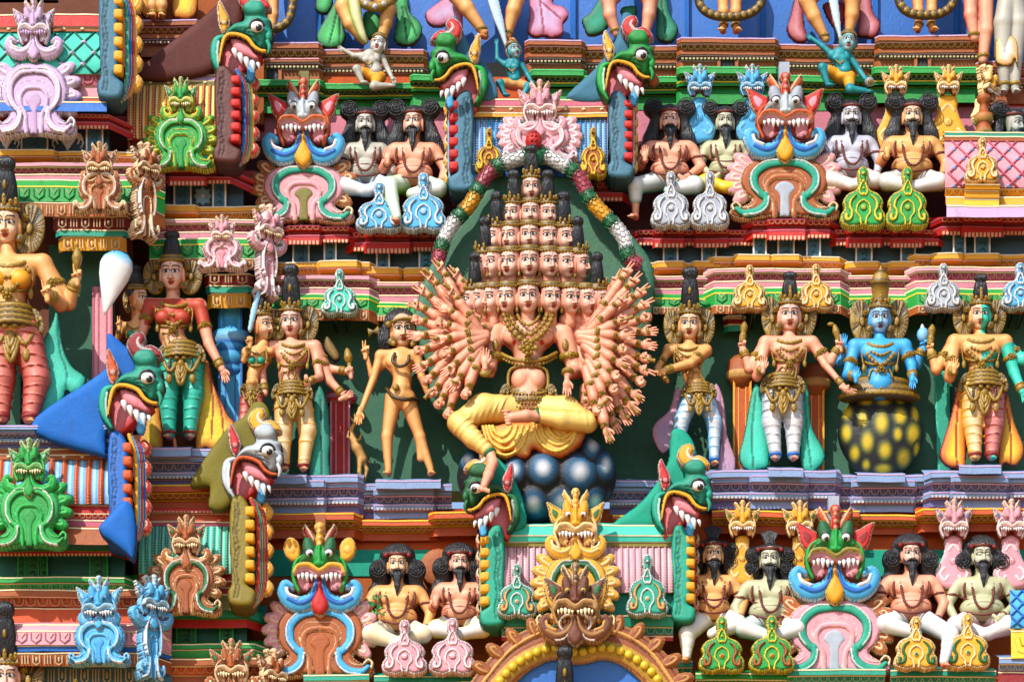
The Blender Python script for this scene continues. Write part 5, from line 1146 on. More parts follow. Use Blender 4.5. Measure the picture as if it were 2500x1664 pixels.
barrel('vaulted_roof','turquoise ribbed roof with the brown lion mask',342,566,1284,1396,150,'ltteal','teal',bulge=30,w=16,base=[(1396,1412,160,160,'red'),(1414,1430,160,156,'red','scal'),(1430,1446,156,156,'red'),(1446,1484,166,172,'oliveg')])
barrel('vaulted_roof','small pink lattice roof with blue studs on a yellow base',2306,2540,344,458,60,'pink','dpink',bulge=24,lattice=True,w=44,dots='sky',ridge=[(322,332,62,62,'teal'),(332,344,64,64,'brown')],base=[(460,478,80,66,'yellow','scal'),(480,500,90,96,'yellow'),(502,530,110,112,'lav')])
barrel('vaulted_roof','small blue lattice roof fragment at the lower right edge',2466,2540,1440,1530,150,'sky','blue',bulge=16,lattice=True,w=30,dots='white',base=[(1534,1600,170,176,'lyellow','scal')])
gable('gable_end','slate grey gable end of the lattice roof, top left corner',268,-30,244,64,250,'slate','yellow',rings=('teal','blue','red','yellow'),curls='yellow')
gable('gable_end','dark brown gable end with red blocks, beside the yellow ribs',552,168,402,70,170,'choc','red',rings=('blue','red','teal','yellow'),curls='red')
gable('gable_end','slate grey gable end left of the blue ribbed roof',1130,228,472,66,80,'slate','red',side=-1,curl_w=14,rings=('sky',),curls='yellow')
gable('gable_end','slate grey gable end right of the blue ribbed roof',1512,228,440,66,80,'slate','red',curl_w=14,rings=('sky','yellow'),curls='yellow')
gable('gable_end','bright blue gable end of the yellow ribbed roof, left',290,1060,1330,64,290,'blue','orange',rings=('yellow','sky','red','blue'),curls='red')
gable('gable_end','olive gable end with yellow scallops, beside the turquoise roof',588,1215,1480,66,220,'olive','yellow',rings=('red','teal','orange','red'),curls='yellow')
gable('gable_end','teal gable end left of the pale pink ribbed roof',1206,1288,1530,64,178,'teal','yellow',side=-1,curl_w=12,rings=('teal',),curls='red')
gable('gable_end','teal gable end right of the pale pink ribbed roof',1664,1288,1520,62,165,'teal','yellow',curl_w=14,rings=('red',),curls='red')
# ================================================================ pillars in the niches
def pillar(label,x,w,y0,y1,z,col,edge='white',cap=None,bands=(),taper=.9,round_=False,name='niche_pillar'):
    T=thing(name,label,'pillar',x,y0,z,'pillars in the niches'); g=[]; h=y1-y0
    g.append(box(-w/2,w/2,0,h,-26,0,col)); part(T,'shaft',g,flat=True)
    part(T,'painted_edges',[box(q*w*.5-2.5,q*w*.5+2.5,0,h,-6,2.,edge) for q in (-1,1)]+[box(-w*.22-1.5,-w*.22+1.5,0,h,-3,2,edge),box(w*.22-1.5,w*.22+1.5,0,h,-3,2,edge)],flat=True)
    if cap: part(T,'capital',[lathe(0,0,-12,[(w*r,y,cc) for r,y,cc in cap],n=24,ribs=12 if round_ else 0,ra=.05,sz=.7)])
    return T
pillar('pale pink pillar beside the large left goddess',250,44,700,1060,110,'pink','dpink')
pillar('red pillar with a painted flower beside the yellow trousered deity',830,44,975,1170,-14,'red','pink',cap=[(.5,6,'mauve'),(.9,2,'red'),(1.,-8,'lavd'),(.95,-12,'red'),(.7,-20,'red')])
def capital(label,x0,x1,y,z,cols,hs):
    T=thing('pillar_capital',label,'capital',(x0+x1)/2,y,z,'stepped capitals under the eaves'); w=(x1-x0)/2; yy=0; i=0
    for cc,h in zip(cols,hs):
        ww=w*(1-.07*i); part(T,('block','slab','drum')[i%3],mold(-ww,ww,0,[(yy,yy+h,-i*6,-i*6-(8 if i!=1 else 0),cc,'fringe' if i!=1 and h>20 else None)],10,10,'cream',cx=0,back=-80),flat=True); yy+=h+1; i+=1
    return T
capital('red, green and gold capital right of the large left goddess',140,306,528,200,('dred','teal','yellow'),(30,16,34))
capital('red, green and gold capital on the blue pillar',508,608,668,96,('dred','teal','yellow'),(26,18,36))
capital('small white, red and teal capital beside the crossed arm deity',1776,1812,768,10,('white','dred','teal'),(6,14,18))
T=pillar('sky blue moulded pillar behind the red bodied goddess',562,54,746,1150,40,'sky','blue')
part(T,'moulded_neck',[lathe(0,0,-14,[(22,-40,'sky'),(34,-36,'sky'),(34,-8,'blue'),(26,0,'sky'),(26,56,'sky'),(44,62,'sky'),(44,82,'ltblue'),(36,90,'blue'),(40,100,'sky'),(30,108,'blue'),(36,116,'sky'),(36,134,'sky'),(26,140,'blue'),(30,150,'sky'),(30,160,'blue'),(20,170,'sky')],n=20,sz=.8)])
capt=[(.52,60,'brown'),(.62,30,'cream'),(.9,24,'brown'),(1.0,6,'orange'),(.96,-8,'cream'),(.8,-14,'brown'),(.5,-30,'brown')]
for lab,x,y in (('brown painted pillar left of the white trousered deity',1812,905),('brown painted pillar right of the white trousered deity',1990,925)):
    T=pillar(lab,x,40,y,1165,-10,'orange','yellow',cap=[(.55,40,'brown'),(.8,20,'brown'),(.95,14,'tan'),(1.,2,'tan'),(.95,-2,'brown'),(.86,-26,'brown'),(.5,-40,'brown')])
    part(T,'painted_dots',[ball(-16+i*11,K*6+8,6,3.6,5,2.5,'tan',n=8,m=5) for i in range(4)])
r=Relief(2.4,6); r.poly([(-20,0),(18,0),(22,250),(-10,250),(-16,120)],4,'teal',r=6,edge='ltteal',ew=3,smooth=False); solo('painted_strip','teal painted wall strip left of the half green half pink deity','strip',2300,905,-20,r.geo())
# ================================================================ CENTRE: many headed, many armed deity
r=Relief(3.2,30)
out=[(-4,375),(60,388),(130,450),(190,520),(250,580),(292,640),(300,700),(290,790),(250,900),(200,1010),(-200,1010),(-250,900),(-285,790),(-262,690),(-240,640),(-190,560),(-110,460),(-60,400)]
r.poly([(a,b-700) for a,b in out],10,mx('niche','dgreen',.35),r=20); NB=solo('mandorla_board','smooth dark green board behind the many headed deity','board',1296,700,56,r.geo())
def garland(label,pts,mirror=False):
    P=cr([(a-1300,b-500) for a,b in pts],n=10); d=np.concatenate([[0],np.cumsum(np.linalg.norm(np.diff(P,axis=0),axis=1))])
    T=thing('scaled_garland',label,'garland',1300,500,112,'thick scaled garland halves round the deity')
    u=0; seq=[('dgreen',44),('white',104),('dgreen',42),('dred2',92),('dgreen',42),('yellow',92),('dgreen',42),('white',108),('dgreen',44),('dred2',50)]
    ks=d[-1]/sum(q[1] for q in seq)
    for nm,L in seq:
        L*=ks; a,b=u,min(u+L,d[-1]); u+=L
        if b-a<6: break
        t=np.linspace(a,b,max(int((b-a)/5),3)); q=np.stack([np.interp(t,d,P[:,0]),np.interp(t,d,P[:,1])],1)
        cc=mx('dred','dpink',.4) if nm=='dred2' else c(nm) if nm!='white' else c('white')*.85; R=17 if nm!='dgreen' else 18.2
        pts3=np.column_stack([q,np.zeros(len(q))]); g=[tube(pts3,R,cc,n=18,smooth=False)]
        # overlapping scales
        tg=np.gradient(q,axis=0); tg/=np.linalg.norm(tg,axis=1)[:,None]; nn=np.stack([-tg[:,1],tg[:,0]],1)
        k=0; s_=0.
        while s_<b-a:
            i=min(int(s_/5),len(q)-1)
            for w in ((-66,-33,0,33,66) if k%2 else (-50,-17,17,50)):
                th=math.radians(w); o=nn[i]*R*math.sin(th); zz=R*math.cos(th)
                ce=q[i]+o; e=tg[i]*7; f=nn[i]*6*math.cos(th)
                g.append(tube([(ce[0]-f[0]-e[0]*.6,ce[1]-f[1]-e[1]*.6,zz),(ce[0]-f[0]*.8+e[0]*.4,ce[1]-f[1]*.8+e[1]*.4,zz+.8),(ce[0]+e[0],ce[1]+e[1],zz+1),(ce[0]+f[0]*.8+e[0]*.4,ce[1]+f[1]*.8+e[1]*.4,zz+.8),(ce[0]+f[0]-e[0]*.6,ce[1]+f[1]-e[1]*.6,zz)],1.05,cc*.5,n=4,smooth=False))
            s_+=11; k+=1
        part(T,'segment',g,mat=GLOSS)
    return T
garland('left half of the scaled garland, ending in a gold tassel',[(1306,372),(1270,388),(1216,408),(1180,446),(1150,500),(1112,542),(1086,588),(1072,640)])
garland('right half of the scaled garland, curling down the right side',[(1306,372),(1350,392),(1408,430),(1440,490),(1486,540),(1520,582),(1534,630),(1558,646)])
solo('garland_knob','round red berry knob on the top of the garland','knob',1303,345,128,[ball(0,0,0,21,24,20,'red')]+[ball(16*math.cos(a)*math.cos(b),22*math.sin(b),18*math.cos(b)*max(math.sin(a),0),4.4,4.4,4.4,'dred',n=7,m=5) for b in np.linspace(-1.2,1.2,6) for a in np.linspace(.1,3.,6)]+[lathe(0,26,0,[(8,-6,'dgreen'),(20,4,'dgreen'),(24,22,'dgreen'),(12,34,'dgreen')],n=14)])
MB_=T=thing('many_headed_deity','pink skinned many headed deity with a great fan of arms, seated in a yellow garment','statue',1290,960,110)
ax,ay=1290,960
R=lambda x,y,z=0: np.array(o_(x-ax,y-ay,z))
sk=('pskin','pskine')
s=Sculpt(2.3)
s.ell(R(1289,822,30),(66,42,30),k=9).cap(R(1222,812,24),R(1360,812,24),22,22,k=9).cap(R(1289,760,22),R(1289,800,24),20,26,k=8)
s.cap(R(1289,830,24),R(1289,890,24),46,30,k=10).cap(R(1289,890,24),R(1290,985,20),32,50,k=10)
for q in (-1,1): s.ell(R(1289+q*30,822,44),(32,25,18),k=4).ell(R(1290+q*19,928,48),(23,27,22),k=3)
s.ell(R(1290,915,50),(26,16,16),k=6)
s.cap(R(1210,815,26),R(1196,900,34),24,17,k=8).cap(R(1196,900,34),R(1186,905,86),16,10,k=6)
s.cap(R(1374,818,26),R(1404,905,30),25,19,k=8).cap(R(1404,905,30),R(1384,915,84),18,10,k=6)
s.chain([R(1198,1100,92),R(1204,1124,106),R(1194,1152,140),R(1184,1176,164)],[12,13,12,9],k=5)
s.chain([R(1312,1014,92),R(1284,1012,102),R(1250,1016,106)],[13,14,12],k=5)
for i in range(5): s.ell(R(1236+i*1.5,1001+i*7.6,112-i),(9 if i else 12,3.8,5),k=.8)
for i in range(5): s.ell(R(1174+i*5.5,1183+i*1.4,168),(3,7,4),k=.8)
m=s.mesh(); cb=colour(m,{0:sk},1.4,.95)
for q in (-1,1):
    w=(np.hypot(cb[0][:,0]-(-1+q*33),cb[0][:,1]-(R(1289,838,52)[1]))<5)&(m[3][:,2]>.3); cb[2][w]=c('red')
for (x,y,hs,yw) in ((1186,887,1.32,0),): cb=[cb,xf(hand('open',*sk),s=hs,pos=R(x,y-6,92),mirror=True)]
cb.append(xf(hand('open',*sk),s=1.25,rot=180,pos=R(1382,938,92),mirror=False))
part(T,'body',cb,mat=SKIN)
# the heads, each with its band
rows=[(467,.8,[(1297,0)]),(527,.8,[(1251,22),(1295,0),(1338,-14)]),(583,.85,[(1207,50),(1246,28),(1292,0),(1338,-18),(1380,-32)]),
      (645,.88,[(1179,62),(1204,46),(1245,24),(1292,0),(1340,-20),(1381,-34),(1415,-58)]),(730,.96,[(1153,74),(1174,62),(1201,48),(1238,18),(1289,0),(1345,-16),(1392,-28),(1431,-38),(1462,-62)])]
HS=head(*sk); SR=[]
for ri,(y,hs,lst) in enumerate(rows):
    for i,(x,yw) in enumerate(lst):
        n=len(lst); mid_=abs(i-(n-1)/2); zz=34+ri*8-mid_*(7 if ri>2 else 6); end=i in(0,n-1) 
        h_=hs*(1.12 if ri<4 else 1.1 if i==4 else 1.04); kw=dict(s=h_,yaw=yw,pitch=PITCH)
        hd=part(T,'head',xf(HS,**kw),mat=SKIN,off=(x-ax,y+mid_*2.2-ay,zz))
        b=part(hd,'head_band',[xf(g,**kw) for g in headband(leaf=end,w=.94 if end else .91)],mat=GOLD)
        if end: part(hd,'hair',[xf(g,**kw) for g in jata(86 if ri else 84,17)],mat=HAIR)
        for q in (-1,1): part(hd,'earring',[xf(ball(q*25,26,0,4,7,4,'gold',n=8,m=6),**kw)],mat=GOLD)
        SR.append((x,y,hs,zz))
# shoulders carrying the rows of heads
s=Sculpt(3.)
for (x,y,hs,zz) in SR: s.cap(R(x,y+40*hs,zz-16),R(x+(1292-x)*.1,y+(56 if y>700 else 66)*hs,zz-24),15*hs,20*hs,k=8)
for (y,x0,x1,z0) in ((503,1290,1303,6),(563,1254,1336,14),(622,1212,1376,22),(688,1182,1410,32)): s.cap(R(x0,y,z0-10),R(x1,y,z0-10),17,17,k=8)
part(T,'shoulder_rows',colour(s.mesh(),{0:sk},1.,.9),mat=SKIN)
g=[]
for k,(w,sg,bd) in enumerate(((26,24,4.6),(44,46,6.4),(58,64,7.4))): g+=necklace((-w,R(0,772,0)[1]),(w,R(0,772,0)[1]),sg,56,80,r=2.6,bead=bd)
g+=flower(*R(1289,852,86),15); g+=flower(*R(1289,874,78),9)+[ball(*R(1289+q*18,850,80),7,7,5,'gold') for q in (-1,1)]
g+=[tube([R(1220,862,34),R(1250,876,62),R(1289,882,68),R(1328,876,62),R(1358,862,34)],5,'gold',n=8)]; g+=beads([R(1222,872,34),R(1250,886,60),R(1289,892,66),R(1328,886,60),R(1356,872,34)],4.4,'gold',gap=2)
part(T,'necklaces',g,mat=GOLD)
g=[lathe(0,R(0,968,20)[1],20,[(44,-26,'goldd')]+[(50+i*3.4+(3 if j else 0),-22+i*11+j*5,'gold' if j else 'goldd') for i in range(5) for j in (0,1)],n=40,ribs=20,ra=.04,sz=.8)]
for i in range(4): g+=beads([R(1290-52-i*3,950+i*11,44),R(1290-30,958+i*11,64),R(1290,961+i*11,70),R(1290+30,958+i*11,64),R(1290+52+i*3,950+i*11,44)],3.6,'gold',gap=2.2)
for q in (-1,1): g.append(fan(*R(1290+q*58,958,56),11,22,rot=-16*q,ribs=12,n=26)); g.append(tube([R(1289+q*20,892,62),R(1289+q*44,905,52),R(1289+q*48,935,50),R(1289+q*44,950,56)],4,'gold',n=7))
part(T,'belt',g,mat=GOLD)
for q,x in ((-1,1206),(1,1390)): part(T,'armlet',[tube([R(x,868,28),R(x,880,28)],26,'gold',n=16,smooth=False)]+flower(*R(x+q*2,866,52),9),mat=GOLD)
for x,y in ((1211,842),(1378,842)): part(T,'shoulder_leaf',ball(*R(x,y,52),8,15,5,'gold'),mat=GOLD)
part(T,'wristband',tube([R(1186,911,84),R(1186,905,90)],15,'gold',n=12,smooth=False),mat=GOLD); part(T,'wristband',tube([R(1384,905,84),R(1384,911,86)],15,'gold',n=12,smooth=False),mat=GOLD)
# fan of ribbed braid beside the right arm
part(T,'braid',[tube([R(1400,805,20),R(1420,835,26),R(1432,865,30),R(1430,880,32)],[4,6,8,10],'gold',n=9,rings=14,ringh=.3)]+[fan(*R(1430,880,36),16,16,ribs=12,n=26)],mat=GOLD)
# yellow garment: thighs, shin, hanging folds
yc=(mx('lyellow','cream',.4),mx('orange','yellow',.35)); t=Sculpt(2.5)
t.chain([R(1262,1000,30),R(1180,996,52),R(1122,1030,66)],[36,34,24],k=10); t.chain([R(1122,1030,70),R(1158,1068,84),R(1197,1100,92)],[27,22,15],k=6)
t.chain([R(1320,1000,30),R(1380,1002,52),R(1428,1026,66)],[36,34,22],k=10); t.chain([R(1432,1028,70),R(1370,1022,84),R(1312,1012,88)],[25,23,15],k=6)
for i in range(7):
    u=(i+.5)/7; P=R(1126,1034,72)*(1-u)+R(1196,1098,92)*u; r0=27+(14-25)*u; t.ell(P,(r0*1.1,3.,r0*1.1),k=2.5,rot=-44)
    P=R(1436,1028,70)*(1-u)+R(1316,1012,88)*u; r0=25+(15-25)*u; t.ell(P,(3.,r0*1.1,r0*1.1),k=2.5,rot=-8)
    if i<6: P=R(1236,996,44)*(1-u)+R(1126,1026,66)*u; t.ell(P,(3,34-10*u,35-10*u),k=3,rot=24)
part(T,'yellow_garment',colour(t.mesh(),{0:yc},1.0,.95),mat=SKIN)
r=Relief(2.4,26)
r.poly([(x-ax,y-ay) for x,y in ((1190,1040),(1215,1036),(1250,1030),(1330,1030),(1420,1040),(1420,1070),(1402,1092),(1370,1112),(1330,1108),(1302,1092),(1290,1112),(1262,1112),(1240,1092),(1225,1112),(1206,1104),(1196,1082),(1188,1062))],12,mx('lyellow','cream',.3),r=16,col2='orange')
for (x0,x1,y0) in ((1300,1410,1030),(1180,1290,1040)):
    for k in range(4):
        w=(x1-x0)/2*(1-k*.2); xc=(x0+x1)/2+ (6*k if x0>1250 else -3*k)
        r.line([(xc-w-ax,y0-ay+2),(xc-w*.7-ax,y0+50-k*11-ay),(xc-ax,y0+72-k*15-ay),(xc+w*.7-ax,y0+50-k*11-ay),(xc+w-ax,y0+2-ay)],4.4,6,mx('lyellow','cream',.2),b=11,edge=mx('yellow','orange',.6),ew=1.6)
part(T,'hanging_folds',r.geo(),off=(0,0,50))
part(T,'green_cuff',[tube([R(1196,1099,92),R(1200,1104,94)],16.5,'dgreen',n=14,smooth=False),tube([R(1313,1013,88),R(1307,1013,89)],17.5,'dgreen',n=14,smooth=False)])
# the fan of arms; each is a part that carries its hand, bracelets and emblem
def arm_geo(L,kind,cv):
    s=Sculpt(2.6); s.chain([(0,10,0),(cv*.3,L*.3,-2),(cv*.7,L*.62,-8),(cv,L,-20)],[8,13,14.5,13],k=4)
    a=colour(s.mesh(),{0:sk},.8,1.); return [a,xf(hand(kind,*sk),s=1.28)]
def arm_gold(L,cv):
    g=[tube([(0,13,0),(0,16,0),(0,19,0)],[9.6,11.6,9.6],'gold',n=12,smooth=False),tube([(0,22,0),(0,24,0)],[10.6,10.6],'gold',n=12,smooth=False)]+flower(0,19,11,5.5)
    g+=[tube([(cv*.6,L*.56,-6),(cv*.66,L*.62,-8)],16,'gold',n=12,smooth=False)]+flower(cv*.62,L*.59,8,6)
    return g
held=[[ball(0,-14,6,5,9,4,'gold')],[tube([(0,6,9),(2,-10,10),(0,-26,8)],[2,3,6],'gold',n=8)],flower(0,-4,10,5),[tube([(-8,0,8),(8,-6,9)],[4,3],'gold',n=8)]]
META={}
for L in (105,150,60):
    for kd in ('two','fist','open'):
        for cv in (-1,1): META[L,kd,cv]=(mesh_of('arm',arm_geo(L,kd,cv*L*.1),SKIN),mesh_of('bracelet',arm_gold(L,cv*L*.1),GOLD))
HELDM=[mesh_of('emblem',h,GOLD) for h in held]
def place_arm(x,y,cx_,cy_,L,kd,z,k):
    kd='open' if (k*7+int(y))%5<2 and kd=='fist' else kd
    dx,dy=x-cx_,y-cy_; th=math.atan2(dx,-dy); cv=1 if x<ax else -1
    a,b=META[L,kd,cv if dy>-30 else -cv]; o=bpy.data.objects.new('arm',a); COL.objects.link(o); o.parent=T
    P=R(x,y,z); o.location=(P[0]*S,-P[2]*S,-P[1]*S); o.rotation_euler=(0,th,0)
    br=bpy.data.objects.new('bracelet',b); COL.objects.link(br); br.parent=o
    if k%3!=2: e=bpy.data.objects.new('emblem',HELDM[k%4]); COL.objects.link(e); e.parent=o
Lf=[(1082,662),(1058,684),(1040,716),(1026,750),(1024,784),(1026,820),(1030,856),(1038,892),(1047,926),(1060,956),(1076,982),(1097,1006)]
Lm=[(1108,720),(1092,756),(1083,792),(1083,828),(1092,864),(1104,898),(1116,932),(1140,958)]
Rf=[(1524,672),(1540,694),(1556,720),(1564,750),(1570,780),(1573,812),(1571,844),(1568,876),(1566,904),(1556,932),(1544,962),(1536,990),(1518,1012),(1496,1030)]
Rm=[(1510,740),(1514,786),(1517,822),(1513,856),(1508,888),(1496,918),(1492,950),(1474,976),(1452,998),(1478,1052)]
for i,(x,y) in enumerate(Lf): place_arm(x,y,1186+(-20 if i>8 else 0),820+(30 if i>8 else 0),150,'two' if i<4 else 'fist',62-i*.6,i)
for i,(x,y) in enumerate(Lm): place_arm(x,y,1204,822,105,'fist' if i!=0 else 'two',86+i,i+1)
for i,(x,y) in enumerate(Rf): place_arm(x,y,1396+(14 if i>8 else 0),820+(30 if i>9 else 0),150,'two' if i<4 or i==8 else 'fist',62-i*.6,i+2)
for i,(x,y) in enumerate(Rm): place_arm(x,y,1392,822,105,'two' if i==0 else 'fist',86+i,i)
for x,y in ((1120,678),(1136,762),(1148,812),(1150,850)): place_arm(x,y,1210,800,60,'two' if y<700 else 'fist',54,0)
for x,y in ((1500,692),(1516,1000),(1430,1000)): place_arm(x,y,1400,830,60 if y>900 else 60,'two' if y<700 else 'fist',50,1)
# inner rays where the arms spring
g=[]
for q,cx_ in ((-1,1205),(1,1385)):
    for i in range(13):
        a=math.radians(-40+i*10.5); g.append(tube([R(cx_+q*0,818,6),R(cx_+q*50*math.cos(a),818+60*math.sin(a),30),R(cx_+q*84*math.cos(a),818+100*math.sin(a),40)],[12,11,10],'pskin',n=9,col2='pskine'))
part(T,'arm_roots',g,mat=SKIN)
# ---------------------------------------------------------------- boulders under the deity
T=thing('boulder_base','rounded heap of dark boulders with pale blue spots, under the many headed deity','boulders',1310,1165,70)
V,F,cc=ball(0,0,0,193,118,86,'black',n=120,m=90)
sp=[(1143,1126,24,24),(1255,1149,26,34),(1325,1144,36,40),(1414,1153,42,46),(1446,1089,26,34),(1478,1138,24,38),(1302,1233,33,42),(1371,1228,33,38),(1452,1228,28,38),(1489,1231,15,32),(1225,1090,24,20),(1370,1085,36,24),(1236,1215,24,34),(1170,1175,26,34),(1180,1250,30,30)]
z_=V[:,2].copy(); zz=np.full(len(V),0.)
for (x,y,rx,ry) in sp:
    X=(V[:,0]-(x-1310)); Y=(V[:,1]-K*z_-(y-1165)); e=np.sqrt((X/(rx*1.2))**2+(Y/(ry*1.2))**2); w=(e<1)&(z_>0)
    h=np.sqrt(np.clip(1-e**2,0,1))*17; zz[w]=np.maximum(zz[w],h[w]); f=np.clip((e[w]-.1)/.42,0,1)[:,None]
    c1=mx('white','ltblue',.15)*(1-f)+hx('14608c',.75)*f; f2=np.clip((e[w]-.55)/.33,0,1)[:,None]; cc[w]=c1*(1-f2)+c('black')*f2
V[:,2]+=zz; part(T,'boulders',(V,F,cc),mat=PAINT)
# ---------------------------------------------------------------- jar with yellow green spots
T=thing('spotted_jar','dark egg shaped jar with yellow green spots, the blue deity rising from it','jar',2150,1062,10)
V,F,cc=ball(0,0,0,105,112,56,'black',n=110,m=90); V[:,0]*=1-.16*np.clip(V[:,1]/100,0,1)**1.3
zz=np.zeros(len(V)); z_=V[:,2].copy()
for (x,y,rx,ry) in ((2066,1006,15,22),(2102,1022,15,24),(2147,1030,20,32),(2193,1015,19,24),(2232,1010,13,26),(2064,1056,14,26),(2113,1076,18,30),(2187,1058,13,20),(2226,1058,20,30),(2156,1098,19,26),(2084,1106,14,24),(2204,1118,20,28),(2112,1134,11,16),(2154,1144,24,16),(2110,978,20,12),(2152,976,22,14),(2196,974,16,12),(2236,1096,10,22)):
    X=(V[:,0]-(x-2150)); Y=(V[:,1]-K*z_-(y-1062)); e=np.sqrt((X/(rx*1.16))**2+(Y/(ry*1.16))**2); w=(e<1)&(z_>0)
    f=np.clip((e[w]-.3)/.45,0,1)[:,None]; c1=mx('lyellow','olive',.35)*(1-f)+mx('olive','dgreen',.5)*.6*f; f2=np.clip((e[w]-.75)/.25,0,1)[:,None]; cc[w]=c1*(1-f2)+c('black')*f2; zz[w]=np.maximum(zz[w],np.sqrt(1-e[w]**2)*1.5)
V[:,2]+=zz; part(T,'jar_body',(V,F,cc),mat=PAINT)
# ================================================================ standing figures
standing('large golden skinned goddess in red banded trousers at the left edge, holding a gold flame',30,800,225,dict(head=(21,558),sl=(-52,652),sr=(106,650),waist=(26,738),hip=(34,798),kl=(8,921),al=(6,1012),kr=(92,921),ar=(76,1012)),
  skin=('oskin','oskine'),legs=(hx('f08c7c',.8),hx('a81810',.8)),female=True,hs=1.25,yaw=6,hh=98,hr=19,bodice=('yellow','oskine'),headkw=dict(stern=.5),
  arms=[dict(e=(168,742),w=(187,690),h='two',hold='flame',zw=50,a=0,hs=1.3),dict(e=(150,745),w=(128,722),ze=40,zw=86,h='two',a=-6,hs=1.3),dict(e=(-70,760),w=(-60,820))],
  fans=[(1,40,80)],tails=[([(138,760),(150,840),(172,890),(200,912),(206,926),(196,950),(172,958),(160,950),(150,975),(110,1020),(70,1050),(70,900),(120,800)],'ltteal','teal',[[(140,790),(146,860),(160,900),(160,945)]])],rings=9)
standing('red bodied goddess in turquoise banded trousers with a wide orange scarf',430,860,100,dict(head=(423,672),sl=(368,748),sr=(489,750),waist=(420,818),hip=(446,872),kl=(412,960),al=(416,1054),kr=(474,960),ar=(464,1054)),
  skin=('pskin','pskine'),legs=('ltteal','teal'),female=True,hs=1.12,yaw=4,hh=62,hr=17,bodice=(hx('c84420',.75),hx('7a1810',.75)),shirt=True,crown='bun',
  arms=[dict(e=(512,840),w=(545,902),sleeve=True,h='open',a=166,zw=44,ze=34),dict(e=(352,806),w=(340,850),sleeve=True)],
  tails=[([(372,900),(388,880),(392,1000),(400,1088),(366,1098),(340,1092),(352,1020)],'lyellow','orange'),([(508,880),(520,930),(536,970),(556,1010),(572,1030),(574,1060),(566,1080),(530,1098),(500,1090),(478,1098),(476,1000),(490,900)],'lyellow','orange',[[(512,910),(520,980),(516,1070)],[(520,920),(540,1000),(546,1070)]])])
standing('small woman in a green bodice seen in profile, beside the red bodied goddess',335,850,96,dict(head=(342,732),sl=(303,796),sr=(362,796),waist=(338,846),hip=(334,876),kl=(320,930),al=(322,980),kr=(350,930),ar=(350,980)),
  skin=('oskin','oskine'),legs=('teal','dteal'),female=True,hs=.86,yaw=-62,hh=66,hr=19,crown='bun',bodice=('teal','dgreen'),arms=[dict(e=(288,834),w=(296,800),zw=50,h='two',a=4)],fans=[(-1,18,50)],neck2=1,noleg=True)
standing('small woman in a green bodice and red skirt holding a pale sword, in profile',628,930,84,dict(head=(645,797),sl=(602,858),sr=(662,858),waist=(620,914),hip=(616,950),kl=(596,1030),al=(600,1110),kr=(634,1030),ar=(630,1110)),
  skin=('oskin','oskine'),legs=(hx('f08c7c',.8),hx('a81810',.8)),female=True,hs=.94,yaw=-55,hh=60,bodice=('teal','dgreen'),arms=[dict(e=(598,880),w=(612,842),zw=60,ze=40,h='fist',a=0)],fans=[(1,26,46)],neck2=1,bw=.9)
r=Relief(2.,6); r.line([(-14,52),(0,-10),(8,-36)],[5,8,6],5,'ltblue',edge='white',ew=1.6); solo('sword','short pale blue sword held up by the small woman in profile','sword',624,752,140,r.geo(),mat=GLOSS)
standing('four armed deity with very tall black hair in golden trousers, holding a torch',715,920,66,dict(head=(712,788),sl=(666,848),sr=(770,848),waist=(707,914),hip=(716,962),kl=(693,1052),al=(695,1134),kr=(752,1050),ar=(742,1134)),
  skin=('pskin','pskine'),legs=('cream','yellow'),hs=1.0,hh=108,hr=20,rings=4,yaw=6,
  arms=[dict(e=(800,900),w=(848,906),h='fist',hold='torch',zw=30,ze=16,a=-8),dict(e=(806,930),w=(838,962),h='open',a=62,zw=34),dict(e=(782,920),w=(758,930),ze=46,zw=80,h='fist',a=170,hold='bud',r=13),dict(e=(640,900),w=(650,960))],
  fans=[(1,36,76)],tails=[([(780,940),(800,980),(806,1060),(804,1120),(806,1168),(780,1174),(752,1166),(756,1060),(764,980)],'teal','dteal',[[(782,970),(786,1160)]]),([(672,1000),(676,1120),(666,1168),(646,1160),(656,1060)],'lgreen','dteal'),([(790,850),(812,880),(826,880),(830,870),(822,850),(798,820)],'gold','goldd')])
T=standing('bare dark haired ascetic leaning, with one arm held down to a small deer',975,950,40,dict(head=(984,808),sl=(930,868),sr=(1018,866),waist=(984,926),hip=(978,966),kl=(946,1064),al=(949,1144),kr=(1026,1066),ar=(1052,1144)),
  skin=('oskin','oskine'),naked=True,hs=1.1,yaw=-6,crown='none',belt=False,neck2=0,halo=False,feet=True,bw=1.05,
  arms=[dict(e=(912,926),w=(882,1004),h='open',a=188,zw=40,plain=True,r=12),dict(s=(948,880),e=(908,916),w=(896,868),ze=6,zw=16,h='two',a=0,r=10,plain=True),dict(e=(1030,920),w=(1044,960),zw=20,plain=True)])
ax,ay=975,950; R=lambda x,y,z=0: np.array(o_(x-ax,y-ay,z))
s=Sculpt(2.4); s.ell(R(978,788,18),(40,34,26),k=8).ell(R(950,822,12),(24,36,20),k=8).ell(R(942,852,10),(16,20,16),k=6)
part(T,'hair',colour(s.mesh(),{0:('hair','hair')}),[tube([R(930+i*6,800,26),R(926+i*5,830,34),R(934+i*5,862,24)],3,'hair',n=5) for i in range(5)],mat=HAIR)
part(T,'headband',[tube([R(958,786,50),R(984,778,62),R(1012,784,48)],4,'gold'),ball(*R(950,792,44),8,8,6,'gold'),ball(*R(962,838,40),7,7,4,'gold'),ball(*R(1008,840,36),7,7,4,'gold')],mat=GOLD)
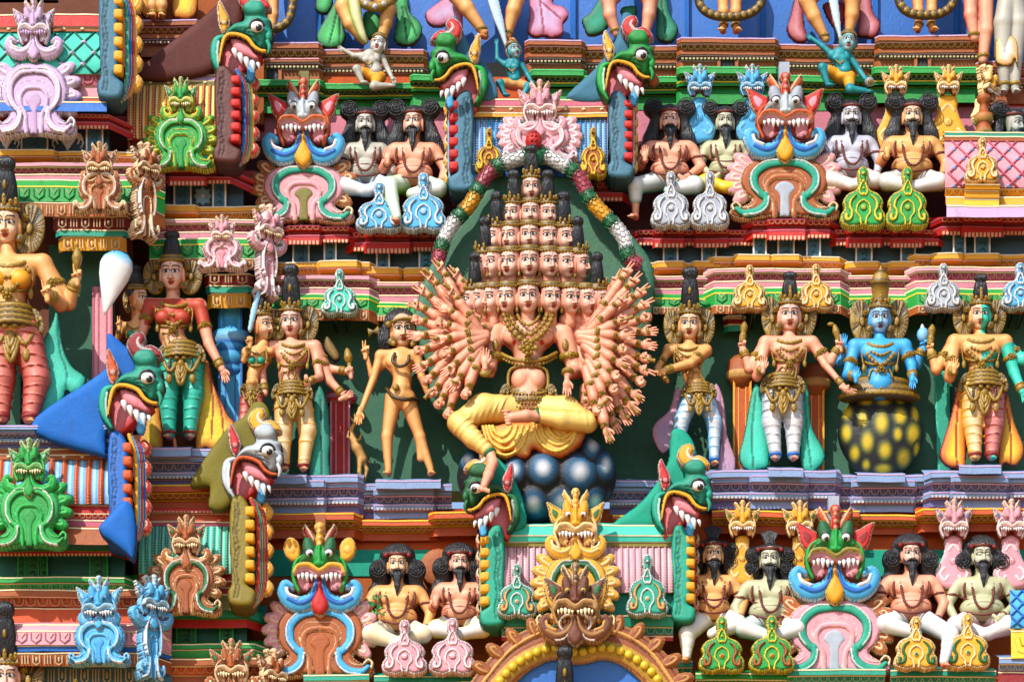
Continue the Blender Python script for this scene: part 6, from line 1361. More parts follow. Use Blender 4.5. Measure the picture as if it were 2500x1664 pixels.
part(T,'snake_belt',[tube([R(944,948,24),R(962,966,52),R(990,974,56),R(1012,972,40),R(1022,980,20)],5,'goldd',n=8),ball(*R(968,944,56),9,9,6,'gold')]+[tube([R(966,862,50),R(960,880,58),R(976,894,60),R(996,886,58),R(1000,868,50)],4,'goldd',n=8)],mat=GOLD)
solo('small_drum','small gold drum floating above the raised fingers of the ascetic','drum',912,810,30,[lathe(0,0,0,[(10,-14,'gold'),(12,-12,'gold'),(4,0,'goldd'),(12,12,'gold'),(10,14,'gold')],n=14,tilt=80)],mat=GOLD)
solo('white_drop','large smooth white drop shape with a blue tip, left of the red bodied goddess','drop shape',274,690,225,[xf(lathe(0,0,0,[(2,-78,'sky'),(22,-72,'sky'),(36,-58,'ltblue'),(40,-40,'white'),(36,-14,'white'),(26,14,'white'),(15,44,'white'),(7,66,'white'),(1,80,'white')],n=30,sz=.6,tilt=14))],mat=GLOSS)
# the small deer reaching up
T=thing('small_deer','thin brown spotted deer rearing up under the ascetic hand','deer',878,1105,0)
s=Sculpt(2.2); dr=lambda x,y,z=10: np.array(o_(x-878,y-1105,z))
s.chain([dr(862,1068,18),dr(872,1092,20),dr(886,1120,16)],[9,13,12],k=5); s.chain([dr(862,1068,18),dr(858,1048,20),dr(868,1030,24)],[8,6,5.5],k=4); s.ell(dr(872,1026,28),(10,6,6),k=3,rot=-30)
s.chain([dr(884,1118,12),dr(896,1146,12),dr(890,1174,12)],[9,5,3],k=4).chain([dr(880,1122,20),dr(878,1150,22),dr(886,1178,20)],[8,5,3],k=4).chain([dr(868,1078,26),dr(880,1070,34),dr(884,1056,34)],[5,3,2.4],k=3).chain([dr(862,1074,20),dr(850,1066,26),dr(852,1052,28)],[5,3,2.4],k=3)
s.cap(dr(862,1026,26),dr(854,1014,26),3,1.4,k=2).cap(dr(868,1022,28),dr(866,1008,28),3,1.4,k=2).cap(dr(894,1120,6),dr(904,1130,4),3,2,k=2)
part(T,'body',colour(s.mesh(),{0:('tan','goldd')},1.,1.),mat=PAINT)
standing('golden skinned deity reaching one arm across the chest, in white trousers',1690,900,40,dict(head=(1682,794),sl=(1632,854),sr=(1722,856),waist=(1689,914),hip=(1704,958),kl=(1662,1030),al=(1655,1120),kr=(1742,1030),ar=(1742,1120)),
  skin=('oskin','oskine'),legs=('white','sky'),hs=1.0,hh=108,hr=20,yaw=6,arms=[dict(e=(1684,886),w=(1612,906),ze=64,zw=86,h='fist',a=-74,r=15,hs=.9),dict(e=(1604,900),w=(1628,930),r=11)],fans=[(-1,32,74),(1,32,74)],
  tails=[([(1648,950),(1632,1000),(1600,1030),(1590,1055),(1600,1086),(1616,1106),(1638,1092),(1652,1040),(1664,960)],'lavd','mauve'),([(1750,935),(1768,980),(1776,1060),(1796,1120),(1790,1156),(1768,1168),(1750,1156),(1756,1060),(1740,960)],'lavd','mauve',[[(1758,970),(1764,1100),(1774,1160)]])])
standing('pale deity in white banded trousers with turquoise scarf ends, holding a mace and a deer',1915,920,50,dict(head=(1925,772),sl=(1868,838),sr=(1980,838),waist=(1922,900),hip=(1908,946),kl=(1882,1029),al=(1892,1108),kr=(1936,1029),ar=(1935,1108)),
  skin=('pskin','pskine'),legs=('white','grey'),hs=1.04,hh=72,hr=17,arms=[dict(e=(1828,900),w=(1813,852),h='two',hold='mace',zw=30,a=6),dict(e=(1846,918),w=(1856,898),ze=44,zw=70,h='open',a=4,m=True),dict(e=(2024,884),w=(2042,850),h='two',hold='deer',zw=30,a=-14,m=True),dict(e=(2010,890),w=(2056,944),ze=40,zw=60,h='two',a=112,r=12)],
  tails=[([(1840,940),(1816,1060),(1804,1110),(1812,1136),(1830,1148),(1850,1146),(1878,1130),(1872,1040),(1862,960)],'ltteal','teal',[[(1846,960),(1836,1060),(1840,1140)]]),([(1950,926),(1972,946),(1982,1040),(2010,1096),(2010,1126),(1984,1150),(1956,1138),(1950,1040)],'ltteal','teal',[[(1962,960),(1970,1060),(1980,1140)]])],fans=[(-1,34,84),(1,34,84)])
T=standing('blue skinned deity with a tall gold crown rising from the spotted jar',2145,910,40,dict(head=(2145,779),sl=(2085,846),sr=(2205,846),waist=(2145,904),hip=(2145,940)),
  skin=('bskin','bskine'),hs=1.0,crown='kirita',noleg=True,belt=False,lips='7a3040',arms=[dict(e=(2066,916),w=(2080,916),ze=40,zw=76,h='open',a=0,m=True),dict(e=(2052,884),w=(2058,846),h='open',a=4,zs=4,ze=0,zw=10),dict(e=(2222,892),w=(2221,922),ze=30,zw=62,h='open',a=182),dict(e=(2238,890),w=(2250,850),h='two',hold='conch',zs=4,ze=0,zw=16,a=-4)],fans=[(-1,40,88),(1,40,88)])
part(T,'belt',[lathe(0,K*42+26,16,[(56,-22,'goldd'),(70,-16,'gold'),(76,-4,'goldd'),(86,6,'gold'),(88,14,'goldd'),(96,20,'gold'),(97,26,'gold'),(92,30,'goldd')],n=60,ribs=30,ra=.06,sz=.42)]+[x for q in (-44,-22,0,22,44) for x in flower(q,32+K*66,54-abs(q)*.4,7)],mat=GOLD)
standing('half green half pink deity with red and golden trousers, four arms',2390,920,50,dict(head=(2389,771),sl=(2328,836),sr=(2450,836),waist=(2393,898),hip=(2396,942),kl=(2372,1029),al=(2378,1108),kr=(2424,1029),ar=(2418,1108)),
  skin=('oskin','oskine'),half=('ltteal','teal'),legs=('cream','yellow'),legs2=(hx('ee9890',.8),hx('a01818',.8)),hs=.97,hh=72,hr=17,arms=[dict(e=(2284,902),w=(2270,858),h='two',hold='mace',zw=30,a=6),dict(e=(2314,920),w=(2320,900),ze=44,zw=70,h='open',a=2,m=True),dict(e=(2472,910),w=(2490,956),ze=30,zw=44,h='open',a=166),dict(s=(2452,842),e=(2494,880),w=(2512,850),zs=6)],
  tails=[([(2340,930),(2322,1010),(2302,1076),(2294,1112),(2312,1136),(2336,1142),(2356,1142),(2358,1040),(2354,950)],'lyellow','red',[[(2340,980),(2334,1060),(2336,1138)]]),([(2458,960),(2476,1030),(2498,1086),(2494,1118),(2476,1136),(2454,1130),(2436,1134),(2438,1040)],'lyellow','orange',[[(2456,1000),(2466,1060),(2468,1130)]])],fans=[(-1,36,78),(1,36,78)])
standing('crowned figure at the bottom left corner, only head and shoulders in view',22,1700,190,dict(head=(20,1652),sl=(-50,1736),sr=(90,1736),waist=(24,1800),hip=(24,1850)),skin=('pskin','pskine'),hs=1.2,hh=120,hr=20,noleg=True,belt=False,
  arms=[dict(e=(160,1800),w=(184,1740),h='two',hold='flame',zw=50,a=0,hs=1.2)],fans=[(1,40,90)],headkw=dict(stern=.5))
# ================================================================ seated sages
def SG(label,x,y,z,hs=.8,**k): k['w']=k.get('w',68)*.98; return sage(label,x,y+2,z,hs=hs*1.1,**k)
SG('grey sage with two round hair buns, left of the upper pair',893,302,-20,hs=.78,skin=('gskin','gskine'),cloth=('white','sky'),handl='down',handr='down',w=58,handz=50)
SG('orange skinned sage with raised palm in green and white cloth, upper pair',1010,300,-10,hs=.82,yaw=12,cloth=('white','lime'),handl='open',handr='down',w=66,legdown=((-38,252,104),10),kneeL=(-56,174,66),stocking=True)
SG('upper sage right of the garland, raised palm and turquoise cloth',1634,296,-20,hs=.8,cloth=('white','teal'),handl='open',handr='lap',w=68,legdown=((-84,244,44),30),kneeL=(-84,180,56))
SG('upper grey green sage with yellow cloth beside the blue whiskered gargoyle',1769,298,-34,hs=.76,skin=('grskin','grskine'),cloth=('lyellow','yellow'),handl='lap',handr='lap',w=60)
SG('violet grey sage with round hair buns, hands on the knees',2076,284,-20,hs=.8,skin=('vskin','vskine'),cloth=('white','orange'),handl='open',handr='down',w=60,mo=1,handz=40)
SG('upper pale orange sage with raised palm and very long loose hair',2224,284,-14,hs=.82,skin=('oskin','oskine'),cloth=('white','oliveg'),handl='open',handr='down',w=70,mo=1)
SG('grey sage in profile at the upper right edge',2474,305,-20,hs=.78,skin=('gskin','gskine'),yaw=-50,w=50,legs=False)
SG('golden skinned lower sage beside a green plant, left one',971,1375,80,hs=.84,skin=('oskin','oskine'),hair='round',cloth=('cream','lgrey'),handl='down',handr='down',w=66,mo=1)
SG('pink skinned lower sage with palm held out, beside the teal gable end',1122,1370,74,hs=.8,hair='round',yaw=-8,cloth=('white','lyellow'),handl='open',handr='down',w=62,handz=80)
SG('orange skinned sage with a black hair tuft, one white stocking hanging',1740,1350,74,hs=.84,skin=('oskin','oskine'),hair='tuft',yaw=-6,cloth=('white','cream'),handl='hang',handr='down',w=60,legdown=((-66,262,64),16),kneeL=(-64,204,62),belly=.9,stocking=True)
SG('grey skinned sage with a hair tuft and curling moustache',1877,1362,80,hs=.84,skin=('grskin','gskine'),hair='tuft',cloth=('white','teal'),handl='down',handr='down',w=68,mo=1,yaw=4)
SG('smiling pink skinned sage with heavy moustache, one leg hanging down',2221,1350,80,hs=.84,hair='round',yaw=-6,cloth=('white','lgrey'),handl='down',handr='hang',w=68,legdownR=((70,272,118),-10),kneeR=(88,204,84),stocking=True)
SG('grey green sage with closed eyes at the lower right',2394,1354,74,hs=.84,skin=('grskin','grskine'),hair='round',yaw=-6,cloth=('white','pink'),handl='hang',handr='lap',w=70,belly=1.05,closed=True)
solo('round_medallion','plain flat brown disc on the wall between the two lower left sages','disc',1070,1384,40,[lathe(0,0,0,[(2,-6,'brown'),(40,-6,'brown'),(46,0,'brown'),(46,6,'brown')],n=40,sz=1.2)] if False else Relief(2.4,10).dot(0,0,46,8,'brown').geo())
# ================================================================ crouching dwarfs
def dwarf(label,ax,ay,z,hd,hs,skin,torso,arms,legs,cloth,yaw=0,rot=0,cap='halo',cr_='gold',sword=None):
    T=thing('crouching_dwarf',label,'statue',ax,ay,z,'small figures crushed under the feet of the top row'); R=lambda p,d=18: np.array(o_(p[0]-ax,p[1]-ay,p[2] if len(p)>2 else d))
    s=Sculpt(2.); (a,b)=torso; k=hs/.68
    s.cap(R(a),R(b),20*k,17*k,k=6).cap(R((a[0]-18*k,a[1])),R((a[0]+18*k,a[1])),10*k,10*k,k=6).ell(R(b,28),(15*k,13*k,14*k),k=5); s.cap(R((hd[0],hd[1]+16*k)),R(a),8*k,11*k,k=5)
    for q in (-1,1): s.ell(R((a[0]+q*9*k,a[1]+6*k),32),(10*k,8*k,6*k),k=3)
    for L in arms: s.chain([R(p) for p in L],[8.5*k,6.5*k,4.8*k,4.5*k][:len(L)],k=3)
    g=[xf(hand('open',*skin),s=.62*k,pos=R(L[-1]),rot=math.degrees(math.atan2(L[-1][0]-L[-2][0],-(L[-1][1]-L[-2][1])))) for L in arms]
    for L in legs: s.chain([R(p) for p in L],[13*k,10*k,6.5*k,6*k][:len(L)],k=4); e=R(L[-1]); g.append(ball(e[0]+5*k,e[1]+3,e[2]+4,11*k,5*k,8*k,skin[0],col2=skin[1]))
    H=R((hd[0],hd[1],30)); g.append(xf(head(*skin),s=hs,yaw=yaw,rot=rot,pos=H)); g.append(colour(s.mesh(),{0:skin},1.4,.85)); part(T,'body',g,mat=SKIN)
    t=Sculpt(2.); t.ell(R((b[0],b[1]+14*k),20),(26*k,15*k,20*k),k=5)
    for L in legs: p0,p1=R(L[0]),R(L[1]); t.cap(p0,p0*.35+p1*.65,15.5*k,12.5*k,k=6)
    part(T,'loincloth',colour(t.mesh(),{0:cloth},1.2,.8))
    part(T,'headdress',[xf(fan(0,-8,-16,33,36,ribs=30),s=hs,rot=rot,pos=H)]+[xf(g_,s=hs,yaw=yaw,rot=rot,pos=H) for g_ in headband(leaf=False)]+necklace(R((a[0]-14*k,a[1]-8))[:2],R((a[0]+14*k,a[1]-8))[:2],20*k,26,40,r=1.6,bead=2.2),mat=GOLD)
    return T
dwarf('grey crouching dwarf in a yellow cloth under the green scarved statue',915,160,-30,(925,111),.66,('gskin','gskine'),((903,142),(918,176)),[[(886,138),(864,138),(837,122)],[(934,142),(948,172),(960,196,34)]],[[(908,188),(872,172,40),(886,204,40)],[(926,192),(914,214,44),(954,212,36)]],('yellow','orange'),yaw=10,rot=10)
dwarf('teal crouching dwarf with one arm raised against the white sword, left one',1255,170,-30,(1255,127),.6,('tskin','tskine'),((1250,160),(1257,196)),[[(1230,158),(1214,146),(1213,108)],[(1274,160),(1288,184),(1298,204,34)]],[[(1248,206),(1220,206,40),(1232,234,40)],[(1266,208),(1290,214,40),(1276,238,44)]],('tan','orange'),yaw=-30,rot=-14)
dwarf('teal crouching dwarf in a yellow cloth with a round rattle, right one',2055,160,-24,(2068,106),.7,('tskin','tskine'),((2048,138),(2060,176)),[[(2030,136),(2008,116),(1978,94)],[(2074,142),(2098,176),(2114,202,36)]],[[(2044,186),(2004,168,40),(2018,210,40)],[(2070,190),(2072,222,44),(2116,226,36)]],('yellow','olive'),yaw=-4,rot=8)
part(None,'x',box(0,1,0,1,0,1,'gold')) if False else None
solo('rattle','round grey gold rattle in the hand of the right teal dwarf','rattle',2123,200,24,[ball(0,0,0,12,12,10,'grey')]+flower(0,4,10,6),mat=GOLD)
# ================================================================ legs of the top row (the figures are cut by the upper edge of the picture)
def limb(s,pts,rs): s.chain([np.array(o_(*p)) for p in pts],rs,k=5)
def toplegs(label,ax,skin,legs,tails=(),garl=None,skirt=None,z=-110,feetpos=(),extra=None):
    T=thing('top_row_statue',label,'statue',ax,0,z,'statues of the top row cut by the upper edge'); s=Sculpt(2.4)
    for pts,rs in legs: limb(s,[(x-ax,y,d) for x,y,d in pts],rs)
    # hips and trunk above the picture
    hx_=sum(l[0][0][0] for l in legs)/len(legs)-ax; s.cap(o_(hx_,-50,20),o_(hx_,-150,20),34,42,k=10)
    for pts,rs in legs: limb(s,[(hx_,-50,20),(pts[0][0]-ax,pts[0][1],pts[0][2])],[24,rs[0]])
    g=[colour(s.mesh(),{0:skin},1.3,.95),xf(head(*skin),s=1.1,pos=o_(hx_,-230,24))]
    for (x,y,yw) in feetpos: g.append(xf(colour(FM,{0:skin},1.5,.8),s=1.15,yaw=yw,pos=o_(x-ax,y,22)))
    part(T,'body',g,mat=SKIN)
    part(T,'anklets',[tube([np.array(o_(*[(pts[-1][0]*.86+pts[-2][0]*.14)-ax,pts[-1][1]*.86+pts[-2][1]*.14-3,pts[-1][2]])),np.array(o_(pts[-1][0]*.86+pts[-2][0]*.14-ax,pts[-1][1]*.86+pts[-2][1]*.14+4,pts[-1][2]))],rs[-1]*1.35,'gold',n=12,smooth=False) for pts,rs in legs],mat=GOLD)
    for tl in tails: tail(T,tl[0],tl[1],tl[2],ax,0,z=tl[4] if len(tl)>4 else -8,lines=tl[3] if len(tl)>3 else ())
    if garl:
        P=[o_(x-ax,y,44) for x,y in garl]; part(T,'garland',[tube(P,11,'goldd',n=10)]+beads([(a,b,d+7) for a,b,d in P],9,'gold',gap=1.7,flat=.5),mat=GOLD)
    if skirt: part(T,'skirt',[lathe(hx_,-10,20,[(60,-60,skirt),(54,-10,skirt),(40,8,skirt)],n=24,ribs=14,ra=.1)])
    if extra: extra(T)
    return T
tg=('lgreen','dgreen'); tp=('lav','dpink')
def ex2(T):
    part(T,'club',[tube([o_(0,0,50),o_(8,50,48),o_(22,92,44),o_(32,110,40)],[16,14,9,3],'cream',n=12,rings=10,ringh=.08,col2='lime')])
    part(T,'girdle',[tube([o_(8,-10,44),o_(30,16,52),(62,22+K*54,54),o_(92,6,48),o_(104,-12,40)],12,'gold',n=9)]+beads([o_(16,0,56),o_(40,20,62),o_(66,20,62),o_(92,2,56)],8,'white',gap=2.1),mat=GOLD)
toplegs('top row statue with bent legs and broad green scarf ends',865,('oskin','oskine'),[([(838,20,30),(856,62,34),(890,102,24)],[19,16,11]),([(950,26,34),(944,60,26),(930,110,20)],[19,16,11])],
  tails=[([(832,-20),(790,50),(772,84),(776,108),(800,120),(830,114),(844,90),(836,40),(846,-20)],*tg,[[(826,20),(804,108)],[(830,30),(828,108)]]),([(780,-20),(768,10),(774,30),(796,34),(810,14),(812,-20)],*tg),([(960,-20),(968,40),(962,96),(984,112),(1014,108),(1032,84),(1028,56),(1002,28),(996,-20)],*tg,[[(984,20),(996,108)],[(990,20),(1020,92)]]),([(890,30),(886,80),(904,96),(924,86),(930,40)],*tg)],extra=ex2)
def sw3(T):
    r=Relief(2.,8); r.line([(1196-1190,-60),(1206-1190,10),(1224-1190,72),(1236-1190,116)],[14,14,11,4],6,mx('ltblue','white',.4),edge='white',ew=2); part(T,'sword',r.geo(),off=(0,0,50),mat=GLOSS)
toplegs('top row statue with pink scarf ends and a long white sword',1190,('oskin','oskine'),[([(1112,-10,26),(1140,24,30),(1182,82,24)],[20,18,11]),([(1266,-10,26),(1254,30,30),(1238,92,24)],[20,18,11])],feetpos=[(1184,92,50),(1244,104,-30)],
  tails=[([(1108,-20),(1062,10),(1036,34),(1046,60),(1070,66),(1100,60),(1126,70),(1128,84),(1130,40),(1120,-10)],*tp),([(1300,-20),(1292,50),(1290,82),(1312,92),(1330,88),(1350,94),(1376,84),(1378,58),(1392,38),(1380,18),(1352,8),(1356,-20)],*tp,[[(1320,0),(1330,84)],[(1326,10),(1372,50)]])],extra=sw3)
toplegs('top row statue with dark green scarf ends behind the right dragon crest',1535,('pskin','pskine'),[([(1486,4,30),(1488,40,32),(1504,84,24)],[19,16,11]),([(1588,2,30),(1584,40,30),(1574,92,24)],[19,16,11])],
  tails=[([(1478,-20),(1440,30),(1420,48),(1426,72),(1438,88),(1462,84),(1480,72),(1490,40)],'teal','dgreen'),([(1602,-20),(1604,40),(1604,92),(1628,104),(1646,100),(1658,70),(1638,34),(1626,-20)],'teal','dgreen',[[(1616,0),(1628,98)]]),([(1516,20),(1524,48),(1548,48),(1556,16)],'teal','dgreen')])
toplegs('top row statue standing behind a long gold garland, left one',1780,('oskin','oskine'),[([(1764,-10,16),(1765,30,16),(1766,68,14)],[15,13,9]),([(1797,-10,16),(1796,30,16),(1795,68,14)],[15,13,9])],feetpos=[(1764,78,16),(1796,78,-16)],garl=[(1700,-30),(1706,16),(1734,40),(1780,46),(1828,38),(1856,12),(1862,-30)],z=-96)
def sw6(T):
    r=Relief(2.,8); r.line([(2022-2025,-60),(2030-2025,0),(2038-2025,50),(2048-2025,104)],[12,12,9,3],6,mx('ltblue','white',.4),edge='white',ew=2); part(T,'sword',r.geo(),off=(0,0,56),mat=GLOSS)
toplegs('top row statue with crimson scarf ends above the right teal dwarf',2025,('oskin','oskine'),[([(1966,4,34),(1984,44,32),(2014,98,24)],[20,17,10]),([(2080,2,34),(2078,40,30),(2070,88,24)],[20,17,10])],
  tails=[([(1944,-20),(1928,40),(1920,72),(1932,96),(1956,106),(1972,96),(1964,60),(1960,-10)],'pink','dred'),([(2100,-20),(2098,40),(2094,84),(2116,92),(2140,90),(2152,60),(2134,30),(2126,-20)],'pink','dred'),([(2010,10),(2030,60),(2056,70),(2064,10)],'dpink','dred')],extra=sw6)
toplegs('top row statue standing behind a long gold garland, right one',2256,('oskin','oskine'),[([(2238,-10,16),(2240,30,16),(2242,66,14)],[15,13,9]),([(2274,-10,16),(2273,30,16),(2272,66,14)],[15,13,9])],feetpos=[(2238,76,16),(2274,76,-16)],garl=[(2186,-30),(2192,14),(2216,36),(2256,42),(2296,36),(2322,12),(2326,-30)],z=-96)
toplegs('top row statue showing one leg and part of a gold garland',664,('oskin','oskine'),[([(668,-10,20),(668,40,20),(664,86,16)],[15,13,9])],feetpos=[(662,96,10)],garl=[(648,74),(684,72),(708,52),(718,10),(720,-30)],z=-96)
toplegs('top row statue with yellow scarf ends, upper left',385,('oskin','oskine'),[([(374,-10,20),(374,16,20),(376,34,16)],[13,12,9]),([(398,-10,20),(398,16,20),(396,34,16)],[13,12,9])],feetpos=[(376,42,10),(396,42,-10)],z=-14,
  tails=[([(346,-20),(340,20),(350,40),(366,44),(368,-20)],'lyellow','orange'),([(424,-20),(420,36),(440,46),(464,46),(480,30),(478,-20)],'lyellow','orange')])
toplegs('top row statue with a red tinted leg at the upper right',2372,('pskin','red'),[([(2366,-10,30),(2366,40,30),(2376,96,26)],[18,16,12]),([(2404,-10,24),(2404,80,24),(2398,150,20)],[20,18,12])],z=-90)
toplegs('grey skinned figure in a pale yellow loincloth at the upper right corner',2460,('gskin','gskine'),[([(2446,60,30),(2446,140,26),(2450,220,20)],[24,20,11]),([(2484,60,24),(2476,140,22),(2476,220,18)],[24,18,11])],z=-80,
  tails=[([(2430,96),(2424,150),(2440,166),(2464,164),(2472,150),(2480,168),(2476,100)],'white','yellow',(),40)],feetpos=[(2448,228,8),(2476,228,-8)])
# ================================================================ lion gargoyles in many colours
big_yali('grey faced lion gargoyle with red ears and sky blue whiskers, upper left',742,288,40,1.16,'lgrey','red','pink','orange','red','orange','sky','yellow','brown','pink','teal','oliveg',120,142,112,brow='grey',npet=4,ws=1.15,vy=1.08)
big_yali('grey faced lion gargoyle with pink side leaves and a brown teal arch, upper right',1915,276,40,1.26,'lgrey','red','pink','orange','red','orange','sky','yellow','pink','brown','teal','grey',130,150,106,brow='grey',npet=5,ws=1.05,vy=1.)
big_yali('green faced lion gargoyle with round yellow ears and a red tongue, lower left',782,1374,130,1.2,'green','yellow','orange','dred','yellow','yellow','sky','red','pink','brown','sky','brown',128,176,98,roundear=True,brow='dgreen',npet=5,jaw='green',ws=1.14)
big_yali('green faced lion gargoyle with red ears and a pink teal arch, lower right',2036,1338,130,1.28,'green','red','dred','orange','red','olive','sky','yellow','brown','pink','teal','grey',136,180,122,brow='dgreen',npet=5,jaw='green',ws=1.14)
# one-coloured lion masks
lion_leaf('huge lavender lion mask in the top left corner',84,62,230,.68,'lav','white',dark=c('lavd')*.5,aw=98,ah=172,teeth='lav',ay=92,npet=4,vy=1.25,ws=1.35)
lion_leaf('green lion mask before the golden yellow ribs',443,240,150,.54,'green','lyellow',aw=80,ah=126,ay=46,npet=4,inner=mx('green','lime',.2),vy=1.25,ws=1.25)
lion_leaf('pink lion mask before the bright blue ribs, above the garland',1318,258,84,.72,'pink','white',dark=c('dpink')*.5,aw=90,ah=104,ay=36,npet=5,teeth='white',vy=1.15)
lion_leaf('brown lion mask on the green eave, above the large left goddess',244,398,290,.56,'brown','cream',aw=62,ah=94,ay=22,npet=0,ws=1.1)
lion_leaf('brown lion mask seen from the side at the corner of the eave',352,398,240,.56,'brown','cream',aw=34,ah=150,ay=30,npet=0,yaw=38)
lion_leaf('pink lion mask on the green eave above the red bodied goddess',543,566,180,.46,'pink','white',dark=c('dpink')*.5,aw=57,ah=80,ay=12,npet=0,ws=.9)
lion_leaf('pink lion mask seen from the side at the corner of the eave',650,552,120,.6,'pink','white',dark=c('dpink')*.5,aw=30,ah=140,ay=34,npet=0,yaw=38)
lion_leaf('big green lion mask before the blue and yellow ribs',73,1130,290,.67,'green','lgreen',aw=88,ah=150,ay=50,npet=4,teeth='cream',ws=1.3)
lion_leaf('brown lion mask with green scrolls before the turquoise ribs',456,1312,210,.62,'brown','cream',aw=82,ah=140,ay=44,npet=4,inner='dgreen',earc='dgreen',ws=1.3)
lion_leaf('sky blue lion mask on the white eave, lower left',243,1472,280,.74,'sky','ltblue',dark=c('blue')*.6,aw=72,ah=108,ay=38,npet=0,teeth='white',ws=.9)
lion_leaf('sky blue lion mask seen from the side at the lower left corner',366,1460,250,.66,'sky','ltblue',dark=c('blue')*.6,aw=34,ah=160,ay=34,npet=0,yaw=38,teeth='white')
lion_leaf('small brown lion mask with green ear dots at the bottom',566,1622,180,.72,'brown','cream',aw=60,ah=90,ay=48,npet=0,earc='dgreen')
lion_leaf('small brown lion mask seen from the side at the bottom',660,1634,150,.6,'brown','cream',aw=30,ah=90,ay=34,npet=0,yaw=38)
for i,(x,lab) in enumerate(((1708,'sky blue lion mask above the upper right sage pair, left one'),(1836,'sky blue lion mask partly behind the grey faced gargoyle, right one'))): lion_leaf(lab,x,204,-10,.52,'sky','ltblue',dark=c('blue')*.7,aw=40,ah=110,ay=34,narrow=True,whisk=False,teeth='white')
for x,lab in ((2186,'yellow lion mask above the raised palm sage, left one of the pair'),(2314,'yellow lion mask right of the long haired sage, right one of the pair')): lion_leaf(lab,x,202,-10,.48,'yellow','cream',dark=c('dred')*.7,aw=50,ah=140,ay=30,narrow=True,whisk=False,teeth='white')
for x,lab in ((1812,'yellow lion mask with green dots behind the tufted orange sage'),(1952,'yellow lion mask with green dots behind the grey tufted sage')): lion_leaf(lab,x,1272,100,.58,'yellow','cream',dark=c('dred')*.7,aw=36,ah=120,ay=34,narrow=True,whisk=False,earc='dgreen',teeth='white')
for x,lab in ((2328,'pink lion mask behind the smiling sage at the lower right'),(2468,'pink lion mask at the lower right edge')): lion_leaf(lab,x,1272,100,.62,'pink','white',dark=c('dpink')*.6,aw=44,ah=130,ay=34,narrow=True,whisk=False,earc='slate',teeth='white')
lion_leaf('small yellow lion mask seen from the side at the upper right',2402,208,-10,.55,'yellow','cream',dark=c('dred')*.7,aw=34,ah=70,ay=34,narrow=True,whisk=False,yaw=50,teeth='white')
lion_leaf('big yellow lion mask before the pale pink ribs',1405,1276,205,.93,'yellow','cream',dark=c('dred')*.7,aw=94,ah=190,ay=76,npet=5,earc='dgreen',inner='dgreen',core=c('yellow'),teeth='white',vy=1.2,ws=1.05)
# ================================================================ leaf finials
for a in (('sky blue leaf finial left of the white stocking foot',926,565,72,112,118,'sky','white'),('sky blue leaf finial right of the white stocking foot',1034,565,72,112,142,'sky','white'),
  ('grey leaf finial before the dark brown ledge, left one',1638,556,72,96,136,'grey','white'),('grey leaf finial before the dark brown ledge, right one',1733,556,72,92,136,'grey','white'),
  ('green leaf finial under the violet grey sage',2107,557,72,108,148,'green','lyellow'),('green leaf finial under the long haired sage',2215,557,72,104,148,'green','lyellow'),
  ('brown leaf finial left of the pink lion mask',1194,428,84,66,114,'brown','lyellow'),('brown leaf finial right of the pink lion mask',1448,434,84,66,122,'brown','lyellow'),
  ('turquoise leaf finial on the eave beside the tall haired deity',829,770,74,88,112,'ltteal','white'),
  ('yellow leaf finial on the eave, left of the pale deity',1830,758,76,86,110,'yellow','cream'),('yellow leaf finial on the eave, right of the pale deity',1992,758,76,86,112,'yellow','cream'),
  ('grey leaf finial on the eave left of the half green deity',2303,758,76,88,114,'grey','white'),('sky blue leaf finial on the eave at the right edge',2490,756,76,90,114,'sky','white'),
  ('pink leaf finial in front of the golden skinned lower sage',988,1646,180,108,132,'pink','white'),('pink leaf finial in front of the pink skinned lower sage',1105,1646,180,112,136,'pink','white')): kudu(*a)
for a in (('teal leaf finial left of the big yellow lion mask',1262,1506,205,92,128,'teal','white','wine','tan'),('teal leaf finial right of the big yellow lion mask',1580,1504,205,98,148,'teal','white','wine','tan'),
  ('green leaf finial under the orange skinned tufted sage',1762,1640,180,108,134,'green','lyellow','wine','brown'),('green leaf finial under the grey tufted sage',1884,1640,180,108,136,'green','lyellow','wine','brown'),
  ('yellow leaf finial with a green scroll, left of the hanging leg',2236,1634,180,104,128,'yellow','cream','dgreen','dgreen'),('yellow leaf finial with a green scroll, right of the hanging leg',2362,1632,180,108,134,'yellow','cream','dgreen','dgreen')): kudu(*a,style=1)
kudu('small yellow leaf finial standing on the yellow plinth of the lattice roof',2398,448,110,82,110,'yellow','cream')
cornice('yellow_plinth','yellow plinth under the small leaf finial, on the pink lattice roof','plinth',2356,2440,[(449,462,128,122,'yellow'),(464,482,116,112,'yellow'),(484,500,108,108,'lyellow')],120,0,0,group='plinths')
# ================================================================ dragons
makara('green dragon head with a dark brown fin, high on the left',630,68,150,.98,1,'teal',[(-295,112),(-130,112),(-60,40),(-20,-100),(-60,-110),(-120,-40)],'choc','red','yellow')
makara('green dragon head facing left, with a slate fin, above the blue ribbed roof',1082,143,90,.92,-1,'green',[(22,-70),(30,-106),(70,-20),(110,20),(132,96),(60,100),(-10,60),(0,-20)],'slate','red','yellow')
makara('green dragon head facing right, with a slate fin, above the blue ribbed roof',1564,136,90,.92,1,'green',[(-180,104),(-110,30),(-60,-40),(-42,-104),(-10,-86),(-10,0),(-60,104)],'slate','red','yellow')
makara('teal faced dragon head with a bright blue fin, middle left',364,920,300,1.02,1,'teal',[(-285,118),(-130,0),(-104,-30),(-102,-102),(-60,-74),(-24,-40),(-30,60),(-100,130),(-104,178),(-120,186)],'blue','dred','orange')
makara('white faced dragon head with an olive fin, over the yellow trousered deity',656,1097,220,.96,1,'lgrey',[(-190,82),(-110,-40),(-60,-80),(-40,-110),(-10,-108),(0,-60),(-40,60),(-100,140),(-144,140),(-144,90)],'oliveg','yellow','red',lip='orange')
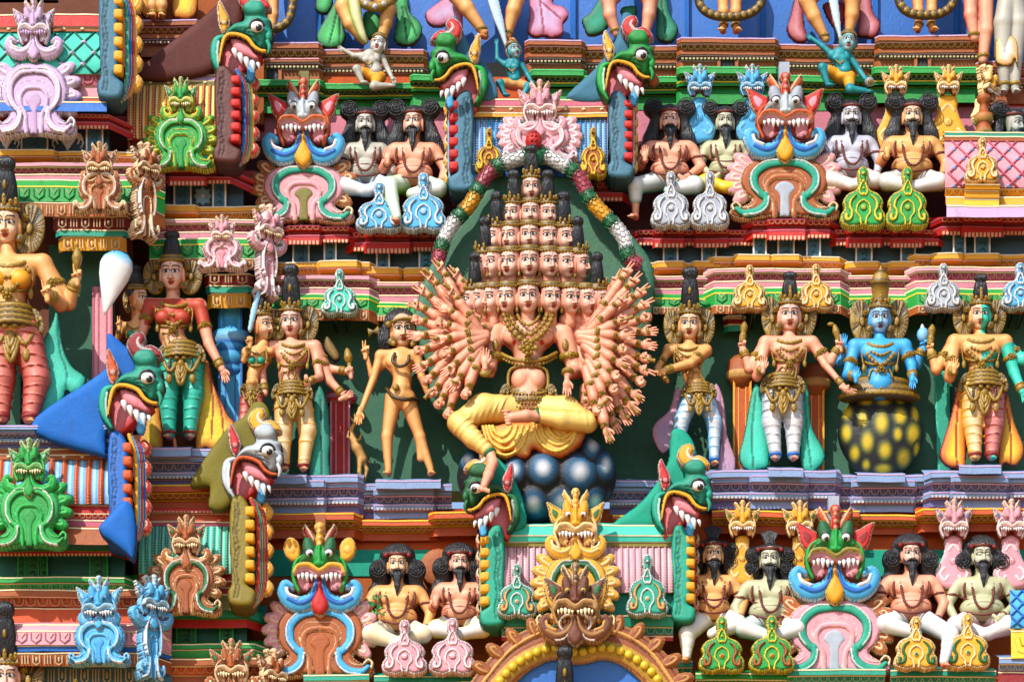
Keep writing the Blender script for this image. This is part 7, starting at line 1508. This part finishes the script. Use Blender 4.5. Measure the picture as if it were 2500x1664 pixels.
makara('teal dragon head facing left, trodden by the foot of the seated deity',1163,1188,190,.9,-1,'dgreen',[(30,-70),(70,-50),(100,0),(116,50),(118,96),(60,112),(0,60)],'teal','yellow','red')
makara('teal dragon head facing right, below the deity with crossed arm',1702,1182,175,.94,1,'teal',[(-210,106),(-130,40),(-70,-50),(-60,-128),(-20,-120),(0,-60),(-30,60),(-100,106)],'teal','yellow','red')
r=Relief(2.6,30); r.poly([(-62,10),(-40,-16),(-8,-50),(14,-44),(24,-10),(26,40),(20,86),(0,70),(-34,44),(-54,30)],14,'blue',r=22,edge=c('blue')*.4,ew=2); solo('hanging_fin','bright blue leaf shaped fin end below the blue gable end','fin',306,1276,320,r.geo(),mat=MATTE)
# ================================================================ arch at the bottom
T=thing('blue_arch','brown leafy arch with a row of yellow beads round a blue hollow, at the bottom','arch',1410,1664,200)
r=Relief(2.4,40); ctr=[(-240,60),(-196,0),(-150,-50),(-90,-84),(-40,-92),(0,-80),(60,-92),(120,-76),(176,-34),(214,20),(240,60)]
br=mx('brown','dbrown',.35); r.line([(x,y-8) for x,y in ctr],44,10,br,edge='tan',ew=2.4); [r.line([(x*m_,y-8-o_y) for x,y in ctr],1.4,-2,mx(br,'black',.6),only=True) for m_,o_y in ((1.04,10),(1.08,34),(.97,-12))]; r.line([(x,y+14) for x,y in ctr],20,8,'gold',b=6,edge='tan',ew=3); r.line([(x*1.02,y-30) for x,y in ctr],4,5,'tan',b=8)
part(T,'arch_board',r.geo()); P=cr(ctr,n=8)
part(T,'yellow_beads',beads([(x,y+14,16) for x,y in P],11,mx('lyellow','gold',.3),gap=1.95,flat=.7,n=12),mat=GLOSS)
r=Relief(2.2,16)
for i,t in enumerate(np.linspace(0,1,17)):
    if .38<t<.6: continue
    k_=int(t*(len(P)-1)); x,y=P[k_]; a=math.atan2(y-60,x); petal(r,x+math.cos(a)*48,y+math.sin(a)*48,56*(1 if x>0 else -1),36,math.degrees(a)+(0 if x>0 else 180),br,'tan')
part(T,'leaves',r.geo(),off=(0,0,4))
r=Relief(3.,8); r.poly([(x*.96,y+24) for x,y in ctr]+[(236,120),(-236,120)],4,'blue',r=6,smooth=False); part(T,'blue_hollow',r.geo(),off=(0,0,-16),mat=GLOSS)
T=lion_leaf('dark brown lion mask with long fangs on top of the arch',1404,1462,245,.98,'dbrown','tan',dark=c('black'),aw=60,ah=70,ay=34,npet=0,teeth='cream',eye='gold',earc='dgreen')
standing('black haired figure in the blue arch, only the top of the bun in view',1378,1800,205,dict(head=(1378,1730),sl=(1330,1790),sr=(1426,1790),waist=(1378,1850),hip=(1378,1900)),hs=1.15,hh=102,hr=17,noleg=True,belt=False,arms=[],halo=False)
# small plant growing on the sage's elbow
g=[]
for i in range(26):
    a=rng.random()*6.3; x,y=(rng.random()-.5)*34,(rng.random()-.5)*46; l=8+rng.random()*6
    d=np.array([math.cos(a),math.sin(a)*.8,.3]); n_=np.array([-d[1],d[0],.2]); p=np.array([x,y,rng.random()*14])
    g.append((np.array([p,p+d*l*.5+n_*l*.35,p+d*l,p+d*l*.5-n_*l*.35]),[np.array([[0,1,2,3]])],mx('dgreen','lime',rng.random()*.4)))
T=thing('small_plant','small wild green plant rooted at the elbow of the golden skinned sage','plant',922,1480,150); part(T,'leaves',g); part(T,'stem',[tube([(-2,26,0),(0,0,4),(4,-20,8)],1.6,'dgreen')])
solo('brass_knob','round rusty knob fixed beside the snout of the right dragon','knob',1595,198,60,[ball(0,0,0,15,15,12,'brown',col2='dbrown')])
T=thing('finial_post','small brown stepped post at the upper right, right of the yellow masks','finial',2402,250,20)
part(T,'post',[lathe(0,0,0,[(6,-20,'tan'),(17,-14,'brown'),(17,-2,'brown'),(9,4,'brown'),(13,26,'brown'),(24,32,'brown'),(24,44,'tan'),(14,50,'brown'),(20,66,'brown'),(26,80,'tan')],n=8,sz=1)])
# ================================================================ ground, camera, light
g=part(None,'ground',box(-9000,9000,0,40,-12000,12000,mx('tan','brown',.3)),mat=MATTE); g['kind']='structure'
cam=bpy.data.cameras.new('camera'); co=bpy.data.objects.new('camera',cam); COL.objects.link(co); scn.camera=co
co.location=(0,-DIST,CAMZ); co.rotation_euler=(PI/2,0,0); cam.sensor_width=36; cam.lens=36*DIST/(2500*S); cam.shift_y=(ZC-CAMZ)/(2500*S); cam.clip_end=500
w=bpy.data.worlds.new('World'); scn.world=w; w.use_nodes=True; nt=w.node_tree; sky=nt.nodes.new('ShaderNodeTexSky'); sky.sky_type='NISHITA'; sky.sun_disc=False
EL,AZ=math.radians(43),math.radians(-31)     # sun height, and angle left of the line from facade to camera
sky.sun_elevation=EL; sky.sun_rotation=PI+AZ*-1; bg=nt.nodes['Background']; bg.inputs['Strength'].default_value=.15; nt.links.new(sky.outputs[0],bg.inputs[0])
sl=bpy.data.lights.new('sun','SUN'); sl.energy=4.0; sl.angle=math.radians(.53); sl.color=(1,.955,.88); so=bpy.data.objects.new('sun',sl); COL.objects.link(so)
from mathutils import Vector
d=Vector((math.sin(AZ)*math.cos(EL),-math.cos(AZ)*math.cos(EL),math.sin(EL))); so.rotation_euler=d.to_track_quat('Z','Y').to_euler(); so.location=(0,-20,40)
scn.view_settings.view_transform='Standard'; scn.view_settings.look='None'; scn.view_settings.exposure=.42; scn.view_settings.gamma=1
scn.cycles.max_bounces=5; scn.cycles.diffuse_bounces=3; scn.cycles.glossy_bounces=2
